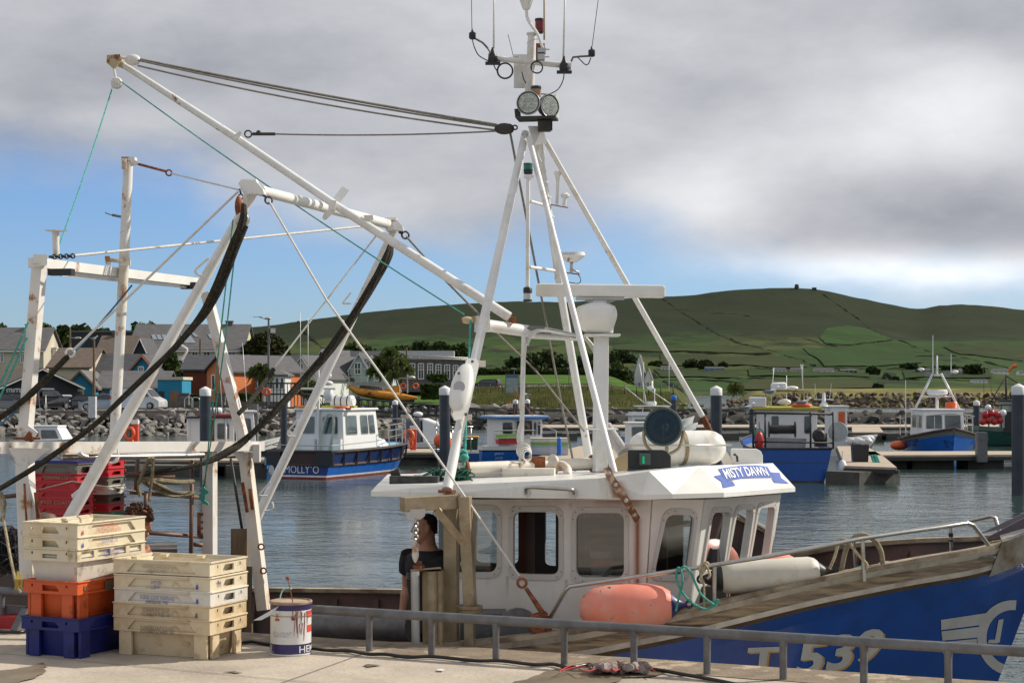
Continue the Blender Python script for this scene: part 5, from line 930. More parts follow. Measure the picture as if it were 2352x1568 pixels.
B9.part('posts', m_gelf, lambda b: [b.tube([B9.T(x,-1.0,1.0),B9.T(x,-1.0,2.65)], .06, 6) for x in (.7,2.5)])
B9.part('lettering', m_blet, lambda b: text_on(b, 'S6', B9.T(.95,-1.24,.55), B9.f*.4, V((0,0,.26)), .02)); B9.part('name_plate', m_wlet, lambda b: b.slab([B9.T(.45,-1.205,.35),B9.T(1.9,-1.225,.35),B9.T(1.9,-1.25,.78),B9.T(.45,-1.235,.78)], .02))
B9.part('aerial', m_gelf, lambda b: (whip(b, B9.T(2.4,0,2.7), 3.6, .02, (-.25,0)), whip(b, B9.T(3.6,0,2.9), 3.4, .02, (-.25,0))))
b = MB(); b.ell(B9.T(.55,-1.2,1.35), .2); tag(b.build('buoy', m_redp), 'red ball buoy hanging by the black roofed boat', 'buoy')
# white cruiser at far left
B10 = Boat('motor_boat', 'white cruiser with grey windows below the rocks at far left', V((xx(15,104), 106, 0)), R(-8), 4.4, 2.2)
B10.hull([.95,.95,1.0,1.1], [((0,.0),0),((0,.1),1),(1.,1)], [m_anti, m_gelf], m_gelf, dz=.08); c10 = B10.cabin(.5, 3.4, 1.9, 1.6, .9, 1.75, m_gelf, rake=(.3,-.5), inw=.15, roof=m_gelf, over=.05); B10.win('stbd', .08, .45, .2, .8, c10); B10.win('stbd', .52, .9, .2, .8, c10)
B10.part('pole', m_alu, lambda b: (whip(b, B10.T(1.9,0,1.8), 1.9, .03), whip(b, B10.T(1.6,0,1.8), 5.2, .018, (-.4,0))))
# green boat at far right
B11 = Boat('fishing_boat', 'green fishing boat with red buoys behind the right hand pile', V((xx(2236,125), 125, 0)), R(4), 5.5, 2.8)
sh11 = [1.45,1.3,1.3,1.5,1.9]; B11.hull(sh11, [((0,.0),0),((0,.1),0),(.8,1),(1.,2)], [m_black2, m_green, mat('grey_green_rail', (.14,.18,.15), .6)], m_dark, dz=.3)
c11 = B11.cabin(2.2, 4.2, 1.9, 1.7, 1.2, 3.2, mat('pale_green_cabin', (.35,.42,.36), .5), roof=m_dark, over=.2); B11.win('stbd', .2, .5, .5, .85, c11)
B11.part('gantry', m_rub, lambda b: ([b.tube([B11.T(x,-1.2,1.3),B11.T(x,-1.2,2.9)], .05, 5) for x in (.7,1.6,2.6)], b.tube([B11.T(.4,-1.2,2.9),B11.T(3.2,-1.2,2.95)], .06, 6), b.tube([B11.T(2.4,0,3.2),B11.T(2.4,0,5.1)], [.09,.06], 6), b.tube([B11.T(2.4,0,5.0),B11.T(1.3,0,3.2)], .04, 5), b.tube([B11.T(2.4,0,5.0),B11.T(3.4,-.5,4.3)], .05, 5), whip(b, B11.T(.8,0,2.9), 2.9, .02, (-.1,0)), whip(b, B11.T(1.4,0,2.9), 3.3, .02, (-.3,0))))
B11.part('windsock', m_org, lambda b: b.tube([B11.T(2.55,0,5.25),B11.T(2.7,0,5.5),B11.T(2.9,0,5.68),B11.T(3.15,0,5.72)], [.06,.10,.13,.14], 8))
for i in range(9):
    b = MB(); p_ = B11.T(.15+.42*(i % 4)+.2*(i//4), -1.5, 1.75+.5*(i//4)+.1*(i % 2)); b.ell(p_, .26 if i < 8 else .22); tag(b.build('buoy', m_redp if i < 7 else m_gelf), ['red ball buoy in the cluster hung on the green boat','white ball buoy at the top of the cluster on the green boat'][i >= 7], 'buoy', 'red buoys on the green boat' if i < 7 else 'white buoys on the green boat')
B11.part('screen', m_black2, lambda b: b.box(B11.T(2.6,-1.6,1.7), (1.7,.1,1.5), R(-4)))
# small wheelhouse boat behind the yellow roofed one
B12 = Boat('fishing_boat', 'small white wheelhouse boat with orange oilskins behind the yellow roofed boat', V((xx(1868,106), 106, 0)), R(4), 4.0, 2.2)
B12.hull([1.2,1.1,1.1,1.3], [((0,.0),0),((0,.1),1),(1.,1)], [m_anti, m_gelf], m_grey, dz=.1); c12 = B12.cabin(.9, 1.9, 1.6, 1.5, 1.1, 2.95, m_gelf, roof=m_gelf, over=.1); B12.win('stbd', .45, .85, .45, .85, c12, gl=m_org)
B12.part('mast', m_gelf, lambda b: (b.lathe(B12.T(.6,-.2,3.0), (0,0,1), [(0,.3),(.15,.2),(.2,.14),(.85,.08)], 8), b.box(B12.T(.6,-.2,3.42), (1.2,.1,.06)), whip(b, B12.T(.2,0,3.4), 1.0, .016, (-.1,0)), whip(b, B12.T(1.0,0,3.4), 1.0, .016, (.12,0))))
B13 = Boat('dinghy', 'blue bowed white dinghy beyond the searchlight', V((xx(1490,128), 128, 0)), R(3), 3.4, 1.8)
B13.hull([1.5,1.5,1.7,2.1], [((0,.0),0),(.55,1),(1.,2)], [m_anti, mat('mid_blue_dinghy', (.02,.17,.40), .4), m_gelf], m_gelf, dz=.08)

# ---------------------------------------------------------------- pontoons, gangway, piles
def pontoon(label, poly, z=.72, floats=(), fl=True, posts=()):
    root = thing('pontoon', label, 'pontoon', poly[0].xy.to_3d(), 'floating pontoons of the marina'); b = MB(); b.prism([V((p.x,p.y,z-.1)) for p in poly], (0,0,.1)); b.build('deck', m_plank, root)
    b = MB(); P = [V((p.x,p.y,z-.2)) for p in poly]; n = len(P)
    for i in range(n): b.beam(P[i], P[(i+1) % n], .12, .17)
    b.build('edge_beam', m_dark, root)
    for (a, c, d) in floats: k = MB(); k.add([], []); k.box(((a.x+c.x)/2,(a.y+c.y)/2+d/2,.12), (abs(c.x-a.x),d,.8), math.atan2(c.y-a.y, c.x-a.x)); k.build('float', m_conc, root)
    return root
g = lambda x, y, z=.72: GR(x, y, z)
pontoon('near wooden pontoon beside the blue yellow roofed boat', [g(1941,1069), g(2060,1073), g(2030,1048), g(1990,1024), g(1922,1024)], floats=[(g(1945,1071), g(2056,1075), 3.2)])
pontoon('long wooden walkway below the bow-on boat', [g(1985,1045), g(2400,1043), g(2400,1035), g(1985,1036)], floats=[(W(2034,1040,89),W(2083,1040,89),2.4),(W(2096,1040,89),W(2191,1040,89),2.4),(W(2224,1040,89),W(2306,1040,89),2.4)])
pontoon('far wooden walkway running along the breakwater', [g(1216,981), g(2420,979), g(2420,974), g(1216,975)], floats=[(W(x,980,139),W(x+34,980,139),2.2) for x in range(1230,2340,62)])
pontoon('tan pontoon seen between the mast legs', [g(1200,1056), g(1440,1056), g(1440,1022), g(1330,1024)], floats=[(g(1204,1057), g(1436,1057), 2.)])
pontoon('pontoon with the red lifebuoy post beside the blue work boat', [g(893,1038), g(1010,1038), g(1010,1030), g(893,1030)], floats=[(W(899,1038,92),W(1005,1038,92),2.)])
pontoon('left pontoon behind the leaning gantry leg', [g(150,1052), g(604,1058), g(610,1040), g(150,1038)], floats=[(W(505,1050,80),W(598,1050,80.5),2.4),(W(330,1050,80),W(480,1050,80),2.4),(W(170,1050,80),W(310,1050,80),2.4)])
pontoon('tan pontoon behind the white bag', [g(1957,992), g(2030,992), g(2020,980), g(1957,980)], floats=[(g(1960,993), g(2026,993), 2)])
def pile(label, x0, x1, top, Y, cap=m_cap, z0=-1.5):
    r = (x1-x0)/2*Y/F; c = W((x0+x1)/2, top, Y); root = thing('pile', label, 'pile', (c.x, c.y, 0), 'capped mooring piles'); ch = r*1.75
    b = MB(); b.cyl((c.x,c.y,z0), (c.x,c.y,c.z-ch), r, n=20); b.build('sleeve', m_pile, root); b = MB(); b.lathe((c.x,c.y,c.z-ch-.02), (0,0,1), [(0,r*1.02),(0,r*1.06),(ch-r*.55,r*1.06),(ch-r*.45,r*.95),(ch,.02)], 20); b.build('cap', cap, root)
pile('tall white capped pile in front of the orange house', 459, 484, 886, 75); pile('slim white capped pile beside the gangway gate', 645, 660, 910, 118); pile('small white capped pile right of the blue work boat', 901, 914, 917, 138)
pile('tall white capped pile left of the leaning mast leg', 1009, 1034, 884, 96*.82); pile('small white capped pile left of the bird topped one', 1178, 1190, 916, 148); pile('small white capped pile with a dark bird on it', 1205, 1217, 915, 142)
pile('blue capped pile beside the inlet', 1541, 1554, 906, 132, m_bblue); pile('tall white capped pile behind the life raft canister', 1632, 1658, 884, 72); pile('small white capped pile behind the yellow roofed boat', 1721, 1734, 916, 140)
pile('large dark pile at the right edge of the photo', 2324, 2354, 879, 66); pile('small white capped pile left of the green boat', 2236, 2250, 918, 136)
# gangway truss
gw = thing('gangway', 'long black truss gangway leading down to the pontoons', 'gangway', W(690,930,150)); a0, a1 = W(692,905,152), W(1112,940,142); b0, b1 = W(692,932,152), W(1112,962,142); b = MB()
for d in (0, 1.6):
    dd = V((0,d,0)); b.beam(a0+dd, a1+dd, .14, .14); b.beam(b0+dd, b1+dd, .18, .2)
    for i in range(25): t = i/24; b.beam(a0.lerp(a1,t)+dd, b0.lerp(b1,t)+dd, .08, .08, up=(0,1,0)); 
    for i in range(24): t = i/24; b.beam(a0.lerp(a1,t)+dd, b0.lerp(b1,t+1/24)+dd, .06, .06, up=(0,1,0))
b.prism([b0, b1, b1+V((0,1.6,0)), b0+V((0,1.6,0))], (0,0,.06)); b.build('truss', m_black2, gw)
b = MB(); X0, X1 = W(604,935,153), W(692,935,153)
for x in np.linspace(604, 692, 12): b.beam(W(x,938,153), W(x,882,153), .07, .07, up=(0,1,0))
for y in (880, 905, 936): b.beam(W(600,y,153), W(694,y,153), .12, .14)
b.build('gate', m_black2, gw)
b = MB(); b.lathe(W(612.5,900,151.5), (0,-1,0), [(0,.36),(.06,.38),(.12,.34)], 20); lb = tag(b.build('lifebuoy_housing', m_org), 'round orange lifebuoy housing on the black gate', 'lifebuoy')
b = MB(); b.box(W(612.5,900,151.35), (.1,.02,.32)); b.ell(W(612.5,897.5,151.35), (.05,.02,.06)); b.build('emblem', m_wlet, lb)
def lifepost(label, x0, x1, y0, y1, Y):
    root = thing('lifebuoy_post', label, 'lifebuoy post', W((x0+x1)/2, y1, Y)); w_ = (x1-x0)*Y/F; h_ = (y1-y0)*Y/F; c = W((x0+x1)/2, (y0+y1)/2, Y); b = MB(); b.box(c-V((0,0,.06)), (w_,w_,h_-.12)); b.build('post', mat('red_orange_post', (.55,.07,.04), .5), root); b = MB(); b.box(c+V((0,0,h_/2-.02)), (w_*1.05,w_*1.05,.2)); b.build('cap', m_cap, root)
    b = MB(); b.ring(c+V((-w_*.7,-.25,h_*.12)), (.5,1,0), .3, .09, 14); b.ring(c+V((-w_*.6,-.22,-h_*.2)), (.8,1,0), .24, .05, 14); b.build('lifebuoy', m_org, root)
lifepost('red post with orange lifebuoys on the pontoon beside the blue work boat', 942, 956, 981, 1033, 93.5); lifepost('red post with orange lifebuoys behind the left pipe', 303, 318, 968, 1038, 92)
b = MB(); b.box(W(294,1008,92), (.3,.3,1.6)); tag(b.build('service_post', m_galv), 'grey service post beside the left red lifebuoy post', 'post')
b = MB(); b.box(W(581,985,88), (.5,.5,2.5)); b.box(W(581,958,88), (.56,.56,.2)); tag(b.build('service_post', m_galv), 'grey service pillar behind the dark net rope', 'post')
ld = MB()
for x in (537, 545): ld.tube(smooth_path([W(x*1.0+20,1036,84),W(x+20,985,84),W(x+24,976,84)], 4), .035, 5)
for k in range(4): ld.tube([W(557,990+k*11,84),W(565,990+k*11,84)], .03, 5)
tag(ld.build('ladder', m_redp), 'small red ladder standing at the end of the left pontoon', 'ladder')
b = MB(); b.box(W(2226+4+24,1026,88), (.5,.5,1.5)); b.box(W(2254,1008,88), (.56,.56,.1)); tag(b.build('service_post', m_galv), 'grey service post on the long walkway near the right pile', 'post')
b = MB(); c_ = W(1975,1041,79.5); b.loft([[c_+V((x*.9,y*.9,-.38)) for x, y in ((-.37,-.3),(.37,-.3),(.37,.3),(-.37,.3))],[c_+V((x,y,.38)) for x, y in ((-.37,-.3),(.37,-.3),(.37,.3),(-.37,.3))]], smooth=False); tag(b.build('tub', m_black, bevel=.02), 'black plastic tub standing on the near pontoon', 'tub')
b = MB(); c_ = W(1977,1012,79.5)
for i in range(9): b.ell(c_+V((random.uniform(-.5,.45),random.uniform(-.15,.15),random.uniform(-.1,.12))), (.28,.25,.17), 10, 6)
tag(b.build('sack', mat('pale_plastic_sack', (.50,.51,.53), .5, var=.2, sc=5, bump=.5, bsc=8)), 'pale crumpled sack lying on the black tub', 'sack')
b = MB()
for i in range(14): b.tube([W(2000+random.uniform(-6,10),1045,79)+V((0,0,0)), W(2002+i,1058-random.uniform(0,16),78.8), W(2006+i*1.2,1062,78.6)], .03, 4)
tag(b.build('rope_pile', m_grope), 'heap of green rope behind the black tub', 'rope')
# gulls
m_gull = mat('gull_white', (.72,.72,.72), .7, var=.04); m_gullw = mat('gull_grey', (.22,.23,.25), .7)
def gull(label, x, y, Y, s=1, flip=1, up=0):
    p = W(x, y, Y); root = thing('gull', label, 'bird', p); f = flip*s; b = MB()
    prof = [(-.24,.19,.012),(-.16,.20,.05),(-.05,.19,.085),(.06,.21,.09),(.13,.26,.06),(.17,.32,.045),(.20,.36,.05),(.235,.365,.03),(.27,.355,.012),(.30,.35,.004)]
    rings = [[p+V((a*f, r*math.cos(k*PI/4)*s*.9, (z_+r*math.sin(k*PI/4))*s)) for k in range(8)] for a, z_, r in prof]; b.loft(rings)
    for d in (-.03,.03): b.tube([p+V((0,d*s,0)), p+V((0,d*s,.13*s))], .008*s, 4)
    b.build('body', m_gull, root); b = MB()
    for d in (-1, 1): b.ell(p+V((-.10*f, d*.07*s, .215*s)), (.19*s,.03*s,.06*s), 8, 6)
    b.build('wings', m_gullw, root)
gull('gull standing on the white float box of the yellow roofed boat', 1772, 914, 77, 1.35, 1); gull('gull perched left of the yellow roof on the gantry rail', 1716, 951, 75.4, 1.3, 1); gull('gull on the yellow roof beside the radar dome', 1846, 938, 78, 1.3, 1)
gull('gull perched on top of the bare wooden pole', 216, 784, 170, 1.4, 1); gull('dark bird on the small white capped pile', 1210, 915, 141.9, 1.4, -1)
b = MB(); b.tube([W(1824,905,108),W(1824,870,108)], .06, 5)
b = MB(); b.tube([W(1824,908,300),W(1824,908,300)+V((0,0,2))], .1, 4)
pole('spit_post', 'dark wooden post with stays on the grassy spit', 'post', 1824, 853*1.04, 912, 398, .35, m_tim)
# ---------------------------------------------------------------- the moored trawler beside the quay
from mathutils.bvhtree import BVHTree
c0 = V((.84,14.6,0)); ax = V((.970,-.242,0)); nx_ = V((.242,.970,0))
def BP(t, s, z): return c0+ax*t+nx_*s+V((0,0,z))
TR = thing('trawler', 'white and blue fishing trawler MISTY DAWN T 539 moored along the quay', 'fishing boat', (0.,14.6,0.))
def parts(name, m, fns, par=None):
    for fn in fns: part(name, m, fn, par)
def tb(pts, r, Y, n=6, k=4): return lambda b: b.tube(smooth_path([W(x,y,Y) for x, y in pts], k), r, n)
def part(name, m, fn, par=None, **k):
    b = MB(); fn(b); return b.build(name, m, par or TR, **k)
HT = [-6.5,-5,-1,.1,.95,1.84,2.49,2.9,3.07,3.3,3.5,3.58]; HB = [1.45,1.7,1.84,1.83,1.70,1.40,.93,.62,.47,.26,.06,.012]; HZ = [2.05,2.0,2.05,2.21,2.39,2.60,2.70,2.745,2.765,2.84,2.93,2.97]
tt = np.concatenate([np.linspace(-6.5,0,20)[:-1], np.linspace(0,3.58,46)])
def cub(x, xs, ys):                                    # gentle smoothing of the tables
    return sum(float(np.interp(x+d, xs, ys)) for d in (-.16,-.08,0,.08,.16))/5 if -6 < x < 3.3 else float(np.interp(x, xs, ys))
def hullpt(t, d, sg=-1, off=0.):
    z = cub(t, HT, HZ)-d; tr = t-.36*d*sst(0, 3.4, t); w = (cub(t, HT, HB))*(1-.10*min(d, 2.4)*(.6+sst(.5, 3.2, t)))+.0
    return BP(tr, sg*(w+off), z)
rows = [0,.045,.13,.17,.205,.3,.5,.8,1.2,1.7,2.2,2.6]; rm = [1,2,1,3,0,0,0,0,0,0,0]
b = MB(); nr = len(rows)
for sg in (-1, 1):
    base = len(b.v); b.v += [hullpt(t, d, sg, (.03 if k in (0,1,2,3) else .022 if k == 4 else 0)+(.012 if k in (0,3) else 0)) for t in tt for k, d in enumerate(rows)]
    for i in range(len(tt)-1):
        for k in range(nr-1):
            a = base+i*nr+k; f = [a, a+nr, a+nr+1, a+1]; b.f.append(f if sg < 0 else f[::-1]); b.mi.append(rm[k]); b.sm.append(k > 4)
b.add([hullpt(-6.5, d, -1) for d in rows]+[hullpt(-6.5, d, 1) for d in rows[::-1]], [list(range(2*nr))])
hull = b.build('hull', [m_blue, m_strip, m_wood, mat('brown_rubbing_strake', (.09,.06,.035), .8, var=.3, sc=5), ], TR)
bv = BVHTree.FromPolygons([V(p) for p in b.v], b.f)
def hullhit(x, y, lift=.004):
    d = (W(x, y, 1)-EYE).normalized(); h = bv.ray_cast(EYE, d); 
    if h[0] is None: return None
    n = h[1] if h[1].dot(d) < 0 else -h[1]; return h[0]+n*lift
# bulwark inner faces, gunwale cap, decks
b = MB()
for sg in (-1, 1):
    n = len(tt); A = [hullpt(t, .0, sg, .035) for t in tt]; C = [hullpt(t, .0, sg, -.10)+V((0,0,.004)) for t in tt]
    b.loft([A, [p+V((0,0,.035)) for p in A], [p+V((0,0,.035)) for p in C], C], closed=False, caps=False, smooth=False)
b.build('gunwale_cap', mat('pale_worn_timber', (.33,.27,.19), .8, var=.25, sc=6, col2=(.16,.11,.07), th=(.5,.65), sc2=4), TR)
b = MB()
for sg in (-1, 1):
    b.loft([[hullpt(t, d, sg, -.06) for t in tt if t < 3.3] for d in (.01,.3,.6,.95)], closed=False, caps=False, smooth=False)
    for t in np.arange(-6, 3.0, .42): b.beam(hullpt(t, .06, sg, -.08), hullpt(t, .8, sg, -.08), .05, .05, up=nx_)
b.build('bulwark', mat('inner_bulwark_paint', (.11,.06,.05), .7, var=.3, sc=3, col2=(.06,.05,.045), th=(.42,.58)), TR)
b = MB(); n = len(tt); dz_ = lambda t: cub(t, HT, HZ)-(1.2 if t < -1.9 else 1.6+.26*max(0,t-1.4)*.9); A = [hullpt(t, dz_(t), -1, -.05) for t in tt if t < 3.4]; C = [hullpt(t, dz_(t), 1, -.05) for t in tt if t < 3.4]; n = len(A)
b.add(A+C, [(i, i+1, n+i+1, n+i) for i in range(n-1)])
b.build('deck', mat('worn_deck_paint', (.17,.12,.10), .8, var=.25, sc=3, col2=(.26,.24,.22), th=(.5,.65)), TR)
# steel bow plates and stem head
b = MB()
tq = [3.12,3.17,3.22,3.3,3.4,3.5,3.58]
for sg in (-1, 1): b.loft([[hullpt(t, d, sg, .05) for d in (-.045, .03, .12, .225)] for t in tq], closed=False, caps=False, smooth=False)
b.add([hullpt(t, -.045, -1, .05) for t in tq]+[hullpt(t, -.045, 1, .05) for t in tq[::-1]], [list(range(14))]); b.build('bow_plate', mat('scuffed_steel_plate', (.36,.33,.29), .5, metal=.3, var=.15, sc=5, col2=(.20,.14,.09), th=(.52,.7), sc2=4), TR)
part('stem_head', mat('purple_grey_steel', (.15,.13,.15), .5, metal=.3), lambda b: [b.prism([BP(2.98, s, 2.83), BP(3.6, s*.2, 3.0), BP(3.75, s*.2, 3.28), BP(3.45, s*.5, 3.08)], nx_*.03) for s in (-.36, .30)])
m_wl = mat('worn_white_lettering', (.42,.42,.41), .35); m_ye = mat('amber_letter_edge', (.45,.26,.07), .4)
def hullmark(name, m, polys, lift=.004):
    b = MB()
    for vs, fs in polys:
        P = [hullhit(p[0], p[1], lift) for p in vs]
        for f in fs:
            if all(P[i] is not None for i in f): b.add([P[i] for i in f], [tuple(range(len(f)))])
    return b.build(name, m, TR)
def tq4(txt, q4, shear=0.):        # letters fitted to a four-cornered area of the hull
    vs, fs = text_mesh(txt, 0, .03, shear); tl, tr_, br_, bl = q4; out = []
    for p in vs: u_ = p.x+.5; v_ = p.y+.5; out.append((lerp(lerp(bl[0],br_[0],u_),lerp(tl[0],tr_[0],u_),v_), lerp(lerp(bl[1],br_[1],u_),lerp(tl[1],tr_[1],u_),v_)))
    return out, fs
U = lambda x, y: ov('U', x, y)
L4 = [('T', [U(172,272),U(440,262),U(440,452),U(190,474)]),('5', [U(552,222),U(800,196),U(768,474),U(552,500)]),('3', [U(800,182),U(1022,150),U(1002,430),U(786,462)]),('9', [U(1040,140),U(1252,108),U(1222,372),U(1024,408)])]
for c, q_ in L4: hullmark('number_shadow', m_ye, [tq4(c, [(x+5,y+3) for x, y in q_], .12)], .003); hullmark('number_character', m_wl, [tq4(c, q_, .12)], .006)
YY = lambda x, y: ov('Y', x, y)
def grid4(q4, nx=6, ny=3):
    tl, tr_, br_, bl = q4; vs = [(lerp(lerp(tl[0],tr_[0],i/nx),lerp(bl[0],br_[0],i/nx),j/ny), lerp(lerp(tl[1],tr_[1],i/nx),lerp(bl[1],br_[1],i/nx),j/ny)) for j in range(ny+1) for i in range(nx+1)]
    return vs, [(j*(nx+1)+i, j*(nx+1)+i+1, (j+1)*(nx+1)+i+1, (j+1)*(nx+1)+i) for j in range(ny) for i in range(nx)]
arc = []; na = 40
for i in range(na+1):
    a = R(84+i*(176/na)); arc += [YY(2135+r*math.cos(a), 1420-r*1.06*math.sin(a)) for r in (300, 405)]
hullmark('bow_emblem', m_wl, [grid4([YY(1318,1215),YY(1900,1127),YY(1790,1270),YY(1320,1330)]), grid4([YY(1321,1346),YY(1780,1290),YY(1735,1415),YY(1335,1450)]), grid4([YY(1338,1468),YY(1726,1430),YY(1722,1560),YY(1342,1600)]),
    (arc, [(2*i, 2*i+1, 2*i+3, 2*i+2) for i in range(na)]), grid4([YY(1972,1215),YY(2030,1205),YY(1985,1470),YY(1925,1480)], 3, 6), grid4([YY(1865,1440),YY(1990,1440),YY(1960,1482),YY(1850,1480)], 4, 2)], .006)

# wheelhouse --------------------------------------------------------------
A_ = W(1052,1147,13.76); B_ = W(1497,1147,13.33); plS = plane3(A_, B_, B_+V((0,0,-1))); plS = (plS[0], plS[1] if plS[1].y < 0 else -plS[1])
C_t = W(1615,1146,13.47); C_b = W(1578,1397,13.52); D_t = W(1790,1133,14.9)
def facing(pl): return (pl[0], pl[1] if pl[1].dot(EYE-pl[0]) > 0 else -pl[1])
plF = facing(plane3(B_, C_t, C_b)); plW = facing(plane3(C_t, D_t, C_b))
Wz = lambda x, y: ov('W', x, y); Vz = lambda x, y: ov('V', x, y)
def wq(pts, pl, r): return rq([hit(*p, pl) for p in pts], r, 6)
wins = {}
S_open = [([Wz(690,465),Wz(1066,465),Wz(1066,958),Wz(690,958)], .08, plS), ([Wz(1185,475),Wz(1550,478),Wz(1550,977),Wz(1185,970)], .07, plS), ([Wz(1675,484),Vz(228,552),Vz(228,1142),Wz(1675,996)], .07, plS)]
F_open = [([Vz(585,563),Vz(840,568),Vz(768,1118),Vz(466,1112)], .07, plF)]
W_open = [([Vz(980,548),Vz(1147,538),Vz(1072,1055),Vz(893,1085)], .07, plW), ([Vz(1200,526),Vz(1352,516),Vz(1278,1015),Vz(1107,1040)], .07, plW), ([Vz(1400,503),Vz(1542,494),Vz(1475,980),Vz(1312,1005)], .07, plW)]
def wall(name, outer, opens, pl):
    b = MB(); b.plate(pl, [hit(*p, pl) for p in outer], [wq(o[0], pl, o[1]) for o in opens], .035); return b.build(name, m_gel, WH)
m_int = mat('cabin_lining', (.35,.34,.32), .6, var=.05); m_gl = glass('wheelhouse_glass', (.44,.48,.48), .09)
b = MB(); b.plate(plS, [hit(*p, plS) for p in [(1052,1146),(1497,1146),(1466,1600),(1052,1600)]], [wq(o[0], plS, o[1]) for o in S_open], .035)
b.plate(plF, [hit(*p, plF) for p in [(1497.5,1146),(1614,1146),(1560,1560),(1467,1600)]], [wq(o[0], plF, o[1]) for o in F_open], .035)
b.plate(plW, [hit(*p, plW) for p in [(1615.5,1146),(1790,1133),(1736,1475),(1561,1560)]], [wq(o[0], plW, o[1]) for o in W_open], .035)
WH = b.build('wheelhouse', m_gel, TR)
E_ = BP(-1.75, .85, 3.15); Dw = hit(1790,1133,plW); plX = facing(plane3(E_, Dw, E_+V((0,0,-1)))); ex = (Dw-E_).normalized(); el = (Dw-E_).length
def fx(u_, z): return E_+ex*u_+V((0,0,z-E_.z))
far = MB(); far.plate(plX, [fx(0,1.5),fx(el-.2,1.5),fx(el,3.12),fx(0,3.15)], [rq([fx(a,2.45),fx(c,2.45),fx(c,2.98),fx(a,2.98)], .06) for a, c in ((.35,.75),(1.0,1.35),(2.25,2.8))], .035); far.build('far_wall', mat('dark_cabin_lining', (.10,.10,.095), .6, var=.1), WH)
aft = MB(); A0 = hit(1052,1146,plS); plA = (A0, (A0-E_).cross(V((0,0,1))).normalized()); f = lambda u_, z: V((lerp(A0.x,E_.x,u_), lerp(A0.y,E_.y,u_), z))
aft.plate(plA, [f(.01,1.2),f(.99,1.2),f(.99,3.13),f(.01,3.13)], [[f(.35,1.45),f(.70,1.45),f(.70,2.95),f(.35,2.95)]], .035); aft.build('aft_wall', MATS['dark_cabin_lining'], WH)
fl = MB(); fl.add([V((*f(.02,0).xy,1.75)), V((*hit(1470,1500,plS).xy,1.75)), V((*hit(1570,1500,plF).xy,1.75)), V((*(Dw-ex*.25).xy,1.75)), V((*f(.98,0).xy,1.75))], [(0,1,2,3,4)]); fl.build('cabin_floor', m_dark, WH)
for (q4, r_, pl), fr in zip(S_open+F_open+W_open, [10,11,11,9,6,6,6]):
    o = wq(q4, pl, r_); ce = sum(o, V())/len(o); n = pl[1]; b = MB(); k = .042
    W2 = [p+(p-ce).normalized()*k for p in o]; I2 = [p-(p-ce).normalized()*.006 for p in o]; m_ = len(o)
    for off0, off1 in ((.022,.034),): b.add([p+n*off1 for p in W2]+[p+n*off1 for p in I2]+[p+n*.016 for p in W2]+[p-n*.02 for p in I2], [(i,(i+1) % m_,m_+(i+1) % m_,m_+i) for i in range(m_)]+[(i,2*m_+i,2*m_+(i+1) % m_,(i+1) % m_) for i in range(m_)]+[(m_+i,m_+(i+1) % m_,3*m_+(i+1) % m_,3*m_+i) for i in range(m_)])
    fo = b.build('window', mat('window_surround', (.58,.57,.53), .4, var=.06), WH)
    if fr != 11 or q4 is not S_open[1][0]: g = MB(); g.add([p+n*.002 for p in o], [list(range(m_))]); g.build('pane', m_gl, fo)
    sc = MB()
    for i in range(0, m_, 3): p = o[i]+(o[i]-ce).normalized()*.024+n*.034; sc.lathe(p, n, [(0,.006),(.003,.004)], 6)
    sc.build('screws', m_grey, fo)
# things in the cabin
def inside(name, m, fn): b = MB(); fn(b); return b.build(name, m, WH)
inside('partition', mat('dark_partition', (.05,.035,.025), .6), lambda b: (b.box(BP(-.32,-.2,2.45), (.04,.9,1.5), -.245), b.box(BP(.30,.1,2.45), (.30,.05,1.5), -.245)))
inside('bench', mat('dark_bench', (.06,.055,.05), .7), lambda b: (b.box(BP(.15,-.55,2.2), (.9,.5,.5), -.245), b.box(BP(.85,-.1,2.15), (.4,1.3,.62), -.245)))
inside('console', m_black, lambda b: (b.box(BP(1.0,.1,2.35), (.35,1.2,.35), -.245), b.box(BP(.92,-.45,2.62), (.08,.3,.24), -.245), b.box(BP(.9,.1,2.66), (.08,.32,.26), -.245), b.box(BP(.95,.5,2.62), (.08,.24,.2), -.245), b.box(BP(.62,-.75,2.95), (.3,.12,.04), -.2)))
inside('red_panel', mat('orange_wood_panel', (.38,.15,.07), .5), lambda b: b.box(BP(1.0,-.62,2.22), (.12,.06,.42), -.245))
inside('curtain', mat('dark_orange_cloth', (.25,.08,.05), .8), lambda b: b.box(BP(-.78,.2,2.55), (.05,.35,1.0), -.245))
bk = thing('bucket', 'white paint bucket with orange handle inside the third wheelhouse window', 'bucket', W(1382,1320,13.75)); b = MB(); b.lathe(W(1381,1322,13.75), (0,0,1), [(0,.078),(.2,.095),(.2,.085)], 18); b.build('pail', mat('bucket_white', (.5,.5,.48), .5), bk)
b = MB(); b.lathe(W(1381,1300,13.75), (0,0,1), [(0,.0905),(.07,.0965)], 18); b.build('label_band', m_redp, bk)
b = MB(); b.tube(smooth_path([W(1354,1265,13.75),W(1357,1243,13.75),W(1369,1240,13.75),W(1388,1251,13.75),W(1406,1272,13.75)], 4), .003, 4); b.tube([W(1358,1242,13.75),W(1372,1241,13.75)], .008, 5); b.build('handle', m_org, bk)
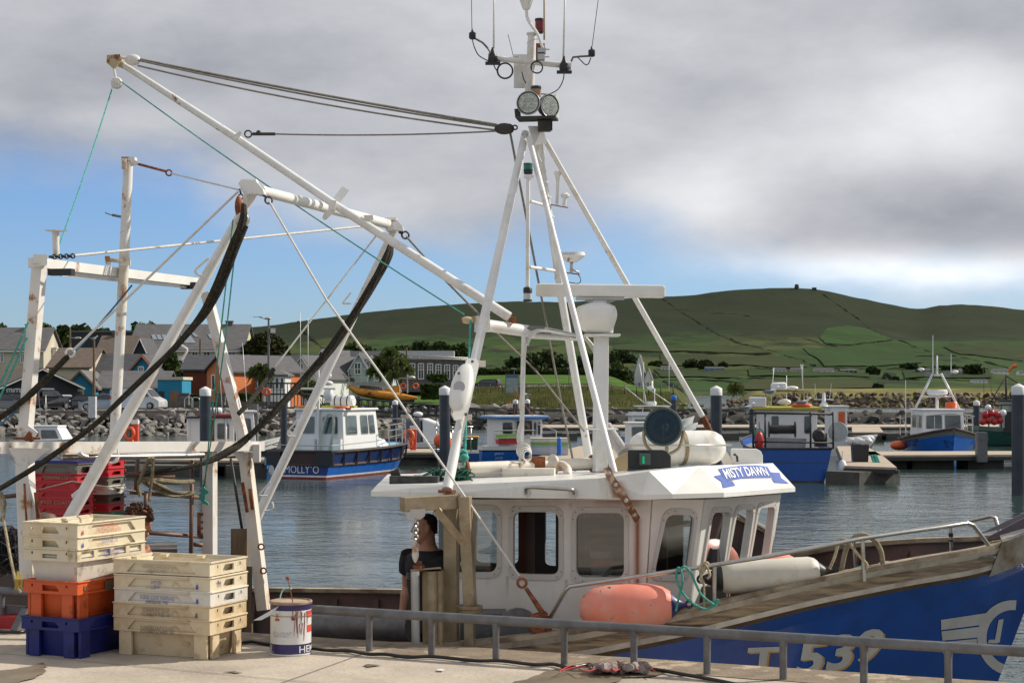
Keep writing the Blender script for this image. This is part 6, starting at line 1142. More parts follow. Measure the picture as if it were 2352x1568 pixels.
# roof ---------------------------------------------------------------------
lo = [W(852,1139,13.42), W(1060,1142,13.2), W(1475,1147,12.98), W(1545,1145,13.0), W(1662.6,1141.5,13.2), W(1826.6,1128.5,15.05)]
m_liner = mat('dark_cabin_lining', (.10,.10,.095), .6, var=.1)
lf = [BP(1.15,1.15,3.14), BP(-2.35,1.15,3.13)]
up = [W(866,1113,13.46), W(1060,1112,13.24), W(1380,1098,13.04), W(1491,1082,13.06), W(1606,1069.5,13.40), None]; up[5] = hit(1775, 1063, plane3(lo[4]+V((0,0,.035)), lo[5]+V((0,0,.035)), up[4])); uf = [BP(1.0,1.0,3.32), BP(-2.3,1.0,3.22)]
b = MB(); k = len(lo); LO = lo+lf; UP = up+uf; m_ = len(LO); b.add(LO+UP+[p+V((0,0,.035)) for p in LO], [])
fs = [(i, (i+1) % m_, 2*m_+(i+1) % m_, 2*m_+i) for i in range(m_)]+[(2*m_+i, 2*m_+(i+1) % m_, m_+(i+1) % m_, m_+i) for i in range(m_)]+[list(range(m_))[::-1]]
ctr = sum(UP, V())/m_; base = len(b.v); b.v.append(ctr); b.f += fs+[(m_+i, m_+(i+1) % m_, base) for i in range(m_)]; b.mi += [0]*(len(fs)+m_); b.sm += [False]*(len(fs)+m_)
roof = b.build('roof', m_gel, TR)
plB = facing(plane3(lo[4]+V((0,0,.035)), lo[5]+V((0,0,.035)), up[4]))
def decal(name, m, polys, pl, par, lift):
    b = MB(); n = pl[1]
    for vs, fs in polys: b.add([hit(x, y, pl)+n*lift for x, y in vs], fs)
    return b.build(name, m, par)
VV = lambda x, y: ov('V', x, y)
ribbon = [([VV(*p) for p in [(1055,170),(1260,140),(1400,138),(1495,150),(1558,248),(1400,250),(1270,255),(1125,278)]], [list(range(8))]),
    ([VV(*p) for p in [(1015,235),(1082,222),(1128,280),(1180,276),(1210,318),(1100,340),(1085,282)]], [(0,1,2,6),(2,3,4,5,6)]),
    ([VV(*p) for p in [(1522,200),(1605,205),(1620,250),(1690,300),(1560,292),(1535,256),(1560,250)]], [(0,1,2,6),(2,3,4,5,6)])]
m_rib = mat('ribbon_blue', (.045,.10,.40), .4)
decal('ribbon', m_rib, ribbon, plB, roof, .005)
vs, fs = text_mesh('MISTY DAWN', 0, .02, 0); pq = []
for p in vs:
    u_ = p.x+.5; v_ = p.y+.5; xx_ = lerp(lerp(1128,1512,u_), lerp(1085,1475,u_), v_); yy_ = lerp(262-28*math.sin(u_*PI*.62), 178-26*math.sin(u_*PI*.75), v_); pq.append(VV(xx_, yy_))
decal('name_lettering', m_wlet, [(pq, fs)], plB, roof, .009)
ol = [VV(*p) for p in [(1068,176),(1262,149),(1400,147),(1488,158),(1540,240)]]
# grab rails, rust strap, hatch on the roof
part('grab_rail', m_ss, lambda b: (b.tube(smooth_path([W(1208,1131,13.1),W(1212,1119,13.0),W(1260,1120,12.98),W(1312,1124,12.96),W(1318,1132,13.04)], 4), .014, 8), b.lathe(W(1211,1130,13.16), (0,-1,0), [(0,.03),(.05,.03)], 10), b.lathe(W(1316,1131,13.09), (0,-1,0), [(0,.035),(.05,.035)], 10)), roof)
part('hatch', m_gel, lambda b: b.loft([[W(950,1098,14.2),W(1250,1092,14.2),W(1250,1084,15.3),W(1010,1086,15.3)],[W(950,1090,14.2),W(1240,1083,14.2),W(1230,1078,15.3),W(1020,1076,15.3)]], smooth=False), roof)
strap = [W(1394,1075,13.08),W(1400,1092,13.0),W(1418,1120,12.95),W(1440,1152,12.92),W(1462,1190,13.22)]
def fstrap(b):
    for a, c in zip(strap[:-1], strap[1:]): b.beam(a, c+(c-a)*.08, .055, .014, up=(0,-1,.2))
st = part('rusty_strap', mat('rust_flaked_paint', (.26,.11,.05), .8, var=.4, sc=9, col2=(.52,.42,.28), th=(.5,.6), sc2=9, bump=.4), fstrap)
part('bolts', m_alu, lambda b: [b.lathe(lerp(p, s_, t)+V((0,-.012,0)), (0,-1,0), [(0,.017),(.012,.014)], 8) for p, s_, t in ((strap[0],strap[1],.7),(strap[1],strap[2],.75),(strap[2],strap[3],.9),(strap[3],strap[4],.75))], st)
# rust run down the wall: paint stain lies on the wall plane
m_stain = bpy.data.materials.new('rust_run'); m_stain.use_nodes = True; nt = m_stain.node_tree; nt.nodes.clear(); L = nt.links.new
o_ = nd(nt, 'ShaderNodeOutputMaterial'); p_ = nd(nt, 'ShaderNodeBsdfPrincipled'); p_.inputs['Base Color'].default_value = (.33,.10,.025,1); p_.inputs['Roughness'].default_value = .6; tr = nd(nt, 'ShaderNodeBsdfTransparent'); mx = nd(nt, 'ShaderNodeMixShader')
at = nd(nt, 'ShaderNodeAttribute', attribute_name='fade'); n_ = nd(nt, 'ShaderNodeTexNoise', Scale=9., Detail=6.); mp = nd(nt, 'ShaderNodeMapping'); mp.inputs['Scale'].default_value = (1,1,.15); tc = nd(nt, 'ShaderNodeTexCoord'); L(tc.outputs['Object'], mp.inputs[0]); L(mp.outputs[0], n_.inputs['Vector'])
mu = nd(nt, 'ShaderNodeMath', operation='MULTIPLY'); L(at.outputs['Fac'], mu.inputs[0]); r_ = nd(nt, 'ShaderNodeMapRange'); r_.inputs[1].default_value = .3; r_.inputs[2].default_value = .7; r_.inputs[3].default_value = .45; r_.inputs[4].default_value = 1.1; L(n_.outputs[0], r_.inputs[0]); L(r_.outputs[0], mu.inputs[1])
L(mu.outputs[0], mx.inputs[0]); L(tr.outputs[0], mx.inputs[1]); L(p_.outputs[0], mx.inputs[2]); L(mx.outputs[0], o_.inputs[0]); MATS['rust_run'] = m_stain
def stain(name, cols, pl, par, lift=.004):            # columns: (pixel x, y, strength) rows across
    b = MB(); nr_ = len(cols[0]); b.add([hit(x, y, pl)+pl[1]*lift for c in cols for x, y, s_ in c], [(i*nr_+j, i*nr_+j+1, (i+1)*nr_+j+1, (i+1)*nr_+j) for i in range(len(cols)-1) for j in range(nr_-1)]); o = b.build(name, m_stain, par)
    at = o.data.attributes.new('fade', 'FLOAT', 'POINT'); at.data.foreach_set('value', [s_ for c in cols for x, y, s_ in c]); return o
plS2 = (plS[0]+plS[1]*.0176, plS[1])
ys = [1190,1215,1250,1290,1330,1370,1420]; am = [1,.95,.9,.85,.75,.5,.15]
stain('rust_stain', [[(1464+dx, y, a*k) for y, a in zip(ys, am)] for dx, k in ((-22,0),(-10,.12),(-4,.45),(-1,.95),(2,.95),(5,.4),(12,.10),(24,0))], plS2, WH)
stain('rust_stain', [[(x, y, k) for y, k in ((1148,a*.9),(1154,a*.7),(1165,a*.25),(1185,0))] for x, a in ((1130,0),(1180,.25),(1260,.3),(1350,.35),(1400,.6),(1420,.9),(1450,.8),(1480,.3),(1495,0))], plS2, WH)
plR = facing(plane3(lo[1]+V((0,0,.035)), lo[2]+V((0,0,.035)), up[2]))
stain('rust_stain', [[(x+dy*.2, y, k) for dy, y, k in ((0,1104,a*.5),(10,1116,a),(20,1130,a*.9),(30,1143,a*.6))] for x, a in ((1395,0),(1405,.8),(1412,1),(1420,.9),(1432,.25),(1442,0))], plR, roof, .005)
for x0, y0, ln, wd_, k_ in ((1165,1322,60,5,.35),(1300,1330,50,5,.3),(1445,1326,70,4,.45),(1180,1160,25,6,.3),(1310,1155,22,6,.25),(1120,1300,60,8,.25)):
    stain('rust_stain', [[(x0+dx, y0+ln*t, a*k_*(1-t)) for t in (0,.3,.7,1)] for dx, a in ((-wd_,0),(-wd_*.3,.7),(wd_*.3,1),(wd_,0))], plS2, WH)
# roof gear ------------------------------------------------------------------
rp = part('roof_pipe', m_rustw, lambda b: (b.tube([W(1050,1075,13.9),W(1368,1063,14.6)], .046, 14), b.tube(smooth_path([W(1272,1067,14.35),W(1292,1068,14.3),W(1303,1078,14.25),W(1304,1092,14.2)], 4), .036, 10)))
part('flange', m_rust, lambda b: b.lathe(W(1062,1074,13.93), W(1368,1063,14.6)-W(1050,1075,13.9), [(0,.05),(0,.088),(.02,.088),(.02,.05)], 16), rp)
part('flange', m_rust, lambda b: b.lathe(W(1360,1064,14.58), W(1368,1063,14.6)-W(1050,1075,13.9), [(0,.05),(0,.075),(.02,.075),(.02,.05)], 16), rp)
part('flange', m_rustw, lambda b: b.lathe(W(1268,1066,14.37), W(1368,1063,14.6)-W(1050,1075,13.9), [(0,.05),(0,.085),(.02,.085),(.02,.05)], 16), rp)
part('clamp_plate', m_rust, lambda b: b.box(W(1225,1062,14.28), (.18,.1,.1), .2), rp)
part('roof_block', m_rustw, lambda b: (b.box(W(1215,1087,14.1), (.42,.16,.085), -.1)), roof)
part('black_bracket', mat('cracked_black_rubber', (.045,.045,.045), .8, var=.5, sc=20), lambda b: (b.box(W(952,1103,13.55), (.38,.09,.07), -.12), b.prism([W(897,1082,13.6),W(915,1074,13.6),W(921,1098,13.6),W(898,1102,13.6)], (0,.06,0))))
part('net_bundle', mat('green_netting', (.03,.12,.08), .95, var=.4, sc=30, bump=.8, bsc=90), lambda b: [b.tube(smooth_path([W(1052+random.gauss(0,16)+dx,1100+random.uniform(-26,10),13.7+random.uniform(-.08,.08)) for _ in range(4)], 3), .006, 4) for dx in [0]*46+[-45]*14])
# tripod mast --------------------------------------------------------------
m_mast = mat('mast_white', (.75,.745,.73), .34, var=.07, sc=3, col2=(.56,.49,.38), th=(.52,.8), sc2=4, col3=(.28,.14,.06), th3=(.655,.70), sc3=6)
leg = part('mast_leg', m_mast, lambda b: b.tube([W(1027,1124,13.08), W(1052,1000,13.4), W(1207,305,15.0)], [.040,.039,.033], 16)); part('base_flange', m_rust, lambda b: b.lathe(W(1027,1131,13.08), (0,0,1), [(0,.07),(.02,.07),(.02,.045)], 12), leg)
leg = part('mast_leg', m_mast, lambda b: b.tube([W(1411,1086,13.06), W(1216,322,14.9)], [.027,.023], 14))
leg = part('mast_leg', m_mast, lambda b: b.tube([W(1619,966,16.25), W(1252,322,15.05)], [.027,.023], 14)); part('rusty_foot', m_rust, lambda b: b.tube([W(1630,990,16.3),W(1613,955,16.22)], .030, 12), leg)
part('mast', m_mast, lambda b: (b.tube([W(1353,1052,15.45), W(1291,690,15.25), W(1243,370,15.1), W(1234,310,15.05)], [.036,.034,.026,.045], 14), [b.lathe(W(x,y,Y_), W(1291,690,15.25)-W(1353,1052,15.45), [(0,.037),(.012,.037)], 12) for x, y, Y_ in ((1246,395,15.1),(1250,420,15.1),(1257,455,15.12),(1264,500,15.15),(1272,560,15.18),(1282,640,15.22))]))
part('gusset', m_mast, lambda b: (b.slab([W(1214,290,14.95),W(1246,290,15.0),W(1254,330,15.05),W(1226,334,14.98)], .03), b.slab([W(1208,318,14.86),W(1219,308,14.86),W(1230,345,14.86),W(1219,350,14.86)], .02)))
part('mast_top', m_mast, lambda b: (b.tube([W(1215,235,15.1),W(1222,80,15.1)], [.042,.036], 14), b.lathe(W(1222,80,15.1), (0,0,1), [(0,.05),(.015,.05)], 12), b.tube([W(1124,133,15.08),W(1312,152,15.08)], .026, 10), b.lathe(W(1127,133,15.08), (1,0,-.1), [(0,.037),(.03,.037)], 10), b.lathe(W(1304,151,15.08), (1,0,-.1), [(0,.037),(.03,.037)], 10)))
part('junction_box', m_mast, lambda b: b.box(W(1195,164,15.2), (.112,.03,.29), .05))
part('masthead_lamp', mat('red_lamp_glass', (.16,.02,.02), .15), lambda b: b.lathe(W(1239,73,15.05), (0,0,1), [(0,.037),(.1,.037)], 14)); part('lamp_cap', m_black, lambda b: (b.lathe(W(1239,49,15.05), (0,0,1), [(0,.04),(.02,.04),(.025,.02)], 14), b.lathe(W(1239,77,15.05), (0,0,1), [(0,.032),(.035,.038)], 14)))
part('masthead_lamp', mat('amber_lamp_glass', (.40,.22,.12), .15), lambda b: b.lathe(W(1231,222,14.9), (0,0,1), [(0,.042),(.09,.042)], 14)); part('lamp_cap', m_black, lambda b: b.lathe(W(1231,205,14.9), (0,0,1), [(0,.046),(.02,.046)], 14))
for p, a in ((W(1214,237,14.82), V((-.18,-.98,.03))), (W(1261,244,14.92), V((.62,-.78,.03)))):
    a.normalize(); fl_ = part('floodlight', m_black, lambda b: b.lathe(p-a*.09, a, [(0,.04),(.02,.075),(.07,.098),(.10,.105),(.105,.10),(.10,.09)], 22)); part('lens', mat('led_lens', (.42,.45,.40), .12, var=.35, sc=40, metal=.3), lambda b: (b.lathe(p+a*.008, a, [(0,.088),(.006,.085)], 22), [b.lathe(p+a*.014+a.orthogonal().normalized()*i*.018+a.cross(a.orthogonal().normalized())*j*.018, a, [(0,.0065),(.004,.004)], 6) for i in range(-4,5) for j in range(-4,5) if i*i+j*j < 18]), fl_); part('bezel', m_alu, lambda b: b.ring(p+a*.014, a, .1, .004, 22, 5), fl_)
part('floodlight_bracket', m_dark, lambda b: (b.box(W(1234,273,14.9), (.34,.2,.02), -.15), b.beam(W(1188,250,14.85),W(1190,270,14.85), .012, .05), b.box(W(1250,290,14.9), (.11,.08,.09)), b.box(W(1262,290,14.95), (.05,.08,.07))))
part('side_floodlight', mat('pale_lens', (.5,.52,.48), .2), lambda b: b.lathe(W(1275,245,15.1), (.98,-.2,0), [(0,.11),(.02,.11)], 18))
part('gps_antenna', m_mast, lambda b: (b.lathe(W(1209,22,14.95), (0,0,1), [(0,.03),(.07,.055),(.1,.07),(.16,.10),(.22,.08)], 14), b.tube(smooth_path([W(1209,22,14.95),W(1213,46,14.95),W(1236,80,14.9),W(1247,112,14.9)], 4), .014, 7)))
part('antenna_clamp', m_alu, lambda b: (b.box(W(1244,118,14.85), (.07,.05,.05)), b.box(W(1243,130,14.85), (.06,.05,.06)), b.tube([W(1246,114,14.85),W(1262,114,14.8)], .006, 5), b.tube([W(1246,131,14.85),W(1262,131,14.8)], .006, 5))); part('rusty_bracket', m_rust, lambda b: b.box(W(1241,120,14.95), (.075,.01,.15)))
for pts, r_, m__ in (([W(1134,112,15.05),W(1135,-60,15.05)],.0085,m_mast),([W(1294,133,15.05),W(1299,-60,15.05)],.0085,m_mast),([W(1250,92,15),W(1250,-60,15)],.008,mat('stained_whip', (.42,.36,.26), .6)),([W(1084,72,15),W(1082,-60,15)],.003,m_dark),([W(1359,114,15),W(1382,-60,15)],.003,m_dark),([W(1180,133,15.1),W(1167,80,15.1)],.0028,m_dark)):
    part('whip_aerial', m__, lambda b: b.tube(pts, r_, 6))
for x0, y0, x1, y1, bx, by in ((1134,128,1134,112,1132,138),(1295,147,1294,133,1296,158)): part('aerial_base', m_black, lambda b: (b.lathe(W(bx,by+6,15.05), (0,0,1), [(0,.035),(.02,.045),(.06,.04),(.09,.022),(.13,.01)], 12), b.box(W(bx,by+8,15.05), (.13,.06,.02))))
for p, pts in ((W(1085,84,15), [(1088,87),(1108,98),(1121,112),(1126,120),(1123,128)]), (W(1359,124,15), [(1355,129),(1334,130),(1316,132),(1312,142)])):
    part('aerial_arm', m_galv, lambda b: b.tube([W(x,y,15.03) for x, y in pts], .009, 6)); part('aerial_coil', m_black, lambda b: b.lathe(p-V((0,0,.025)), (0,0,1), [(0,.02),(.01,.03),(.055,.03),(.065,.012),(.09,.006)], 10))
parts('cable', m_black, [tb(l, .005, 15.0, 5) for l in ([(1085,92),(1090,110),(1100,128),(1122,141)],[(1357,133),(1352,146),(1345,149),(1335,140),(1327,132)],[(1296,165),(1293,185),(1282,205),(1262,216),(1242,216)],[(1134,150),(1138,158),(1144,166)],[(1199,165),(1202,180),(1208,192)],[(1237,290),(1233,305),(1240,318),(1243,300)])]+[lambda b: b.ring(W(1160,163,15.0), (0,-1,0), .066, .008, 20), lambda b: b.ring(W(1233,155,14.85), (.2,-1,0), .05, .007, 16)])
parts('cable', m_wwire, [tb([(1247,325),(1236,352),(1246,374),(1252,362),(1248,345)], .005, 14.95, 5), tb([(1210,100),(1222,92),(1236,90)], .004, 15, 5)])
# lamp post beside the mast
lpst = part('lamp_post', m_mast, lambda b: (b.tube([W(1213,405,14.7),W(1212,660,14.7)], .017, 10), b.tube([W(1218,462,14.7),W(1252,472,15.1)], .014, 8), b.tube([W(1216,613,14.7),W(1275,622,15.2)], .015, 8), b.lathe(W(1214,411,14.7), (0,0,1), [(0,.02),(.01,.043),(.03,.043)], 12)))
part('green_lamp', mat('green_lamp_glass', (.01,.16,.11), .12), lambda b: b.lathe(W(1213,390,14.7), (0,0,1), [(0,.038),(.05,.038)], 14)); part('lamp_cap', m_black, lambda b: (b.lathe(W(1213,400,14.7), (0,0,1), [(0,.036),(.038,.04)], 14), b.lathe(W(1213,378,14.7), (0,0,1), [(0,.04),(.01,.038)], 14)))
part('clear_lamp', mat('clear_lamp_glass', (.5,.52,.52), .1), lambda b: b.lathe(W(1212,690,14.7), (0,0,1), [(0,.036),(.06,.036)], 14)); part('lamp_cap', m_black, lambda b: (b.lathe(W(1212,673,14.7), (0,0,1), [(0,.038),(.04,.038),(.05,.03)], 14), b.lathe(W(1212,692,14.7), (0,0,1), [(0,.038),(.015,.038)], 14)))
part('gps_antenna', m_mast, lambda b: (b.lathe(W(1281,424,15.2), (0,0,1), [(0,.012),(.07,.02),(.09,.032),(.115,.028)], 10), b.tube([W(1279,470,15.2),W(1281,424,15.2)], .013, 8), b.lathe(W(1298,455,15.1), (0,0,1), [(0,.018),(.012,.04),(.03,.04),(.045,.02)], 14), b.tube([W(1296,472,15.1),W(1298,452,15.1)], .017, 8)))
part('antenna_bracket', m_rust, lambda b: (b.beam(W(1265,470,15.15),W(1304,477,15.1), .03, .008), b.beam(W(1295,626,15.1),W(1331,630,15.05), .04, .01)))
part('gps_antenna', m_mast, lambda b: (b.loft([[W(1313,602,15)+V((.045*math.cos(a),.045*math.sin(a),0)) for a in np.linspace(0,2*PI,14)[:-1]],[W(1315,592,15)+V((.09*math.cos(a),.05*math.sin(a),0)) for a in np.linspace(0,2*PI,14)[:-1]],[W(1315,587,15)+V((.11*math.cos(a),.07*math.sin(a),0)) for a in np.linspace(0,2*PI,14)[:-1]],[W(1316,579,15)+V((.10*math.cos(a),.06*math.sin(a),0)) for a in np.linspace(0,2*PI,14)[:-1]]])))
part('lettering', m_rib, lambda b: text_on(b, 'FURUNO', W(1306,582.5,14.9), V((.105,0,.004)), V((0,0,.015)), .002))
part('antenna_clamp', m_alu, lambda b: (b.tube([W(1313,602,15),W(1312,628,15.05)], .014, 7), b.tube([W(1312,618,15),W(1330,626,15)], .01, 6)))
part('cable', m_black, lambda b: b.tube(smooth_path([W(1328,630,15.05),W(1334,642,15),W(1328,651,15),W(1306,648,15)], 4), .004, 5))
# radar
part('radar_column', m_mast, lambda b: (b.beam(W(1381,772,14.6),W(1378,1083,14.5), .105, .105, up=(.25,-.97,0)), b.box(W(1383,985,14.55), (.26,.22,.012)), b.box(W(1382,770,14.6), (.30,.26,.02))), bevel=.008)
rg = part('radar_gearbox', m_gel, lambda b: b.loft([[W(1370,y,14.6)+V((math.copysign(abs(math.cos(a))**.6, math.cos(a))*rx+dx, math.copysign(abs(math.sin(a))**.6, math.sin(a))*ry, 0)) for a in np.linspace(0,2*PI,25)[:-1]] for y, rx, ry, dx in ((764,.11,.1,.03),(756,.14,.13,.0),(735,.175,.15,-.01),(732,.18,.155,-.01),(727,.182,.157,-.01),(724,.184,.157,-.01),(714,.18,.15,-.01),(704,.155,.13,.0),(698,.10,.09,.01),(694,.06,.06,.015))]))
part('radar_scanner', m_gel, lambda b: (b.beam(W(1231,666,14.6),W(1527,670,14.6), .12, .105, up=(0,0,1))), bevel=.02)
part('scanner_bracket', m_alu, lambda b: (b.box(W(1378,686,14.6), (.40,.1,.02)), b.box(W(1378,691,14.6), (.12,.1,.025)), b.beam(W(1345,688,14.6),W(1360,694,14.6), .03,.02), b.beam(W(1412,688,14.6),W(1396,694,14.6), .03,.02)))
# gallows bar between the legs
part('cross_bar', m_mast, lambda b: (b.tube([W(1117,747,14.15),W(1222,762,14.5)], [.05,.05], 14), b.tube([W(1216,768,14.5),W(1324,774,15.2)], [.036,.034], 12), b.box(W(1107,744,14.1), (.10,.1,.13), .3), b.box(W(1116,742,14.05), (.03,.14,.12), .3)))
part('cable_tray', m_galv, lambda b: b.slab([W(1190,748,14.4),W(1245,750,14.5),W(1330,768,15.1),W(1322,776,15.1),W(1236,760,14.4)], .01))
parts('cable', m_wwire, [tb([(x+k*3,y+k*2) for x, y in ((1206,790),(1216,768),(1235,757),(1270,760),(1322,770))], .006, 14.4-.02*k, 5) for k in range(3)]+[tb([(x+k*4,y) for x, y in ((1336,772),(1352,790),(1364,812),(1370,840))], .007, 14.9, 5) for k in range(3)])
part('cable_post', m_mast, lambda b: b.tube([W(1203,768,14.4),W(1197,1062,14.3)], .020, 10))
parts('cable', m_wwire, [tb([(x+k*2,y) for x, y in ((1205,790),(1200,850),(1196,905),(1193,930),(1197,960),(1190,985),(1188,1010),(1194,1030),(1203,1052))], .005, 14.3, 5) for k in range(3)]+[(lambda b, k=k: b.ring(W(1203+k*2,1035+k*3,14.25-.02*k), (k*.2,-1,.1), .058-.004*k, .006, 18, 5)) for k in range(5)])
# boom
m_boomrust = mat('rust_and_cream_fitting', (.45,.36,.22), .6, var=.2, col2=(.20,.07,.03), th=(.48,.56), sc2=9)
bm_ = part('boom', m_mast, lambda b: b.tube([W(1170,728,14.42),W(775,474,14.75),W(540,315,14.95),W(281,148,15.2)], [.041,.035,.033,.027], 16)); part('boom_tip', m_boomrust, lambda b: (b.lathe(W(288,153,15.2), W(248,128,15.2)-W(288,153,15.2), [(0,.028),(.08,.04),(.11,.05),(.13,.045)], 12), b.slab([W(247,128,15.1),W(277,126,15.1),W(279,136,15.1),W(262,160,15.1),W(246,145,15.1)], .05)), bm_)
part('boom_heel', m_rust, lambda b: (b.slab([W(1168,732,14.4),W(1184,726,14.4),W(1188,742,14.4),W(1184,762,14.4),W(1170,765,14.4)], .03), b.lathe(W(1178,735,14.3), (0,-1,0), [(0,.03),(.03,.03)], 10)), bm_)
part('boom_lug', m_mast, lambda b: (b.slab([W(536,312,14.9),W(552,301,14.9),W(556,306,14.9),W(548,322,14.9)], .02), b.slab([W(835,494,14.7),W(856,494,14.7),W(858,503,14.7),W(850,512,14.7),W(838,504,14.7)], .02)), bm_)
part('boom_rest', m_mast, lambda b: (b.beam(W(765,460,14.7),W(762,482,14.7), .06, .02, up=(0,1,0)), b.slab([W(740,500,14.8),W(746,488,14.8),W(762,478,14.8),W(770,484,14.8),W(752,502,14.8),W(745,506,14.8)], .02)), bm_); part('boom_stop', m_mast, lambda b: b.beam(W(772,462,15.0),W(794,433,15.05), .07, .015, up=(0,1,0)), bm_)
# gantry
ga = part('gantry_leg', m_mast, lambda b: b.tube([W(583,440,13.6),W(128,1245,13.35)], [.036,.050], 16)); gb_ = part('gantry_leg', m_mast, lambda b: b.tube([W(905,530,16.6),W(543,1288,16.35)], [.042,.044], 16))
part('gantry_beam', mat('rust_banded_white', (.74,.73,.70), .4, var=.06, col2=(.30,.12,.04), th=(.66,.72), sc2=3), lambda b: b.tube([W(598,438,13.65),W(900,517,16.55)], [.042,.046], 16))
def head(b, x, y, Y, s):
    b.slab([W(x-22*s,y-16*s,Y-.06),W(x-14*s,y-26*s,Y-.06),W(x+18*s,y-22*s,Y-.06),W(x+34*s,y-4*s,Y-.06),W(x+38*s,y+10*s,Y-.06),W(x+10*s,y+6*s,Y-.06),W(x-8*s,y+10*s,Y-.06)], .14); b.box(W(x+6*s,y-24*s,Y), (.09,.16,.02))
part('gantry_head', m_mast, lambda b: head(b, 572, 440, 13.6, 1)); part('gantry_head', m_mast, lambda b: head(b, 896, 524, 16.55, .85))
parts('shackle', m_dark, [lambda b: (b.ring(W(617,460,13.5), (.3,-1,.2), .028, .008, 12), b.tube([W(598,440,13.5),W(610,452,13.5)], .012, 6)), lambda b: (b.ring(W(931,540,16.5), (.3,-1,.2), .035, .01, 12), b.tube([W(916,532,16.5),W(924,536,16.5)], .014, 6)), lambda b: (b.ring(W(552,440,13.45), (1,0,.2), .02, .006, 8), b.ring(W(553,452,13.45), (0,1,.2), .02, .006, 8))])
blk = lambda b, p, r, a=(0,-1,0): (b.lathe(p-V(a).normalized()*.03, a, [(0,r*.8),(.01,r),(.05,r),(.06,r*.8)], 16), b.lathe(p+V(a).normalized()*.03, a, [(0,r*.25),(.02,r*.25)], 8))
part('pulley_block', m_white2, lambda b: (blk(b, W(557,505,13.4), .056, (.2,-1,0)), b.beam(W(563,448,13.45),W(560,488,13.42), .03, .02, up=(0,1,0)))); part('pulley_block', m_rust, lambda b: b.ell(W(548,474,13.4), (.03,.03,.085)))
part('pulley_block', m_white2, lambda b: (blk(b, W(268,191,15.1), .05, (.2,-1,0)), b.tube([W(262,160,15.1),W(266,178,15.1)], .012, 6))); part('pulley_block', m_white2, lambda b: (b.ell(W(305,138,15.1), (.07,.04,.05)), b.tube([W(279,132,15.1),W(298,135,15.1)], .012, 6)))
part('pulley_block', m_dark, lambda b: (b.ell(W(1158,296,14.9), (.085,.04,.05)), b.ell(W(1168,296,14.9), (.05,.04,.045)), b.ring(W(1183,293,14.95), (.2,-1,.3), .02, .007, 10))); part('pulley_block', m_boomrust, lambda b: (b.ell(W(1074,735,14.1), (.06,.035,.03)), b.tube([W(1085,732,14.1),W(1100,730,14.1)], .02, 6)))
for x, y, Y, s in ((498,598,13.5,1),(806,704,16.5,.8),(610,1125,16.3,.8)):
    part('step', m_mast, lambda b: b.tube([W(x-4,y+32*s,Y),W(x-24,y+14*s+8,Y),W(x-36,y+24*s,Y),W(x-32,y+36*s,Y),W(x-12,y+40*s,Y)], .010, 6)) if s < 0 else None
for l, Y in (([(403,786),(424,797),(430,805),(418,826)],13.45),([(372,898),(371,906)],13.4),([(480,592),(452,616),(448,625),(456,631),(464,632)],13.5),([(806,672),(790,692),(788,697),(796,697),(806,697)],16.5),([(831,675),(833,690),(827,694),(815,694)],16.5),([(620,1107),(598,1133),(600,1138),(614,1138)],16.3),([(625,1152),(628,1164),(624,1170),(607,1173)],16.3),([(684,965),(662,990),(664,1001),(678,1001)],16.4),([(786,735),(798,748),(801,758),(790,765)],16.4),([(165,1138),(192,1116),(198,1108),(190,1118),(166,1142)],13.4),([(268,1060),(270,1052),(256,1063)],13.4),([(270,1030),(272,1050),(266,1060),(248,1063)],13.4)):
    if len(l) > 2: part('step', m_mast, lambda b: b.tube(smooth_path([W(x,y,Y-.03) for x, y in l], 3), .009, 6))
# left deck frame
def bb(b, l, w_, h_, up=(0,1,0)):
    for (x0,y0,Y0_), (x1,y1,Y1_) in zip(l[:-1], l[1:]): b.beam(W(x0,y0,Y0_), W(x1,y1,Y1_), w_, h_, up=up)
part('frame_post', m_white2, lambda b: bb(b, [(91,606,13.3),(57,1012,13.25)], .085, .085, (.25,.97,0))); part('frame_post', m_white2, lambda b: bb(b, [(56,1040,13.3),(68,1330,13.2)], .11, .1, (.25,.97,0)))
part('frame_beam', mat('rust_edged_white', (.72,.71,.68), .45, var=.06, col2=(.45,.26,.12), th=(.62,.7), sc2=3), lambda b: (bb(b, [(78,603,13.3),(462,650,16.2)], .1, .075, (0,0,1)), b.slab([W(140,624,13.7),W(430,658,15.9),W(430,662,15.9),W(140,634,13.7)], .02), b.box(W(92,596,13.25), (.1,.12,.07), .3), b.slab([W(66,608,13.2),W(108,604,13.2),W(104,610,13.2),W(70,612,13.2)], .01)))
part('frame_floodlight', m_black, lambda b: (b.box(W(141,625,13.4), (.19,.08,.05), -.15))); part('frame_floodlight', m_black, lambda b: b.box(W(434,656,15.9), (.14,.08,.06), -.1))
part('frame_post', m_white2, lambda b: (b.tube([W(129,590,13.3),W(128,532,13.3)], .026, 10), b.slab([W(102,528,13.2),W(155,530,13.2),W(142,532,13.4),W(112,531,13.4)], .008)))
part('frame_mast', m_white2, lambda b: (b.tube([W(263,1005,14.4),W(283,640,14.5),W(295,370,14.6)], [.043,.043,.040], 16), b.box(W(297,366,14.6), (.11,.1,.03)), b.slab([W(280,364,14.5),W(290,364,14.5),W(290,388,14.5),W(280,388,14.5)], .02), b.slab([W(300,364,14.5),W(318,372,14.5),W(316,379,14.5),W(300,382,14.5)], .02)))
part('mast_bracket', m_white2, lambda b: (b.slab([W(241,588,14.4),W(252,588,14.4),W(255,608,14.4),W(243,608,14.4)], .02), b.slab([W(276,592,14.4),W(300,592,14.4),W(300,610,14.4),W(276,610,14.4)], .02), b.tube([W(250,597,14.4),W(285,600,14.4)], .016, 8)))
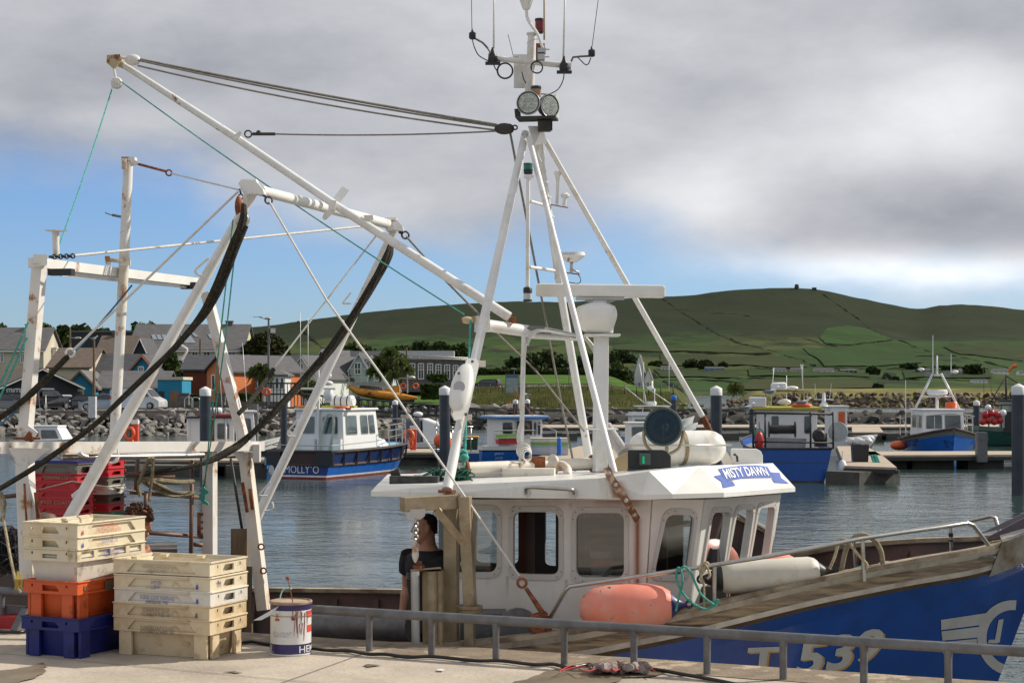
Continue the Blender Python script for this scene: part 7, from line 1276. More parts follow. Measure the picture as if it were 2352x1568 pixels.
part('mast_fitting', m_galv, lambda b: (b.beam(W(278,498,14.4),W(258,494,14.4), .02,.02), b.beam(W(262,496,14.4),W(242,489,14.4), .03,.008)))
part('frame_post', m_white2, lambda b: bb(b, [(474,672,16.1),(562,1020,16.0)], .085, .085, (.25,.97,0))); part('frame_post', m_rustw, lambda b: bb(b, [(563,1040,16.0),(606,1400,15.9)], .10, .095, (.25,.97,0))); part('frame_post', m_white2, lambda b: bb(b, [(482,1036,15.5),(482,1320,15.4)], .10, .1, (.25,.97,0)))
part('box_beam', m_white2, lambda b: (bb(b, [(-30,1028,13.2),(598,1024,16.1)], .1, .088, (0,0,1)), b.slab([W(20,1028,13.25),W(118,1030,13.25),W(98,1044,13.25),W(72,1066,13.25),W(40,1066,13.25)], .02), b.slab([W(530,1034,15.9),W(560,1036,15.9),W(555,1066,15.9)], .02), b.box(W(590,1040,15.95), (.06,.1,.16))))
part('rusty_bracket', m_rust, lambda b: (b.box(W(62,1006,13.25), (.2,.12,.018), .2), b.beam(W(58,1010,13.2),W(72,992,13.2), .05,.03), b.tube([W(66,1008,13.2),W(74,1003,13.2)], .03, 8))); part('bracket_tab', m_white2, lambda b: b.beam(W(68,995,13.2),W(76,984,13.2), .09, .03, up=(0,1,0)))
part('rusty_hook_bar', m_rust, lambda b: (b.tube([W(82,1130,13.2),W(88,1192,13.2)], .016, 7), b.tube([W(56,1110,13.15),W(61,1196,13.15)], .010, 6))); parts('rusty_hook_bar', m_rust, [lambda b: b.beam(W(557,1107,15.85),W(568,1176,15.85), .03,.02,up=(0,1,0)), lambda b: b.beam(W(574,1122,15.85),W(580,1170,15.85), .03,.02,up=(0,1,0))]); parts('ring_eye', m_rust, [(lambda b, x=x, y=y: b.ring(W(x,y,15.8), (.2,-1,0), .026, .008, 10)) for x, y in ((600,1255),(605,1310))])
part('rusty_ladder_bar', m_rust, lambda b: (b.tube([W(457,1176,15.4),W(457,1232,15.4)], .018, 6), [b.tube([W(457,y,15.4),W(466,y,15.4)], .012, 5) for y in (1180,1198,1212,1226)]))
part('deck_pipe', m_ss, lambda b: (b.tube(smooth_path([W(134,1042,14.0),W(142,1049,14.0),W(160,1050,14.0),W(320,1048,14.6),W(466,1045,15.3)], 3), .024, 10), b.tube(smooth_path([W(182,1040,13.95),W(188,1046,13.95),W(200,1050,13.98)], 3), .024, 8)))
m_brp = mat('brown_pipe', (.17,.10,.075), .6, metal=.3, var=.25)
parts('stanchion', m_brp, [(lambda b, l=l: b.tube([W(*p) for p in l], .019, 7)) for l in ([(441,1056,15.3),(438,1320,15.2)],[(316,1054,14.9),(312,1130,14.9)],[(335,1132,14.9),(335,1180,14.9)],[(290,1088,14.8),(400,1094,15.1)],[(300,1130,14.9),(462,1142,15.4)],[(340,1223,14.9),(464,1232,15.4)],[(-10,1142,14.5),(40,1137,14.5)],[(440,1248,15.3),(466,1252,15.3)])])
part('strut', m_dark, lambda b: b.tube([W(530,1052,16.3),W(556,1216,16.3)], .014, 6)); part('timber_post', m_tim, lambda b: (b.beam(W(551,1214,16.2),W(551,1420,16.1), .15, .12, up=(0,1,0)), b.beam(W(570,1300,15.9),W(572,1460,15.85), .06, .06, up=(0,1,0))))
# wires and ropes --------------------------------------------------------------
def line(name, m, pts, r, s_=0, n=6):
    P = [W(*p) for p in pts]
    if len(P) == 2: P = sag(P[0], P[1], s_, 12)
    return part(name, m, lambda b: b.tube(P, r, n))
line('topping_lift', m_wire, [(318,136,15.1),(1142,287,14.9)], .011, .018); line('topping_lift', m_wire, [(318,139,15.08),(1142,291,14.9)], .008, .03); line('topping_lift', m_wire, [(316,151,15.1),(1146,300,14.9)], .008, .045); line('topping_lift', m_wire, [(632,308,14.9),(1150,301,14.9)], .007, .02)
part('turnbuckle', m_dark, lambda b: (b.ring(W(570,308,14.9), (.1,-1,0), .03, .007, 10), b.tube([W(580,308,14.9),W(632,308,14.9)], .014, 6), b.ell(W(594,305,14.9), .022)))
line('green_line', m_grope, [(258,202,15.05),(137,560,13.4)], .006, .03); line('green_line', m_grope, [(278,188,15.05),(1066,722,14.1)], .006, .04); line('green_line', m_grope, [(1081,736,14.05),(1077,822,14.0)], .009); line('green_line', m_grope, [(1070,960,13.95),(1068,1040,13.9)], .011)
part('green_knot', m_grope, lambda b: (b.ring(W(1062,1044,13.85), (.3,-1,.3), .035, .014, 12), b.ell(W(1066,1050,13.85), (.04,.03,.03)), b.tube([W(1064,1052,13.85),W(1066,1068,13.85)], .014, 6)))
line('green_line', m_grope, [(535,505,13.4),(515,690,13.5)], .006); line('green_line', m_grope, [(515,690,13.5),(487,940,14.2),(470,1115,15.3)], .006); line('green_line', m_grope, [(546,520,13.4),(520,760,13.7),(490,980,14.4),(468,1115,15.3)], .006)
part('green_knot', m_grope, lambda b: [b.tube(smooth_path([W(x+random.uniform(-8,8),y+random.uniform(-14,14),15.3) for x, y in ((466,1118),(470,1125),(464,1135),(472,1145),(466,1155))], 4), .010, 5) for _ in range(5)])
line('green_line', m_grope, [(65,740,13.2),(-10,905,13.2)], .009); line('green_line', m_grope, [(62,775,13.2),(-6,925,13.2)], .009)
line('blue_line', mat('blue_rope', (.02,.10,.20), .8), [(303,655,14.3),(-10,985,13.4)], .008, .05)
line('white_stay', m_wwire, [(547,440,13.45),(166,806,13.2)], .010); part('stay_eye', m_white2, lambda b: b.ring(W(161,810,13.2), (.2,-1,.3), .032, .010, 12))
part('dark_warp', m_drope, lambda b: b.tube(smooth_path([W(158,816,13.2),W(100,876,13.2),W(62,912,13.2),W(20,945,13.2),W(-10,965,13.2)], 4), [.024]*4+[.028]*4+[.024]*8+[.018], 8))
line('white_stay', m_wwire, [(618,462,13.45),(751,690,13.4),(876,861,13.3),(994,1034,13.1),(1067,1139,12.95),(1192,1322,13.0)], .0095, 0); part('rigging_screw', m_rust, lambda b: (b.ring(W(1199,1338,12.95), (.3,-1,.2), .034, .011, 12), b.tube([W(1208,1350,12.95),W(1247,1408,12.9)], [.014,.022], 8), b.tube([W(1247,1408,12.9),W(1252,1415,12.9)], .03, 8)))
line('white_stay', m_wwire, [(865,540,16.4),(632,842,15.8)], .009); part('dark_warp', m_drope, lambda b: b.tube(smooth_path([W(628,848,15.8),(W(600,888,15.6)),W(571,925,15.4),W(548,950,15.3)], 4), .022, 7))
line('white_stay', m_wwire, [(170,587,13.3),(842,519,16.4)], .010, 0); part('chain', m_dark, lambda b: [b.ring(W(118+i*7,590-i*.3,13.25), (0,1,0) if i % 2 else (0,.3,1), .017, .006, 8, 5) for i in range(8)])
line('white_stay', m_wwire, [(392,398,14.2),(548,436,13.5)], .007); part('turnbuckle', m_rust, lambda b: (b.tube([W(318,377,14.5),W(382,394,14.25)], .011, 6), b.ring(W(388,397,14.2), (.2,-1,0), .024, .007, 10)))
line('wire', m_wire, [(934,544,16.4),(1025,646,15.6)], .010); line('wire', m_wire, [(1025,646,15.6),(1100,722,15)], .010); line('wire', m_wire, [(1134,758,14.9),(1230,850,15),(1342,990,15.3)], .009)
line('wire', m_wire, [(1172,306,14.95),(1250,717,15.3),(1290,930,15.4),(1322,1086,15.4)], .010)
line('wire', m_dark, [(1186,752,14.7),(1120,732,15.3)], .006)
def bundle(name, pts, r, k, spread, m=m_drope):
    def fn(b):
        for i in range(k):
            a = 2*PI*i/k; ph = random.random()*6; P = smooth_path([W(x,y,Y)+V((math.cos(a+j*.7)*spread*sc, math.sin(a+j*.7)*spread*sc, math.sin(ph+j)*spread*.3)) for j, (x, y, Y, sc) in enumerate(pts)], 5); b.tube(P, r, 6)
    return part(name, m, fn)
bundle('net_warps', [(560,470,13.35,.4),(558,505,13.3,1),(537,560,13.3,1.1),(500,650,13.3,1.1),(460,728,13.3,.9),(410,790,13.28,.8),(360,838,13.25,.7),(290,905,13.2,.7),(225,968,13.15,.8),(150,1025,13.1,.8),(75,1078,13.1,.8),(-30,1140,13.0,.9)], .013, 7, .020)
bundle('net_warps', [(566,520,13.3,.4),(545,570,13.3,.6),(510,660,13.3,.6),(468,730,13.3,.5),(424,768,13.3,.4)], .013, 3, .014)
bundle('net_warps', [(898,562,16.3,.5),(890,590,16.2,1.2),(858,650,16.1,1.2),(815,720,16,1.2),(760,800,15.9,1.2),(700,870,15.8,1.1),(625,952,15.6,1.1),(560,1012,15.5,1.1),(528,1034,15.4,1.2),(478,1060,15.3,1.4),(400,1078,15.1,1),(325,1088,14.9,.9)], .015, 8, .025)
bundle('coiled_warp', [(325,1095,14.9,1),(370,1102,15,1),(410,1106,15.1,.8),(446,1105,15.2,.4),(410,1110,15.1,.8),(330,1102,14.9,1)], .013, 2, .02, m_rope); bundle('coiled_warp', [(325,1100,14.9,1),(360,1122,15,1),(400,1138,15.1,.8),(446,1132,15.2,.3),(400,1130,15.1,.8),(345,1108,14.9,1)], .014, 2, .02, m_rope)
line('hanging_rope', m_rope, [(344,1050,14.5),(330,1080,14.6),(318,1110,14.7),(322,1140,14.7)], .017); line('hanging_rope', m_rope, [(352,1050,14.5),(350,1090,14.6),(346,1120,14.7),(342,1150,14.7)], .015)
line('mooring_line', m_wire, [(75,1128,13.8),(165,1105,13.9),(300,1126,14.6),(330,1130,14.8)], .005)
# power block stand ---------------------------------------------------------------
def stand(b):
    b.beam(W(924,1158,12.8), W(1052,1151,13.0), .10, .105); b.beam(W(1068,1140,12.95), W(1080,1390,12.95), .085, .085, up=(.25,.97,0)); b.beam(W(1003,1168,12.9), W(1068,1248,12.95), .06, .06, up=(.25,.97,0)); b.lathe(W(1078,1405,12.95), (0,0,1), [(0,.095),(.02,.095),(.025,.10),(.05,.10)], 18); b.beam(W(1078,1405,12.95), W(1080,1520,12.95), .07, .07, up=(.25,.97,0))
part('davit', m_bronze, stand, bevel=.006); part('mast_foot_post', m_bronze, lambda b: b.beam(W(1036,1133,13.1), W(1038,1500,13.1), .10, .08, up=(.25,.97,0)))
part('davit_plate', m_ss, lambda b: b.slab([W(930,1170,12.78),W(977,1168,12.78),W(976,1184,12.78),W(966,1192,12.78),W(940,1192,12.78),W(931,1182,12.78)], .012))
part('chain', m_ss, lambda b: [b.ring(W(954+ (i % 2),1196+i*7.5,12.78), (0,1,0) if i % 2 else (1,.2,0), .018, .0075, 10, 6) for i in range(7)]); part('pulley_block', m_white2, lambda b: (b.loft([[W(954,y,12.78)+V((math.cos(a)*r_, math.sin(a)*.025, 0)) for a in np.linspace(0,2*PI,11)[:-1]] for y, r_ in ((1240,.012),(1255,.022),(1275,.027),(1285,.018),(1291,.008))])))
part('roller_stand', m_bronze, lambda b: (b.slab([W(943,1309,12.75),W(1012,1303,12.85),W(1016,1308,13.1),W(950,1312,13.0)], .012), [b.cyl(W(x,1310,Y_),W(x+1,1480,Y_),r_,n=12) for x, Y_, r_ in ((988,12.9,.06),(1006,12.95,.045))])); part('roller', m_alu, lambda b: b.cyl(W(953,1311,12.76),W(955,1478,12.76), .032, n=14)); part('roller_nut', m_rust, lambda b: (b.lathe(W(962,1304,12.8), (0,0,1), [(0,.045),(.02,.045),(.02,.025),(.05,.022)], 6)))
part('deck_winch', m_galv, lambda b: (b.cyl(W(700,1442,14.0), W(945,1440,13.6), .11, n=18), b.lathe(W(1190,1445,13.25), (0,-1,.0), [(0,.16),(.02,.17),(.1,.17),(.12,.16)], 22), b.box(W(1110,1440,13.4), (.35,.3,.25)))) 
part('whipping_drum', m_rust, lambda b: b.lathe(W(1235,1430,13.0), (.2,-1,0), [(0,.06),(.03,.085),(.1,.07),(.12,.09)], 14))
# searchlight, life raft, nav light, exhaust -------------------------------------------
p = W(1524,980,14.1); a = V((-.22,-.97,.04)).normalized(); m_sl = mat('dark_green_casing', (.05,.075,.065), .35, var=.15)
slt = part('searchlight', m_sl, lambda b: b.lathe(p, -a, [(-.03,.138),(-.045,.140),(-.05,.156),(-.02,.158),(.0,.150),(.14,.145),(.2,.1),(.22,.001)], 28, caps=False)); part('reflector', mat('mirror_reflector', (.14,.14,.10), .15, metal=1., var=.4, sc=9), lambda b: b.lathe(p-a*.12, a, [(0,.005),(.012,.06),(.04,.10),(.08,.13),(.115,.137)], 26, caps=False), slt); part('lens', glass('searchlight_glass', (.75,.8,.78), .0), lambda b: b.lathe(p+a*.035, a, [(0,.139),(.0005,.001)], 26, caps=False), slt)
part('burner', m_dark, lambda b: (b.cyl(p+V((0,0,-.13)), p+V((0,0,.02)), .012, n=6), b.ell(p-a*.03, .03)), slt); part('yoke', m_bronze, lambda b: (b.tube(smooth_path([W(1479,988,14.1),W(1480,1010,14.1),W(1490,1030,14.1),W(1520,1046,14.1),W(1556,1032,14.1),W(1566,1010,14.1),W(1570,988,14.1)], 4), .014, 7), b.tube([W(1520,1046,14.1),W(1520,1078,14.1)], .03, 8)), slt)
lr = thing('life_raft', 'white life raft canister strapped on the wheelhouse roof behind the searchlight', 'life raft', W(1553,1070,14.9)); ra = W(1447,1030,14.75); rb_ = W(1663,1027,15.0); dr = (rb_-ra)
b = MB(); prof = [(0,.02),(.012,.07),(.04,.11),(.09,.138),(.14,.148)]; Lr = dr.length; rings = []
for t, r_ in prof+[(Lr/2-.03,.15),(Lr/2-.029,.143),(Lr/2+.03,.143),(Lr/2+.031,.15)]+[(Lr-t, r_) for t, r_ in prof[::-1]]: rings.append((t, r_))
b.lathe(ra, dr, rings, 24); b.build('canister', m_gel, lr); b = MB()
for t in (.3, .52): b.lathe(ra+dr*t, dr, [(0,.153),(.03,.153)], 24)
b.build('strap', m_bronze, lr); b = MB(); b.tube([W(1438,1022,14.55),W(1680,1022,14.8)], .008, 6); b.build('lashing_bar', m_ss, lr)
nl = part('navigation_light_board', m_black, lambda b: b.prism([W(x,y,13.6) for x, y in ((1442,1033),(1522,1033),(1533,1037),(1540,1046),(1541,1076),(1442,1076))], (.01,.06,0)), bevel=.004); part('lamp_housing', m_sl, lambda b: b.box(W(1481,1054,13.52), (.085,.08,.085)), nl); part('green_lamp', emis('green_lamp_glow', (.0,.55,.22), .9), lambda b: b.lathe(W(1478,1064,13.47), (0,0,1), [(0,.007),(.055,.007)], 8), nl)
part('light_board_base', m_sl, lambda b: b.box(W(1488,1084,13.75), (.32,.12,.06), -.1))
part('exhaust_pipe', m_ss, lambda b: (b.tube([W(1392,980,14.9),W(1432,1040,14.7)], .053, 16),)); part('exhaust_shield', mat('brushed_bronze_plate', (.45,.34,.2), .4, metal=.7, var=.12), lambda b: b.slab([W(1404,1084,14.5),W(1408,1060,14.5),W(1424,1044,14.5),W(1441,1038,14.5),W(1442,1090,14.5)], .06))
part('white_locker', m_gel, lambda b: b.prism([W(x,y,15.2) for x, y in ((1679,1030),(1738,1031),(1748,1036),(1752,1046),(1752,1066),(1679,1066))], (.01,.12,0)), bevel=.01); part('cable', m_black, lambda b: b.tube(smooth_path([W(1685,1043,15.1),W(1692,1046,15.1),W(1694,1060,15.1)], 4), .01, 6))
part('rusty_stay_foot', m_rustw, lambda b: b.beam(W(1658,1040,15.2),W(1676,1068,15.2), .08, .03, up=(0,1,0)))
# oval float box on the leg
pl_ = facing(plane3(W(1090,825,13.58), W(1050,960,13.33), W(1100,900,13.50))); fb = part('beacon_plate', mat('plate_grey_white', (.60,.60,.58), .4, var=.05), lambda b: b.plate(pl_, [hit(x,y,pl_) for x, y in ((1072,823),(1094,824),(1100,836),(1078,935),(1060,962),(1044,966),(1036,950),(1040,925))], [], .015))
ca, cb_ = W(1071,836,13.54), W(1050,943,13.32); dm = (cb_-ca)
part('beacon_case', m_gel, lambda b: b.loft([[ca+dm*t+V((math.copysign(abs(math.cos(q_))**.7, math.cos(q_))*rr*.086, -.02-max(0,-math.sin(q_))*rr*.07+.02*max(0,math.sin(q_)), 0)) for q_ in np.linspace(0,2*PI,17)[:-1]] for t, rr in ((0,.30),(.05,.55),(.2,.82),(.4,1),(.65,1),(.85,.85),(.95,.6),(1,.35))]), fb)
part('sticker', mat('grey_sticker', (.42,.42,.45), .5), lambda b: b.lathe(W(1055,888,13.335), (-.15,-1,.1), [(0,.045),(.003,.045)], 18), fb); parts('clip', m_galv, [(lambda b, x=x, y=y: b.box(W(x,y,13.38), (.02,.03,.02))) for x, y in ((1085,830),(1054,857),(1048,955),(1070,951))], fb); part('tab', m_rustw, lambda b: (b.box(W(1108,835,13.6), (.05,.02,.05)), b.box(W(1076,958,13.4), (.05,.05,.045))), fb)
# bow rail, bow gear
nr_ = [(1262,1420,12.95),(1298,1356,12.82),(1308,1346,12.8),(1440,1327,12.74),(1606,1302,12.68),(1750,1279,12.66),(1895,1253,12.72),(1975,1237,12.82),(2070,1223,12.98),(2157,1211,13.12),(2222,1201,13.25),(2236,1206,13.28),(2286,1271,13.42)]
br = part('bow_rail', m_ss, lambda b: (b.tube([W(*p) for p in nr_], .0165, 10), b.tube([W(1835,1262,15.6),W(1975,1238,15.2),(W(2100,1217,14.8)),W(2224,1197,14.4),W(2276,1185,14.25),W(2286,1189,14.25),W(2303,1243,14.2)], .0165, 8)))
for x0, y0, x1, y1, Y_ in ((1641,1296,1641,1392,12.72),(1981,1237,1985,1334,12.86),(1961,1240,1966,1318,14.9),(2184,1208,2185,1290,14.4)): part('rail_stanchion', m_ss, lambda b: b.tube([W(x0,y0,Y_),W(x1,y1,Y_)], .016, 8), br)
parts('black_tie', m_black, [lambda b: b.lathe(W(2184,1232,14.38), (0,0,1), [(0,.02),(.03,.02)], 8), lambda b: b.lathe(W(2184,1243,14.38), (0,0,1), [(0,.02),(.015,.02)], 8)], br)
part('samson_post', m_ss, lambda b: (b.cyl(W(2037,1330,13.3), W(2037,1289,13.3), .048, n=14), b.cyl(W(2024,1330,13.25), W(2024,1292,13.25), .02, n=10)))
part('hoop_rope', m_rope, lambda b: b.tube(smooth_path([(W(*YY(x,y),13.0)) for x, y in ((155,820),(190,640),(235,430),(310,300),(400,250),(490,265),(570,320),(635,430),(660,580),(655,735))], 4), .019, 8))
part('tan_rope', m_trope, lambda b: (b.tube(smooth_path([W(*YY(x,y),12.85) for x, y in ((50,640),(110,500),(160,330),(210,300),(270,330),(340,430),(430,530),(480,590),(470,640))], 4), .012, 7), b.tube(smooth_path([W(*YY(x,y),13.1) for x, y in ((300,790),(270,700),(240,660),(300,680),(380,700),(440,650),(540,650),(560,670),(500,690),(420,720),(370,780))], 4), .014, 7)))
part('green_coil', m_grope, lambda b: (b.tube(smooth_path([W(*YY(x,y),13.1) for x, y in ((340,740),(400,710),(470,700),(510,730),(470,770),(390,770),(350,745))], 4), .016, 6), b.tube(smooth_path([W(*YY(x,y),13.1) for x, y in ((20,750),(45,800),(70,830))], 3), .014, 6), b.tube(smooth_path([W(*YY(x,y),13.3) for x, y in ((90,710),(150,690),(240,680),(340,640),(420,610))], 3), .012, 6)))
part('bow_rope', m_rope, lambda b: b.tube(smooth_path([W(*YY(x,y),13.6) for x, y in ((1710,475),(1780,420),(1850,360),(1900,340),(1960,330),(2010,325))], 4), .016, 7)); part('rail_foot', m_galv, lambda b: (b.slab([W(*YY(1650,500),13.3),W(*YY(1930,510),13.35),W(*YY(2060,468),13.6),W(*YY(1760,462),13.6)], .012)))
part('green_line', m_grope, lambda b: (b.tube(smooth_path([W(*VV(x,y),12.62) for x, y in ((680,1440),(710,1300),(740,1180),(730,1090),(700,1050),(685,1120),(700,1200),(760,1300),(850,1380),(950,1420),(1030,1380),(1055,1335),(1000,1380),(1050,1390))], 5), .009, 6), b.tube(smooth_path([W(*VV(x,y),12.6) for x, y in ((720,1060),(760,1040),(810,1090),(850,1180),(900,1280),(960,1340),(1020,1380))], 5), .009, 6)))
part('frayed_rope', m_trope, lambda b: ([b.tube(smooth_path([W(*VV(x+random.uniform(-12,12),y),12.62) for x, y in ((915,1010),(900,1080),(935,1010),(960,1020),(905,1120),(920,1190))], 4), .010, 5) for _ in range(4)], b.tube([W(*VV(930,1190),12.64),W(*VV(935,1400),12.7)], .009, 6), b.tube(smooth_path([W(*VV(x,y),12.6) for x, y in ((940,1020),(965,1060),(985,1120),(960,1150))], 3), .010, 5)))
m_of = mat('orange_fender', (.80,.25,.17), .5, var=.08, sc=4, col2=(.70,.36,.28), th=(.45,.7), sc2=5, col3=(.05,.03,.025), th3=(.66,.69), sc3=10)
def fender(label, pa, pb, r, m, endm, prof=None, loc=None):
    d = pb-pa; Lf = d.length; root = thing('fender', label, 'fender', (pa+pb)/2-V((0,0,r))); prof = prof or [(0,.3),(.04,.6),(.15,.86),(.3,.97),(.5,1),(.7,.96),(.85,.8),(.93,.6)]
    b = MB(); b.lathe(pa, d, [(t*Lf, k*r) for t, k in prof], 26); b.build('body', m, root); b = MB(); t1, k1 = prof[-1]; b.lathe(pa+d*t1, d, [(0,k1*r*1.0),(.06*Lf,k1*r*.55),(.13*Lf,k1*r*.25),(.16*Lf,k1*r*.2)], 18); b.ring(pa+d*(t1+.19), d.cross(V((0,0,1))), r*.14, r*.06, 10); b.build('end_cap', endm, root); return root
m_nb = mat('navy_rubber', (.03,.02,.10), .35)
fender('large orange fender with navy end lying on the near gunwale', W(1332,1398,12.72), W(1556,1388,12.7), .172, m_of, m_nb)
f2 = fender('long white fender with black ends below the bow rail', W(1656,1328,12.86), W(1880,1312,12.9), .120, mat('grubby_white_fender', (.60,.56,.48), .5, var=.08, sc=4, col2=(.36,.30,.20), th=(.58,.75), sc2=5), m_black, [(0,.75),(.02,.86),(.06,.96),(.12,1),(.5,1),(.9,.97),(.96,.86),(.99,.7)])
b = MB(); pa = W(1657,1328,12.86); d = V((-1,0,-.03)); b.lathe(pa, d, [(0,.094),(.05,.08),(.09,.045),(.13,.03)], 18); b.ring(pa+d*.15, (0,1,0), .026, .01, 12); b.build('end_cap', m_black, f2)
fender('red orange fender behind the white one on the far side of the bow', W(1735,1322,14.3), W(1835,1318,14.4), .185, m_of, m_nb)
# ---------------------------------------------------------------- quay
QZ = HC-1.85
def RL(px, z, e=0.):                                   # a point of the rail line seen at that column
    r = (px-CX)/F; k = (12.33*r+1.01)/(2.28+r); return V((-1.01+2.28*k, 12.33-k, z))+V((.4016,.9158,0))*e
m_qc = mat('quay_concrete', (.45,.385,.31), .85, var=.14, sc=2.2, col2=(.31,.26,.21), th=(.52,.72), sc2=.9, col3=(.24,.20,.16), th3=(.66,.72), sc3=7, st3=(.5,1.6,1), bump=.5, bsc=25)
m_qe = mat('mottled_quay_edge', (.22,.17,.12), .9, var=.2, sc=6, col2=(.42,.34,.24), th=(.55,.62), sc2=4, bump=.5, bsc=40)
def rough(P0, P1, n, a): return [P0.lerp(P1, i/n)+V((.4016,.9158,0))*(noise.noise(V((i*.7,a,0)))*.03) for i in range(n+1)]
E0, E1 = RL(-500, QZ, .46), RL(3300, QZ, .46); edge = rough(E0, E1, 60, 1.)
b = MB(); back = [V((12,-4,QZ)), V((-16,-4,QZ)), V((-16,E0.y+2,QZ))]; top = edge+back; n = len(edge)
b.add(top+[V((p.x,p.y,-1.5)) for p in top], [list(range(len(top)))[::-1]]+[(i, i+1, len(top)+i+1, len(top)+i) for i in range(len(top)-1)]); struct(b.build('quay', m_qc, org=(0,0,0)), 'concrete quay along the harbour')
b = MB(); inn = [p-V((.4016,.9158,0))*(.52+noise.noise(V((i*.5,4,0)))*.05) for i, p in enumerate(edge)]; up_ = V((0,0,.004)); ed2 = [p-V((.4016,.9158,0))*.004 for p in edge]
b.add([p+up_ for p in ed2]+[p+up_ for p in inn], [(i, i+1, n+i+1, n+i) for i in range(n-1)]); struct(b.build('quay_edge', m_qe, org=(0,0,0)), 'rough mottled edge strip of the quay')
m_wet = mat('damp_concrete', (.16,.125,.085), .5, var=.2, sc=3, col2=(.21,.17,.12), th=(.5,.62), sc2=4)
def patch(pts, lab, m=m_wet):
    P = [GR(x, y, QZ) for x, y in pts]; out = []
    for i, p in enumerate(P):
        q_ = P[(i+1) % len(P)]
        for j in range(8): a = p.lerp(q_, j/8); out.append(a+V((noise.noise(a*9)*.05, noise.noise(a*9+V((5,0,0)))*.05, .0)))
    b = MB(); ce = sum(out, V())/len(out); b.add([p+V((0,0,.008)) for p in out]+[ce+V((0,0,.008))], [(i, (i+1) % len(out), len(out)) for i in range(len(out))]); return struct(b.build('damp_patch', m, org=(0,0,0)), lab)
patch([(1120,1600),(1190,1567),(1250,1545),(1300,1532),(1400,1535),(1470,1542),(1530,1548),(1480,1556),(1440,1552),(1400,1575),(1330,1600)], 'damp patch on the concrete near the rail')
patch([(-20,1545),(60,1535),(95,1522),(110,1532),(80,1556),(-20,1592)], 'damp streak beside the blue crate'); patch([(830,1530),(850,1527),(870,1530),(840,1534)], 'small damp mark on the concrete'); patch([(520,1545),(545,1541),(560,1545),(530,1549)], 'small damp mark near the crates')
for k_, (x0, y0, x1, y1) in enumerate(((560,1600,900,1478),(0,1500,760,1572))):
    b = MB(); A_, B__ = GR(x0,y0,QZ), GR(x1,y1,QZ); d_ = (B__-A_).normalized(); n__ = V((-d_.y,d_.x,0)); b.add([A_.lerp(B__, i/30)+n__*(s_*.004+.006*noise.noise(V((i*.8,k_,0))))+V((0,0,.006)) for i in range(31) for s_ in (-1,1)], [(2*i,2*i+2,2*i+3,2*i+1) for i in range(30)]); struct(b.build('slab_joint', mat('dark_joint', (.13,.11,.09), .95), org=(0,0,0)), 'joint between quay slabs')
b = MB(); b.add([GR(x, y, QZ)+V((0,0,.012)) for x, y in ((1003,1540),(1012,1538),(1022,1540),(1018,1543),(1006,1543))], [(0,1,2,3,4)]); tag(b.build('paper_scrap', m_cap), 'small white scrap lying on the quay concrete', 'litter')
rl = thing('railing', 'low galvanised pipe railing along the quay edge', 'railing', RL(1200, QZ)); b = MB(); b.tube([RL(712, QZ+.275), RL(1500, QZ+.272), RL(2700, QZ+.268)], .0335, 14); b.build('rail', m_galv, rl)
for px in (848, 991, 1139, 1296, 1456, 1624, 1799, 1984, 2178, 2382): b = MB(); p = RL(px, QZ); b.tube([p, p+V((0,0,.2)), p+V((0,0,.27))], [.024,.024,.032], 12); b.build('post', m_galv, rl)
rl = thing('railing', 'short end of pipe railing behind the left crate stack', 'railing', RL(60, QZ)); b = MB(); b.tube([RL(-400, QZ+.275), RL(152, QZ+.275)], .0335, 12); b.build('rail', m_galv, rl)
for px in (4, 140): b = MB(); p = RL(px, QZ); b.tube([p, p+V((0,0,.27))], .024, 10); b.build('post', m_galv, rl)
m_hose = mat('black_hose', (.014,.011,.012), .35, var=.2)
b = MB(); hp_ = [(540,1478),(575,1472),(620,1478)]+[ov('X',x,y+6) for x, y in ((0,592),(150,607),(300,608),(450,636),(600,638),(780,662),(960,656),(1150,672),(1350,692),(1550,692),(1800,722),(1960,718),(2100,747),(2260,722))]+[(1400,1530),(1500,1536),(1560,1546),(1650,1562),(1760,1585)]
b.tube(smooth_path([GR(x, y, QZ+.018) for x, y in hp_], 5), .0125, 8); tag(b.build('hose', m_hose), 'black hose lying along the quay beside the rail', 'hose')
b = MB(); b.tube(smooth_path([GR(x, y, QZ+.018) for x, y in ((-60,1440),(0,1449),(30,1451),(55,1449),(80,1440))], 5), .0125, 8); tag(b.build('hose', m_hose), 'end of black hose left of the blue crate', 'hose')
b = MB()
for kk in range(3): b.tube([GR(1352+i*2.3, 1535+3*math.sin(i*.25+kk*2)+kk*1.5, QZ+.03+.02*abs(noise.noise(V((i*.3,kk,0)))))+V((0,0,.012*kk)) for i in range(64)], [max(.006,(.026+.022*noise.noise(V((i*.35,kk*5,2))))*min(1,i/6,(63-i)/6)) for i in range(64)], 9)
cl_ = tag(b.build('rag_bundle', mat('dirty_rag', (.30,.22,.19), .95, var=.4, sc=18, col2=(.38,.33,.30), th=(.45,.6), sc2=9, bump=1, bsc=45)), 'dirty rag bundle tied with red line beside the rail', 'rag')
b = MB()
for _ in range(2): b.tube(smooth_path([GR(x+random.uniform(-8,8), 1534+random.uniform(-10,8), QZ+.05) for x in range(1290, 1520, 24)], 3), .004, 5)
b.build('red_line', mat('red_twine', (.42,.05,.05), .8), cl_)
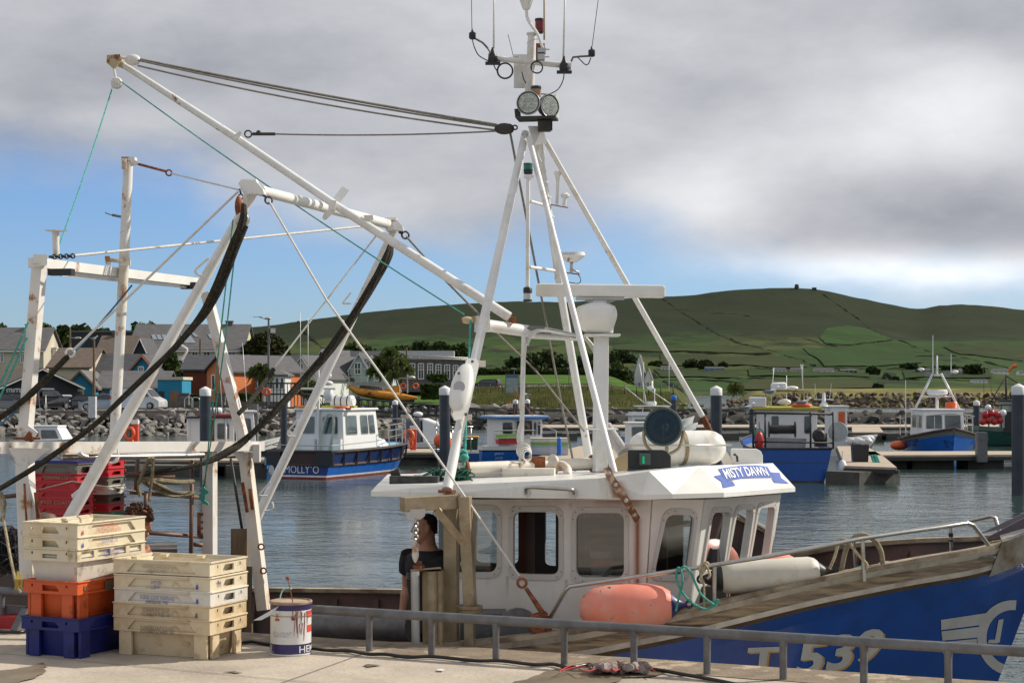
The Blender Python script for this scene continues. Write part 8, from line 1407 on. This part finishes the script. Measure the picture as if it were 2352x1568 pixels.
# ---------------------------------------------------------------- crates
def pl_mat(n, c, c2, **k): return mat(n, c, .45, var=.06, sc=4, col2=c2, th=(.5,.78), sc2=5, col3=tuple(x*.45 for x in c2), th3=(.58,.74), sc3=8, **k)
m_cr = pl_mat('cream_crate_plastic', (.68,.60,.44), (.54,.41,.23)); m_cr2 = pl_mat('stained_cream_plastic', (.62,.50,.33), (.40,.25,.11)); m_crw = pl_mat('off_white_plastic', (.66,.63,.56), (.55,.47,.36)); m_cor = pl_mat('orange_crate_plastic', (.62,.10,.022), (.50,.08,.02)); m_cbl = pl_mat('deep_blue_crate_plastic', (.009,.016,.15), (.009,.013,.09)); m_crd = pl_mat('red_crate_plastic', (.52,.02,.03), (.36,.02,.03)); m_cgy = pl_mat('grey_crate_plastic', (.16,.15,.13), (.1,.09,.08)); m_cbr = pl_mat('brown_crate_plastic', (.10,.06,.04), (.06,.04,.03)); m_cgn = pl_mat('green_crate_plastic', (.02,.16,.08), (.02,.1,.05))
m_txb = mat('blue_print', (.04,.07,.35), .6); m_txr = mat('red_print', (.55,.06,.04), .6); m_txk = mat('black_print', (.13,.10,.07), .6); m_txf = mat('faded_print', (.36,.28,.17), .6)
def crate(o, ux, m, label, L=.78, Wd=.48, H=.26, hr=.10, group=None, text=(), arrow=None, sd='S', deep=True, inset=.045, style=0, tm=m_txb, name='fish_crate', side_txt=None):
    """o: near corner of the rim footprint at floor level; ux: unit vector along the long side; the short side runs along uy"""
    ux = V(ux).normalized(); uy = V((-ux.y, ux.x, 0)); o = V(o)
    if sd == 'R': uy = -uy
    T = lambda x, y, z: o+ux*x+uy*y+V((0,0,z)); b = MB(); z0 = H-hr; t = .012
    root = None
    def side(A, B, holes, z0_, z1_, nrm, th=t):
        pl = (A, nrm); d = (B-A).normalized(); P = lambda u_, z: A+d*u_+V((0,0,z)); ln = (B-A).length
        b.plate(pl, [P(0,z0_), P(ln,z0_), P(ln,z1_), P(0,z1_)], [[P(u_, z) for u_, z in h] for h in holes], th)
    for y, sg in ((t/2, -1), (Wd-t/2, 1)):           # long sides: trapezoid recess
        side(T(0,y,0), T(L,y,0), [[(L*.14,z0+.012),(L*.86,z0+.012),(L*.78,H-.022),(L*.22,H-.022)]] if style == 0 else [[(L*(.06+.235*i),z0+.02),(L*(.06+.235*i)+L*.18,z0+.02),(L*(.06+.235*i)+L*.18,H-.02),(L*(.06+.235*i),H-.02)] for i in range(4)], z0, H, uy*sg)
        yy = y-sg*.012; b.prism([T(t,yy,z0),T(L-t,yy,z0),T(L-t,yy,H-.01),T(t,yy,H-.01)], uy*(-sg*.006))
    for x, sg in ((t/2, -1), (L-t/2, 1)):            # short sides: hand hole and vents
        c = Wd/2; hz = min(.035, hr*.34); side(T(x,t,0), T(x,Wd-t,0), [[(c-.085,z0+hz-.012),(c+.06,z0+hz-.012),(c+.06,H-.03),(c-.055,H-.03),(c-.085,z0+hz)] if style == 0 else [(c-.07,z0+.02),(c+.06,z0+.02),(c+.06,H-.04),(c-.07,H-.04)], [(c-.16,z0+hr*.5),(c-.145,z0+hr*.5),(c-.145,z0+hr*.72),(c-.16,z0+hr*.72)], [(c+.14,z0+hr*.5),(c+.155,z0+hr*.5),(c+.155,z0+hr*.72),(c+.14,z0+hr*.72)]], z0, H, ux*sg)
    for a, c, d_ in ((T(-.004,.0,H),T(L+.004,.0,H),.014),(T(-.004,Wd,H),T(L+.004,Wd,H),.014),(T(0,0,H),T(0,Wd,H),.014),(T(L,0,H),T(L,Wd,H),.014)): b.beam(a+V((0,0,-.003)), c+V((0,0,-.003)), .02, .010)
    for x in (.16,.55): b.box(T(L*x, Wd-.035, H-.012), (.06,.05,.02), math.atan2(ux.y, ux.x)); 
    for y in (.12,.36): b.box(T(.035, Wd*(y+.1), H-.012), (.05,.05,.02), math.atan2(ux.y, ux.x))
    i0, i1 = inset, inset+.03*(H-hr)/.16
    def ringp(i, z): return [T(i,i,z), T(L-i,i,z), T(L-i,Wd-i,z), T(i,Wd-i,z)]
    b.loft([ringp(i1+.012,.018), ringp(.03,H-.02)][::-1], caps=False, smooth=False)
    b.loft([ringp(i1,0), ringp(i0,z0+.002)], smooth=False, caps=False); b.add(ringp(i1,0), [(3,2,1,0)]); b.add(ringp(i1+.012,.018), [(0,1,2,3)]); b.loft([ringp(i0,z0+.002), ringp(0,z0+.002)], smooth=False, caps=False)
    if deep:
        for x in (.03, L-.14): 
            for y in (.012, Wd-.012-.02): b.box(T(x+.055, y+.012, z0/2), (.10,.024,z0), math.atan2(ux.y, ux.x))
        for y in (.05, Wd-.15):
            for x in (.012, L-.036): b.box(T(x+.012, y+.05, z0/2), (.024,.09,z0), math.atan2(ux.y, ux.x))
    root = b.build(name, m, None, bevel=.003, org=T(L/2, Wd/2, 0)); tag(root, label, 'crate', group)
    if text:
        k = MB()
        for tx, xc, zc, w_, h_ in text: text_on(k, tx, T(L*xc, -.0035 if zc > 0 and style == 9 else .008-.012, z0+hr*zc if zc < 2 else 0), ux*w_*(1 if sd != 'R' else -1), V((0,0,h_)), .001)
        k.build('lettering', tm, root)
    if arrow:
        k = MB()
        for xc, zc, s in arrow: c = T(L*xc, -.0065, z0+hr*zc); k.add([c+ux*dx*s+V((0,0,dz*s)) for dx, dz in ((-.35,1),(.35,1),(.35,0),(.8,0),(0,-1),(-.8,0),(-.35,0))], [(0,1,2,6),(6,2,3,4,5)])
        k.build('arrow', tm, root)
    if side_txt:
        k = MB(); tx, yc, zc, w_, h_ = side_txt; text_on(k, tx, T(L+.002, Wd*yc, z0+hr*zc), uy*w_, V((0,0,h_)), .002); k.build('side_lettering', tm, root)
    return root
ang = R(-22); uR = V((math.cos(ang), math.sin(ang), 0)); oR = V((-2.065,11.9,0))-uR*.78; gR = 'right hand stack of cream fish boxes'; z = QZ+.002
LR = dict(L=.78, Wd=.49)
crate(oR+V((0,0,z)), uR, m_cr2, 'stained cream deep box at the bottom of the right crate stack lettered DUNMORE EAST CO-OP', H=.27, group=gR, tm=m_txk, text=[('DUNMORE EAST CO-OP',.45,.30,.26,.026),('NO UNAUTHORISED USE',.46,.02,.27,.024)], **LR)
z += .27-.262; 
for k, (m, lab, tx, ar, tm, H_, sdt) in enumerate([(m_cr2,'brown stained cream box second from the bottom of the right stack','DUNMORE',None,m_txk,.26,None),(m_crw,'cream box in the middle of the right stack lettered EIGEND. COOP. VISAFSLAG','EIG',None,m_txb,.26,None),(m_cr,'cream box second from the top of the right stack lettered HVY BV 2014','HVY',None,m_txb,.26,('YM',.22,.45,.055,.036)),(m_cr,'open cream box on top of the right stack with faded lettering','TOP',None,m_txf,.26,None)]):
    z += .0985 if k < 3 else .105
    T_ = {'DUNMORE': [('DUNMORE EAST CO-OP',.45,.55,.22,.026),('NO UNAUTHORISED USE',.45,.25,.235,.024)], 'EIG': [('EIGEND. COOP. VISAFSLAG',.45,.45,.27,.026),('DEN OEVER 1996',.45,.13,.18,.022)], 'HVY': [('HVY BV',.45,.5,.085,.026),('2014',.45,.2,.05,.024)], 'TOP': [('VISAFSLAG-HARLINGEN',.46,.55,.25,.024),('MAART 1993',.46,.25,.15,.022)]}[tx]
    crate(oR+V((random.uniform(-.006,.006),random.uniform(-.005,.005),z)), Matrix.Rotation(random.uniform(-.012,.012), 3, 'Z')@uR, m, lab, H=.26, hr=.097, group=gR, text=T_, tm=tm, arrow=[(.87,.3,.018)] if tx != 'TOP' else None, deep=False, side_txt=sdt, **LR)
uLl = V((.42,.907,0)).normalized(); oL = V((-2.99,11.98,0)); gL = 'left hand stack of mixed fish boxes'; z = QZ+.002
LL = dict(L=.76, Wd=.47)
def lcr(z, m, lab, dx=0, dy=0, **k): return crate(oL+uLl*dx+V((-.907,.42,0)).normalized()*dy+V((0,0,z)), uLl, m, lab, group=gL, **{**LL, **k})
lcr(z, m_cbl, 'deep blue crate at the bottom of the left stack', H=.275, hr=.09, dx=-.02, dy=-.03, L=.79, Wd=.50)
z += .260; lcr(z, m_cor, 'orange crate second from the bottom of the left stack', H=.265, hr=.09, tm=m_txk, arrow=[(.10,.45,.02)], text=())
b = MB(); c = oL+uLl*.37+V((0,0,z+.175)); n_ = V((.907,-.42,0)).normalized(); b.slab([c+n_*.006+uLl*x+V((0,0,h)) for x, h in ((-.07,0),(.07,0),(.07,.075),(-.07,.075))], .004); b.build('black_label', m_txk, bpy.data.objects[-1] if 0 else [o for o in bpy.data.objects if o.get('label', '').startswith('orange crate second')][0])
z += .248; lcr(z, m_crw, 'plain off white deep tub in the middle of the left stack', H=.19, hr=.03, dx=.03, dy=.02, L=.71, Wd=.43, inset=.01, deep=False)
z += .142; lcr(z, m_cr, 'cream ribbed crate third from the top of the left stack lettered VLAAMSE VISVEILING', H=.10, hr=.088, style=1, text=[('VLAAMSE VISVEILING',.5,.6,.22,.022),('EIGENDOM 2010',.48,.3,.16,.02)], tm=m_txb, deep=False)
z += .084-.165; lcr(z+.01, m_cr, 'cream crate second from the top of the left stack lettered SOFRIMAR LTD', H=.255, hr=.095, text=[('SOFRIMAR LTD',.46,.5,.18,.026)], tm=m_txb, arrow=[(.07,.35,.018)], deep=False)
z += .090; lcr(z+.01, m_cr, 'top cream crate of the left stack with red HOLLANDS NOORDEN lettering', H=.26, hr=.098, text=[('EIB. VISAFSLAG',.46,.62,.19,.026),('HOLLANDS NOORDEN',.46,.3,.25,.026)], tm=m_txr, arrow=[(.07,.3,.018)], deep=False)
# stacks on the deck of the trawler
uD = V((.30,.954,0)); z = 2.76; o1 = W(177,1180,14.5); o1.z = 0
for i in range(5): crate(o1+V((0,0,3.03-.265+i*.069)), V((-.954,.30,0)), m_crd, ['bottom red crate of the left deck stack','second red crate from the bottom of the left deck stack','middle red crate of the left deck stack','fourth red crate of the left deck stack','top red crate of the left deck stack lettered SOFRIMAR LTD'][i], L=.40, Wd=.25, H=.26, hr=.068, group='red crates stacked on the deck', deep=False, sd='R', tm=m_txf, text=[('EAST COAST',.5,.5,.28,.03)] if i == 1 else ([('SOFRIMAR LTD',.5,.5,.24,.028)] if i == 4 else ()))
crate(o1+V((0,0,3.195)), V((-.954,.30,0)), m_cgy, 'grey crate with blue rim on top of the red deck stack', L=.40, Wd=.25, H=.19, hr=.11, deep=False, sd='R')
b = MB(); b.box(o1+V((-.954,.30,0))*.2+V((.30,.954,0))*.12+V((0,0,3.398)), (.42,.27,.025), math.atan2(.30,-.954)); tag(b.build('crate_lid', m_cbl), 'blue lid lying on the grey crate above the red deck stack', 'lid')
o2 = W(249,1190,14.9); o2.z = 0
for i, (m, lab) in enumerate([(m_cgn,'green crate at the bottom of the right deck stack'),(m_crd,'red crate second from the bottom of the right deck stack'),(m_cbr,'brown crate in the lower half of the right deck stack'),(m_crw,'cream crate in the middle of the right deck stack'),(m_cgy,'grey crate in the upper half of the right deck stack'),(m_crd,'red crate second from the top of the right deck stack'),(m_crd,'top red crate of the right deck stack')]):
    crate(o2+V((0,0,2.94-.25+i*.076)), V((-.954,.30,0)), m, lab, L=.20, Wd=.26, H=.26, hr=.073, group='mixed crates stacked on the deck', deep=False, sd='R')
b = MB(); b.box(V((-4.05,15.0,2.05)), (.9,.8,1.2), .2); b.box(V((-3.3,15.3,1.98)), (.7,.7,1.3), .2); part_ = b.build('deck_hatch', mat('dull_deck_box', (.12,.10,.09), .8), TR)
# sack, black nets, ropes at the left
b = MB(); c = W(110,1190,13.6)
for dx, dz, rx, rz in ((0,0,.075,.045),(-.03,.01,.05,.04),(.05,-.02,.05,.03),(-.05,-.03,.05,.03)): b.ell(c+V((dx,0,dz)), (rx,.06,rz))
part('folded_sack', mat('tan_sacking', (.30,.23,.17), .9, var=.2, sc=12, bump=.6, bsc=50), lambda bb_: (bb_.v.extend(b.v), bb_.f.extend(b.f), bb_.mi.extend(b.mi), bb_.sm.extend(b.sm)))
pn = thing('net_bin', 'heap of black netting on the deck at the left edge', 'net', W(20,1320,13.8)); b = MB()
for _ in range(60): b.tube(smooth_path([W(random.uniform(-30,48), 1212+random.uniform(0,110), 13.8+random.uniform(-.15,.15)) for _ in range(4)], 3), .006, 4)
b.ell(W(12,1262,13.95), (.16,.14,.20)); b.build('net', mat('black_netting', (.015,.015,.016), .5, var=.4, sc=30, bump=1, bsc=60), pn)
line('tan_line', m_trope, [(-5,1120,13.1),(8,1190,13.1),(22,1270,13.0),(38,1345,13.0),(48,1360,13.0)], .012, 0); line('green_line', m_rope, [(2,1130,13.3),(12,1155,13.3),(8,1185,13.3),(2,1195,13.3)], .015, 0)
b = MB()
for _ in range(16): b.tube([W(43+random.uniform(-3,3),1312,12.95), W(43+random.uniform(-8,8),1330,12.9), W(42+random.uniform(-9,9),1352,12.92)], .005, 4)
b.build('yellow_fray', mat('yellow_rope', (.50,.36,.08), .9), TR)
part('aft_deck_gear', m_redp, lambda b_: (b_.box(W(10,1430,13.6), (.28,.2,.12)), b_.box(W(70,1425,13.8), (.1,.2,.12))))
part('gear_frame', m_galv, lambda b_: b_.beam(W(60,1400,13.5),W(35,1450,13.4), .07,.05)); part('gear_frame', m_galv, lambda b_: b_.beam(W(-10,1395,13.7),W(60,1400,13.7), .06,.06))
# ---------------------------------------------------------------- paint bucket
bc = GR(668, 1500, QZ); r0 = .143; hb_ = .375; bu = thing('paint_bucket', 'white and navy metal paint drum with red drips standing on the quay', 'paint drum', bc)
m_bw = mat('bucket_white_tin', (.66,.66,.65), .35, var=.06, sc=6, col2=(.45,.42,.38), th=(.6,.8), sc2=6); m_bn = mat('bucket_navy', (.03,.022,.11), .35, var=.15)
b = MB(); b.lathe(bc, (0,0,1), [(.0,r0),(.004,r0+.004),(.012,r0+.004),(.014,r0)], 40); b.lathe(bc, (0,0,1), [(.082,r0),(hb_-.06,r0)], 40); b.build('drum_wall', m_bw, bu)
b = MB(); b.lathe(bc, (0,0,1), [(.014,r0+.0006),(.082,r0+.0006)], 40); b.build('navy_band', m_bn, bu); b = MB(); b.lathe(bc, (0,0,1), [(hb_-.058,r0+.0006),(hb_-.02,r0+.0006)], 40); b.build('navy_band', m_bn, bu)
b = MB(); b.lathe(bc, (0,0,1), [(hb_-.022,r0+.001),(hb_-.018,r0+.007),(hb_-.004,r0+.008),(hb_,r0+.004),(hb_+.001,r0-.006),(hb_-.008,r0-.008)], 40); b.lathe(bc, (0,0,1), [(hb_-.10,r0+.0045),(hb_-.095,r0+.0045)], 40); b.build('rim', mat('rusty_tin_rim', (.34,.24,.17), .6, metal=.4, var=.25, sc=15), bu)
def cyl_text(b_, tx, a0, wd, z0, z1, lift=.0015):
    vs, fs = text_mesh(tx, 0, .01); b_.add([bc+V((math.sin(a0+p.x*wd), -math.cos(a0+p.x*wd), 0))*(r0+lift)+V((0,0,lerp(z0, z1, p.y+.5))) for p in vs], fs)
b = MB(); cyl_text(b, 'EL', R(-66), R(36), .022, .070); cyl_text(b, 'HEM', R(62), R(62), .022, .070); b.build('lettering', m_bw, bu)
b = MB(); cyl_text(b, '20', R(-34), R(9), .265, .295); b.build('volume_mark', m_txk, bu)
def cpatch(a0, a1, z0, z1, m, name, lift=.001):
    b_ = MB(); n_ = 8; b_.add([bc+V((math.sin(lerp(a0,a1,i/n_)), -math.cos(lerp(a0,a1,i/n_)), 0))*(r0+lift)+V((0,0,z_)) for i in range(n_+1) for z_ in (z0, z1)], [(2*i, 2*i+2, 2*i+3, 2*i+1) for i in range(n_)]); return b_.build(name, m, bu)
cpatch(R(-42), R(-26), .245, .262, m_txr, 'red_label'); cpatch(R(58), R(90), .16, .31, m_txr, 'red_label'); cpatch(R(-44), R(-24), .258, .306, mat('label_white', (.7,.7,.68), .5), 'white_label', .0008); cpatch(R(-52), R(10), .13, .17, mat('fine_print', (.50,.50,.50), .5, var=.3, sc=60), 'fine_print')
cpatch(R(58), R(90), .21, .26, m_bw, 'emblem', .0016)
b = MB()
for i in range(13): a = R(random.uniform(18, 60)); zt = random.uniform(.22,.33); ln = random.uniform(.05,.2); da = random.uniform(-.08,.08); b.tube([bc+V((math.sin(a+da*t), -math.cos(a+da*t), 0))*(r0+.001)+V((0,0,zt-ln*t)) for t in (0,.3,.6,1)], [.0035,.002,.0025,.001], 5)
b.build('paint_drips', mat('dark_red_paint', (.22,.03,.025), .4), bu)
b = MB(); b.lathe(bc, (0,0,1), [(hb_-.008,r0-.009),(hb_-.006,.01)], 30); b.build('lid', mat('dirty_lid', (.40,.30,.22), .7, var=.2, sc=10), bu)
b = MB(); hp2 = [bc+V((.035,-r0-.005,hb_-.11)), bc+V((.03,-r0-.006,hb_-.04)), bc+V((0,-.02,hb_+.005))]; b.tube(smooth_path([bc+V((-.09,-r0*.75,hb_-.04)), bc+V((-.04,-.10,hb_-.005)), bc+V((.02,-.13,hb_-.02)), hp2[0]], 4), .0025, 5); b.ell(hp2[0], (.014,.008,.014)); b.build('handle', m_rust, bu)
b = MB(); sp_ = bc+V((.032,-.10,hb_-.03)); b.tube([sp_, W(661,1328,sp_.y)], .004, 6); b.ell(W(660.5,1327,sp_.y), .014); st_ = tag(b.build('paint_stirrer', m_rust), 'rusty stirring rod with red knob stuck in the paint drum', 'stirring rod')
b = MB(); b.tube(smooth_path([W(x,y,bc.y) for x, y in ((643,1374),(646,1362),(652,1352),(662,1350),(670,1352))], 4), .005, 6); tag(b.build('cord', mat('mint_cord', (.35,.62,.55), .7)), 'short mint green cord on the lid of the paint drum', 'cord')
b = MB(); b.slab([W(582,1424,bc.y-.2),W(640,1391,bc.y-.15),W(625,1410,bc.y-.18),W(600,1423,bc.y-.2)], .003); tag(b.build('card', mat('pale_card', (.55,.54,.52), .7)), 'curled pale card leaning off the left side of the paint drum', 'card')
# ---------------------------------------------------------------- people
m_skin = mat('skin', (.50,.25,.16), .5, var=.08, sc=10); m_skin2 = mat('tanned_skin', (.42,.18,.10), .5, var=.08, sc=10); m_hair = mat('dark_hair', (.018,.012,.010), .8, var=.3, sc=60, bump=.5, bsc=200); m_curl = mat('curly_brown_hair', (.075,.030,.014), .8, var=.5, sc=50, bump=.5, bsc=120)
m_shirt = mat('black_shirt', (.016,.016,.020), .85, var=.2, sc=20); m_trs = mat('dark_trousers', (.03,.032,.04), .85); m_salm = mat('salmon_shirt', (.46,.20,.12), .8, var=.08, sc=12); m_oil = mat('yellow_oilskin', (.50,.26,.02), .4, var=.1); m_sol = mat('boot_rubber', (.02,.02,.02), .5)
def remesh(o, v): m = o.modifiers.new('r', 'REMESH'); m.mode = 'VOXEL'; m.voxel_size = v; m.use_smooth_shade = True; s_ = o.modifiers.new('s', 'SMOOTH'); s_.factor = .5; s_.iterations = 2
def human(label, base, H, yaw, lean, arms, shirt, sleeve, trs, skin, hair, curly=False, bib=None, look=0., skinny=1., bw=1.):
    k = H/1.78; root = thing('person', label, 'person', base); Rz = Matrix.Rotation(yaw, 3, 'Z'); Rl = Matrix.Rotation(lean, 3, 'X'); P0 = V((0,0,.92))
    lo = lambda x, y, z: V(base)+Rz@V((x,y,z))*k                       # lower body; faces -y
    hi = lambda x, y, z: V(base)+Rz@(P0+Rl@(V((x,y,z))-P0))*k           # upper body leans from the hips
    Rh = Matrix.Rotation(look, 3, 'Z'); hd = lambda x, y, z: hi(*(V((0,-.015,1.66))+Rh@V((x,y,z))))
    def ring(fn, z, rx, ry, cy=0., n=16, cx=0.): return [fn(cx+rx*bw*math.cos(2*PI*i/n), cy+ry*bw*math.sin(2*PI*i/n), z) for i in range(n)]
    b = MB(); tor = [(.86,.15,.11,0),(.95,.165,.115,0),(1.08,.145,.10,0),(1.22,.165,.11,-.005),(1.34,.19,.115,0),(1.42,.18,.095,.01),(1.48,.09,.07,.01),(1.52,.062,.062,.005),(1.60,.058,.06,0)]
    b.loft([ring(hi if z > .9 else lo, z, rx, ry, cy) for z, rx, ry, cy in tor])
    b.loft([[hd(x*rx, y*ry+cy, z) for x, y in [(math.cos(2*PI*i/18), math.sin(2*PI*i/18)) for i in range(18)]] for z, rx, ry, cy in ((-.125,.030,.035,-.045),(-.11,.045,.06,-.03),(-.08,.060,.085,-.012),(-.03,.070,.096,0),(.02,.074,.100,.004),(.06,.073,.100,.006),(.09,.062,.085,.008),(.112,.035,.05,.01))])
    M = (Rz@Rl@Rh)
    b.loft([[hd(x, y, z) for x, y in ((-.006,-.095),(.006,-.095),(.004,-.100))] if 0 else [hd(x, y, z) for x, y in ((-w_,-.08),(w_,-.08),(w_*.6,-y_),(-w_*.6,-y_))] for z, w_, y_ in ((.025,.008,.102),(.0,.011,.112),(-.022,.017,.124),(-.034,.018,.112),(-.038,.012,.09))])   # nose
    for s_ in (-1, 1):
        b.ell(hd(s_*.031,-.088,.026), (.022*k,.012*k,.007*k), 8, 6, M); b.ell(hd(s_*.075,.012,-.005), (.010*k,.020*k,.032*k), 8, 6, M); b.ell(hd(s_*.045,-.068,-.02), (.02*k,.02*k,.02*k), 8, 6, M)
    b.ell(hd(0,-.094,-.060), (.026*k,.012*k,.007*k), 8, 6, M); b.ell(hd(0,-.092,-.072), (.022*k,.012*k,.007*k), 8, 6, M); b.ell(hd(0,-.075,-.105), (.025*k,.02*k,.018*k), 8, 6, M)
    for s_, (el, wr) in zip((-1, 1), arms):
        sh = hi(s_*.185*bw,.0,1.43); e = hi(*el); w_ = hi(*wr); b.tube([sh, sh.lerp(e,.35), sh.lerp(e,.8), e, e.lerp(w_,.3), e.lerp(w_,.8), w_], [r*k*skinny for r in (.052,.053,.045,.040,.043,.031,.027)], 12)
        d = (w_-e).normalized(); sd_ = d.cross(V((0,1,0)) if abs(d.y) < .8 else V((1,0,0))).normalized(); nn = d.cross(sd_)
        b.ell(w_+d*.045*k, (.030*k,.030*k,.022*k), 10, 6); b.tube([w_, w_+d*.05*k, w_+d*.085*k], [.026*k,.036*k,.034*k], 10)
        for i, fl_ in enumerate((.068,.078,.072,.058)):
            f0 = w_+d*.08*k+sd_*(i-1.5)*.019*k; f1 = f0+d*fl_*.5*k+nn*.006*k; f2 = f1+(d*.8+nn*.6).normalized()*fl_*.5*k; b.tube([f0,f1,f2], [.0088*k,.008*k,.0065*k], 7)
        t0 = w_+d*.035*k-sd_*.028*k; t1 = t0+(d*.7-sd_*.7).normalized()*.04*k; b.tube([t0,t1,t1+(d*.95-sd_*.2+nn*.3).normalized()*.028*k], [.011*k,.0095*k,.0075*k], 7)
    for s_ in (-1, 1): b.tube([lo(s_*.085,0,.90), lo(s_*.095,-.01,.5), lo(s_*.10,.015,.3), lo(s_*.10,.02,.08)], [.085*k,.055*k,.052*k,.038*k], 12); b.ell(lo(s_*.105,-.05,.04), (.045*k,.12*k,.04*k), 10, 6, Rz)
    o = b.build('body', skin, root); remesh(o, .0065)
    c = MB(); c.loft([ring(hi, z, rx+.014, ry+.014, cy) for z, rx, ry, cy in ((.93,.165,.115,0),(1.08,.15,.105,0),(1.22,.168,.112,-.005),(1.34,.19,.118,0),(1.42,.182,.10,.01),(1.475,.105,.078,.01))])
    for s_, (el, wr) in zip((-1, 1), arms): sh = hi(s_*.17*bw,.0,1.425); e = hi(*el); c.tube([sh, hi(s_*.19*bw,0,1.42).lerp(e,.3), hi(s_*.19*bw,0,1.42).lerp(e, sleeve)], [r*k*skinny*1.06 for r in (.072,.070,.066)], 14)
    o = c.build('shirt', shirt, root); remesh(o, .009)
    c = MB(); c.loft([ring(lo, z, rx, ry) for z, rx, ry in ((.80,.175,.125),(.90,.18,.128),(.98,.172,.125))])
    for s_ in (-1, 1): c.tube([lo(s_*.088,0,.88), lo(s_*.097,-.01,.5), lo(s_*.10,.015,.12)], [.100*k,.074*k,.062*k], 14)
    o = c.build('trousers', trs, root); remesh(o, .010)
    if bib: c = MB(); c.loft([ring(hi, z, rx+.02, ry+.02, cy) for z, rx, ry, cy in ((.93,.165,.115,0),(1.08,.152,.105,0),(1.25,.17,.112,-.005))]); [c.tube([hi(s_*.1,-.12,1.24), hi(s_*.1,-.03,1.455), hi(s_*.08,.12,1.24)], .016*k, 6) for s_ in (-1, 1)]; c.build('bib', bib, root)
    h_ = MB()
    if curly:
        for i in range(420):
            a = random.random()*2*PI; z = random.uniform(-.05,.13); rr = math.sqrt(max(.02, 1-((z-.02)/.125)**2)); p = V((math.cos(a)*.086*rr, math.sin(a)*.108*rr+.012, z+.01))*random.uniform(.95,1.18)
            if p.y < -.065 and p.z < .05: continue
            h_.ell(hd(*p), random.uniform(.008,.014)*k, 6, 4)
    else:
        h_.loft([[hd(x*rx, y*ry+cy, z) for x, y in [(math.cos(2*PI*i/18), math.sin(2*PI*i/18)) for i in range(18)]] for z, rx, ry, cy in ((-.05,.045,.03,.074),(-.02,.066,.05,.055),(.0,.0750,.062,.043),(.03,.0765,.072,.034),(.055,.0755,.088,.020),(.085,.0665,.086,.012),(.106,.047,.064,.011),(.116,.02,.03,.01))])
    h_.build('hair', hair, root)
    return root, hi
mb_ = W(985,1180,14.45); mb_.z = 1.2; pr, hi = human('man in a black shirt with neck chain standing behind the bronze davit looking left', mb_, 1.78, R(-48), R(2), (((-.30,.03,1.14),(-.30,-.04,.90)), ((.28,.02,1.14),(.27,-.06,.90))), m_shirt, .55, m_trs, m_skin, m_hair, look=R(-28), skinny=1.3, bw=1.16)
b = MB(); b.tube([hi(.085*math.cos(a), .01+.085*math.sin(a)-.02, 1.475-.055*max(0,-math.sin(a))) for a in np.linspace(0,2*PI,20)[:-1]], .004, 5, closed=True); b.build('neck_chain', m_alu, pr)
b = MB(); text_on(b, 'ERT', hi(0,-.15,1.27), (hi(.09,-.15,1.27)-hi(-.09,-.15,1.27)), V((0,0,.045)), .004); b.build('shirt_lettering', m_grey, pr)
mb2 = W(268,1180,14.1); mb2.z = 1.27; human('curly haired person bending down behind the cream crates', mb2, 1.80, R(75), R(14), (((-.30,-.08,1.20),(-.28,-.26,1.05)), ((.30,-.12,1.16),(.26,-.36,1.08))), m_salm, .22, m_oil, m_skin2, m_curl, True, bib=m_oil)
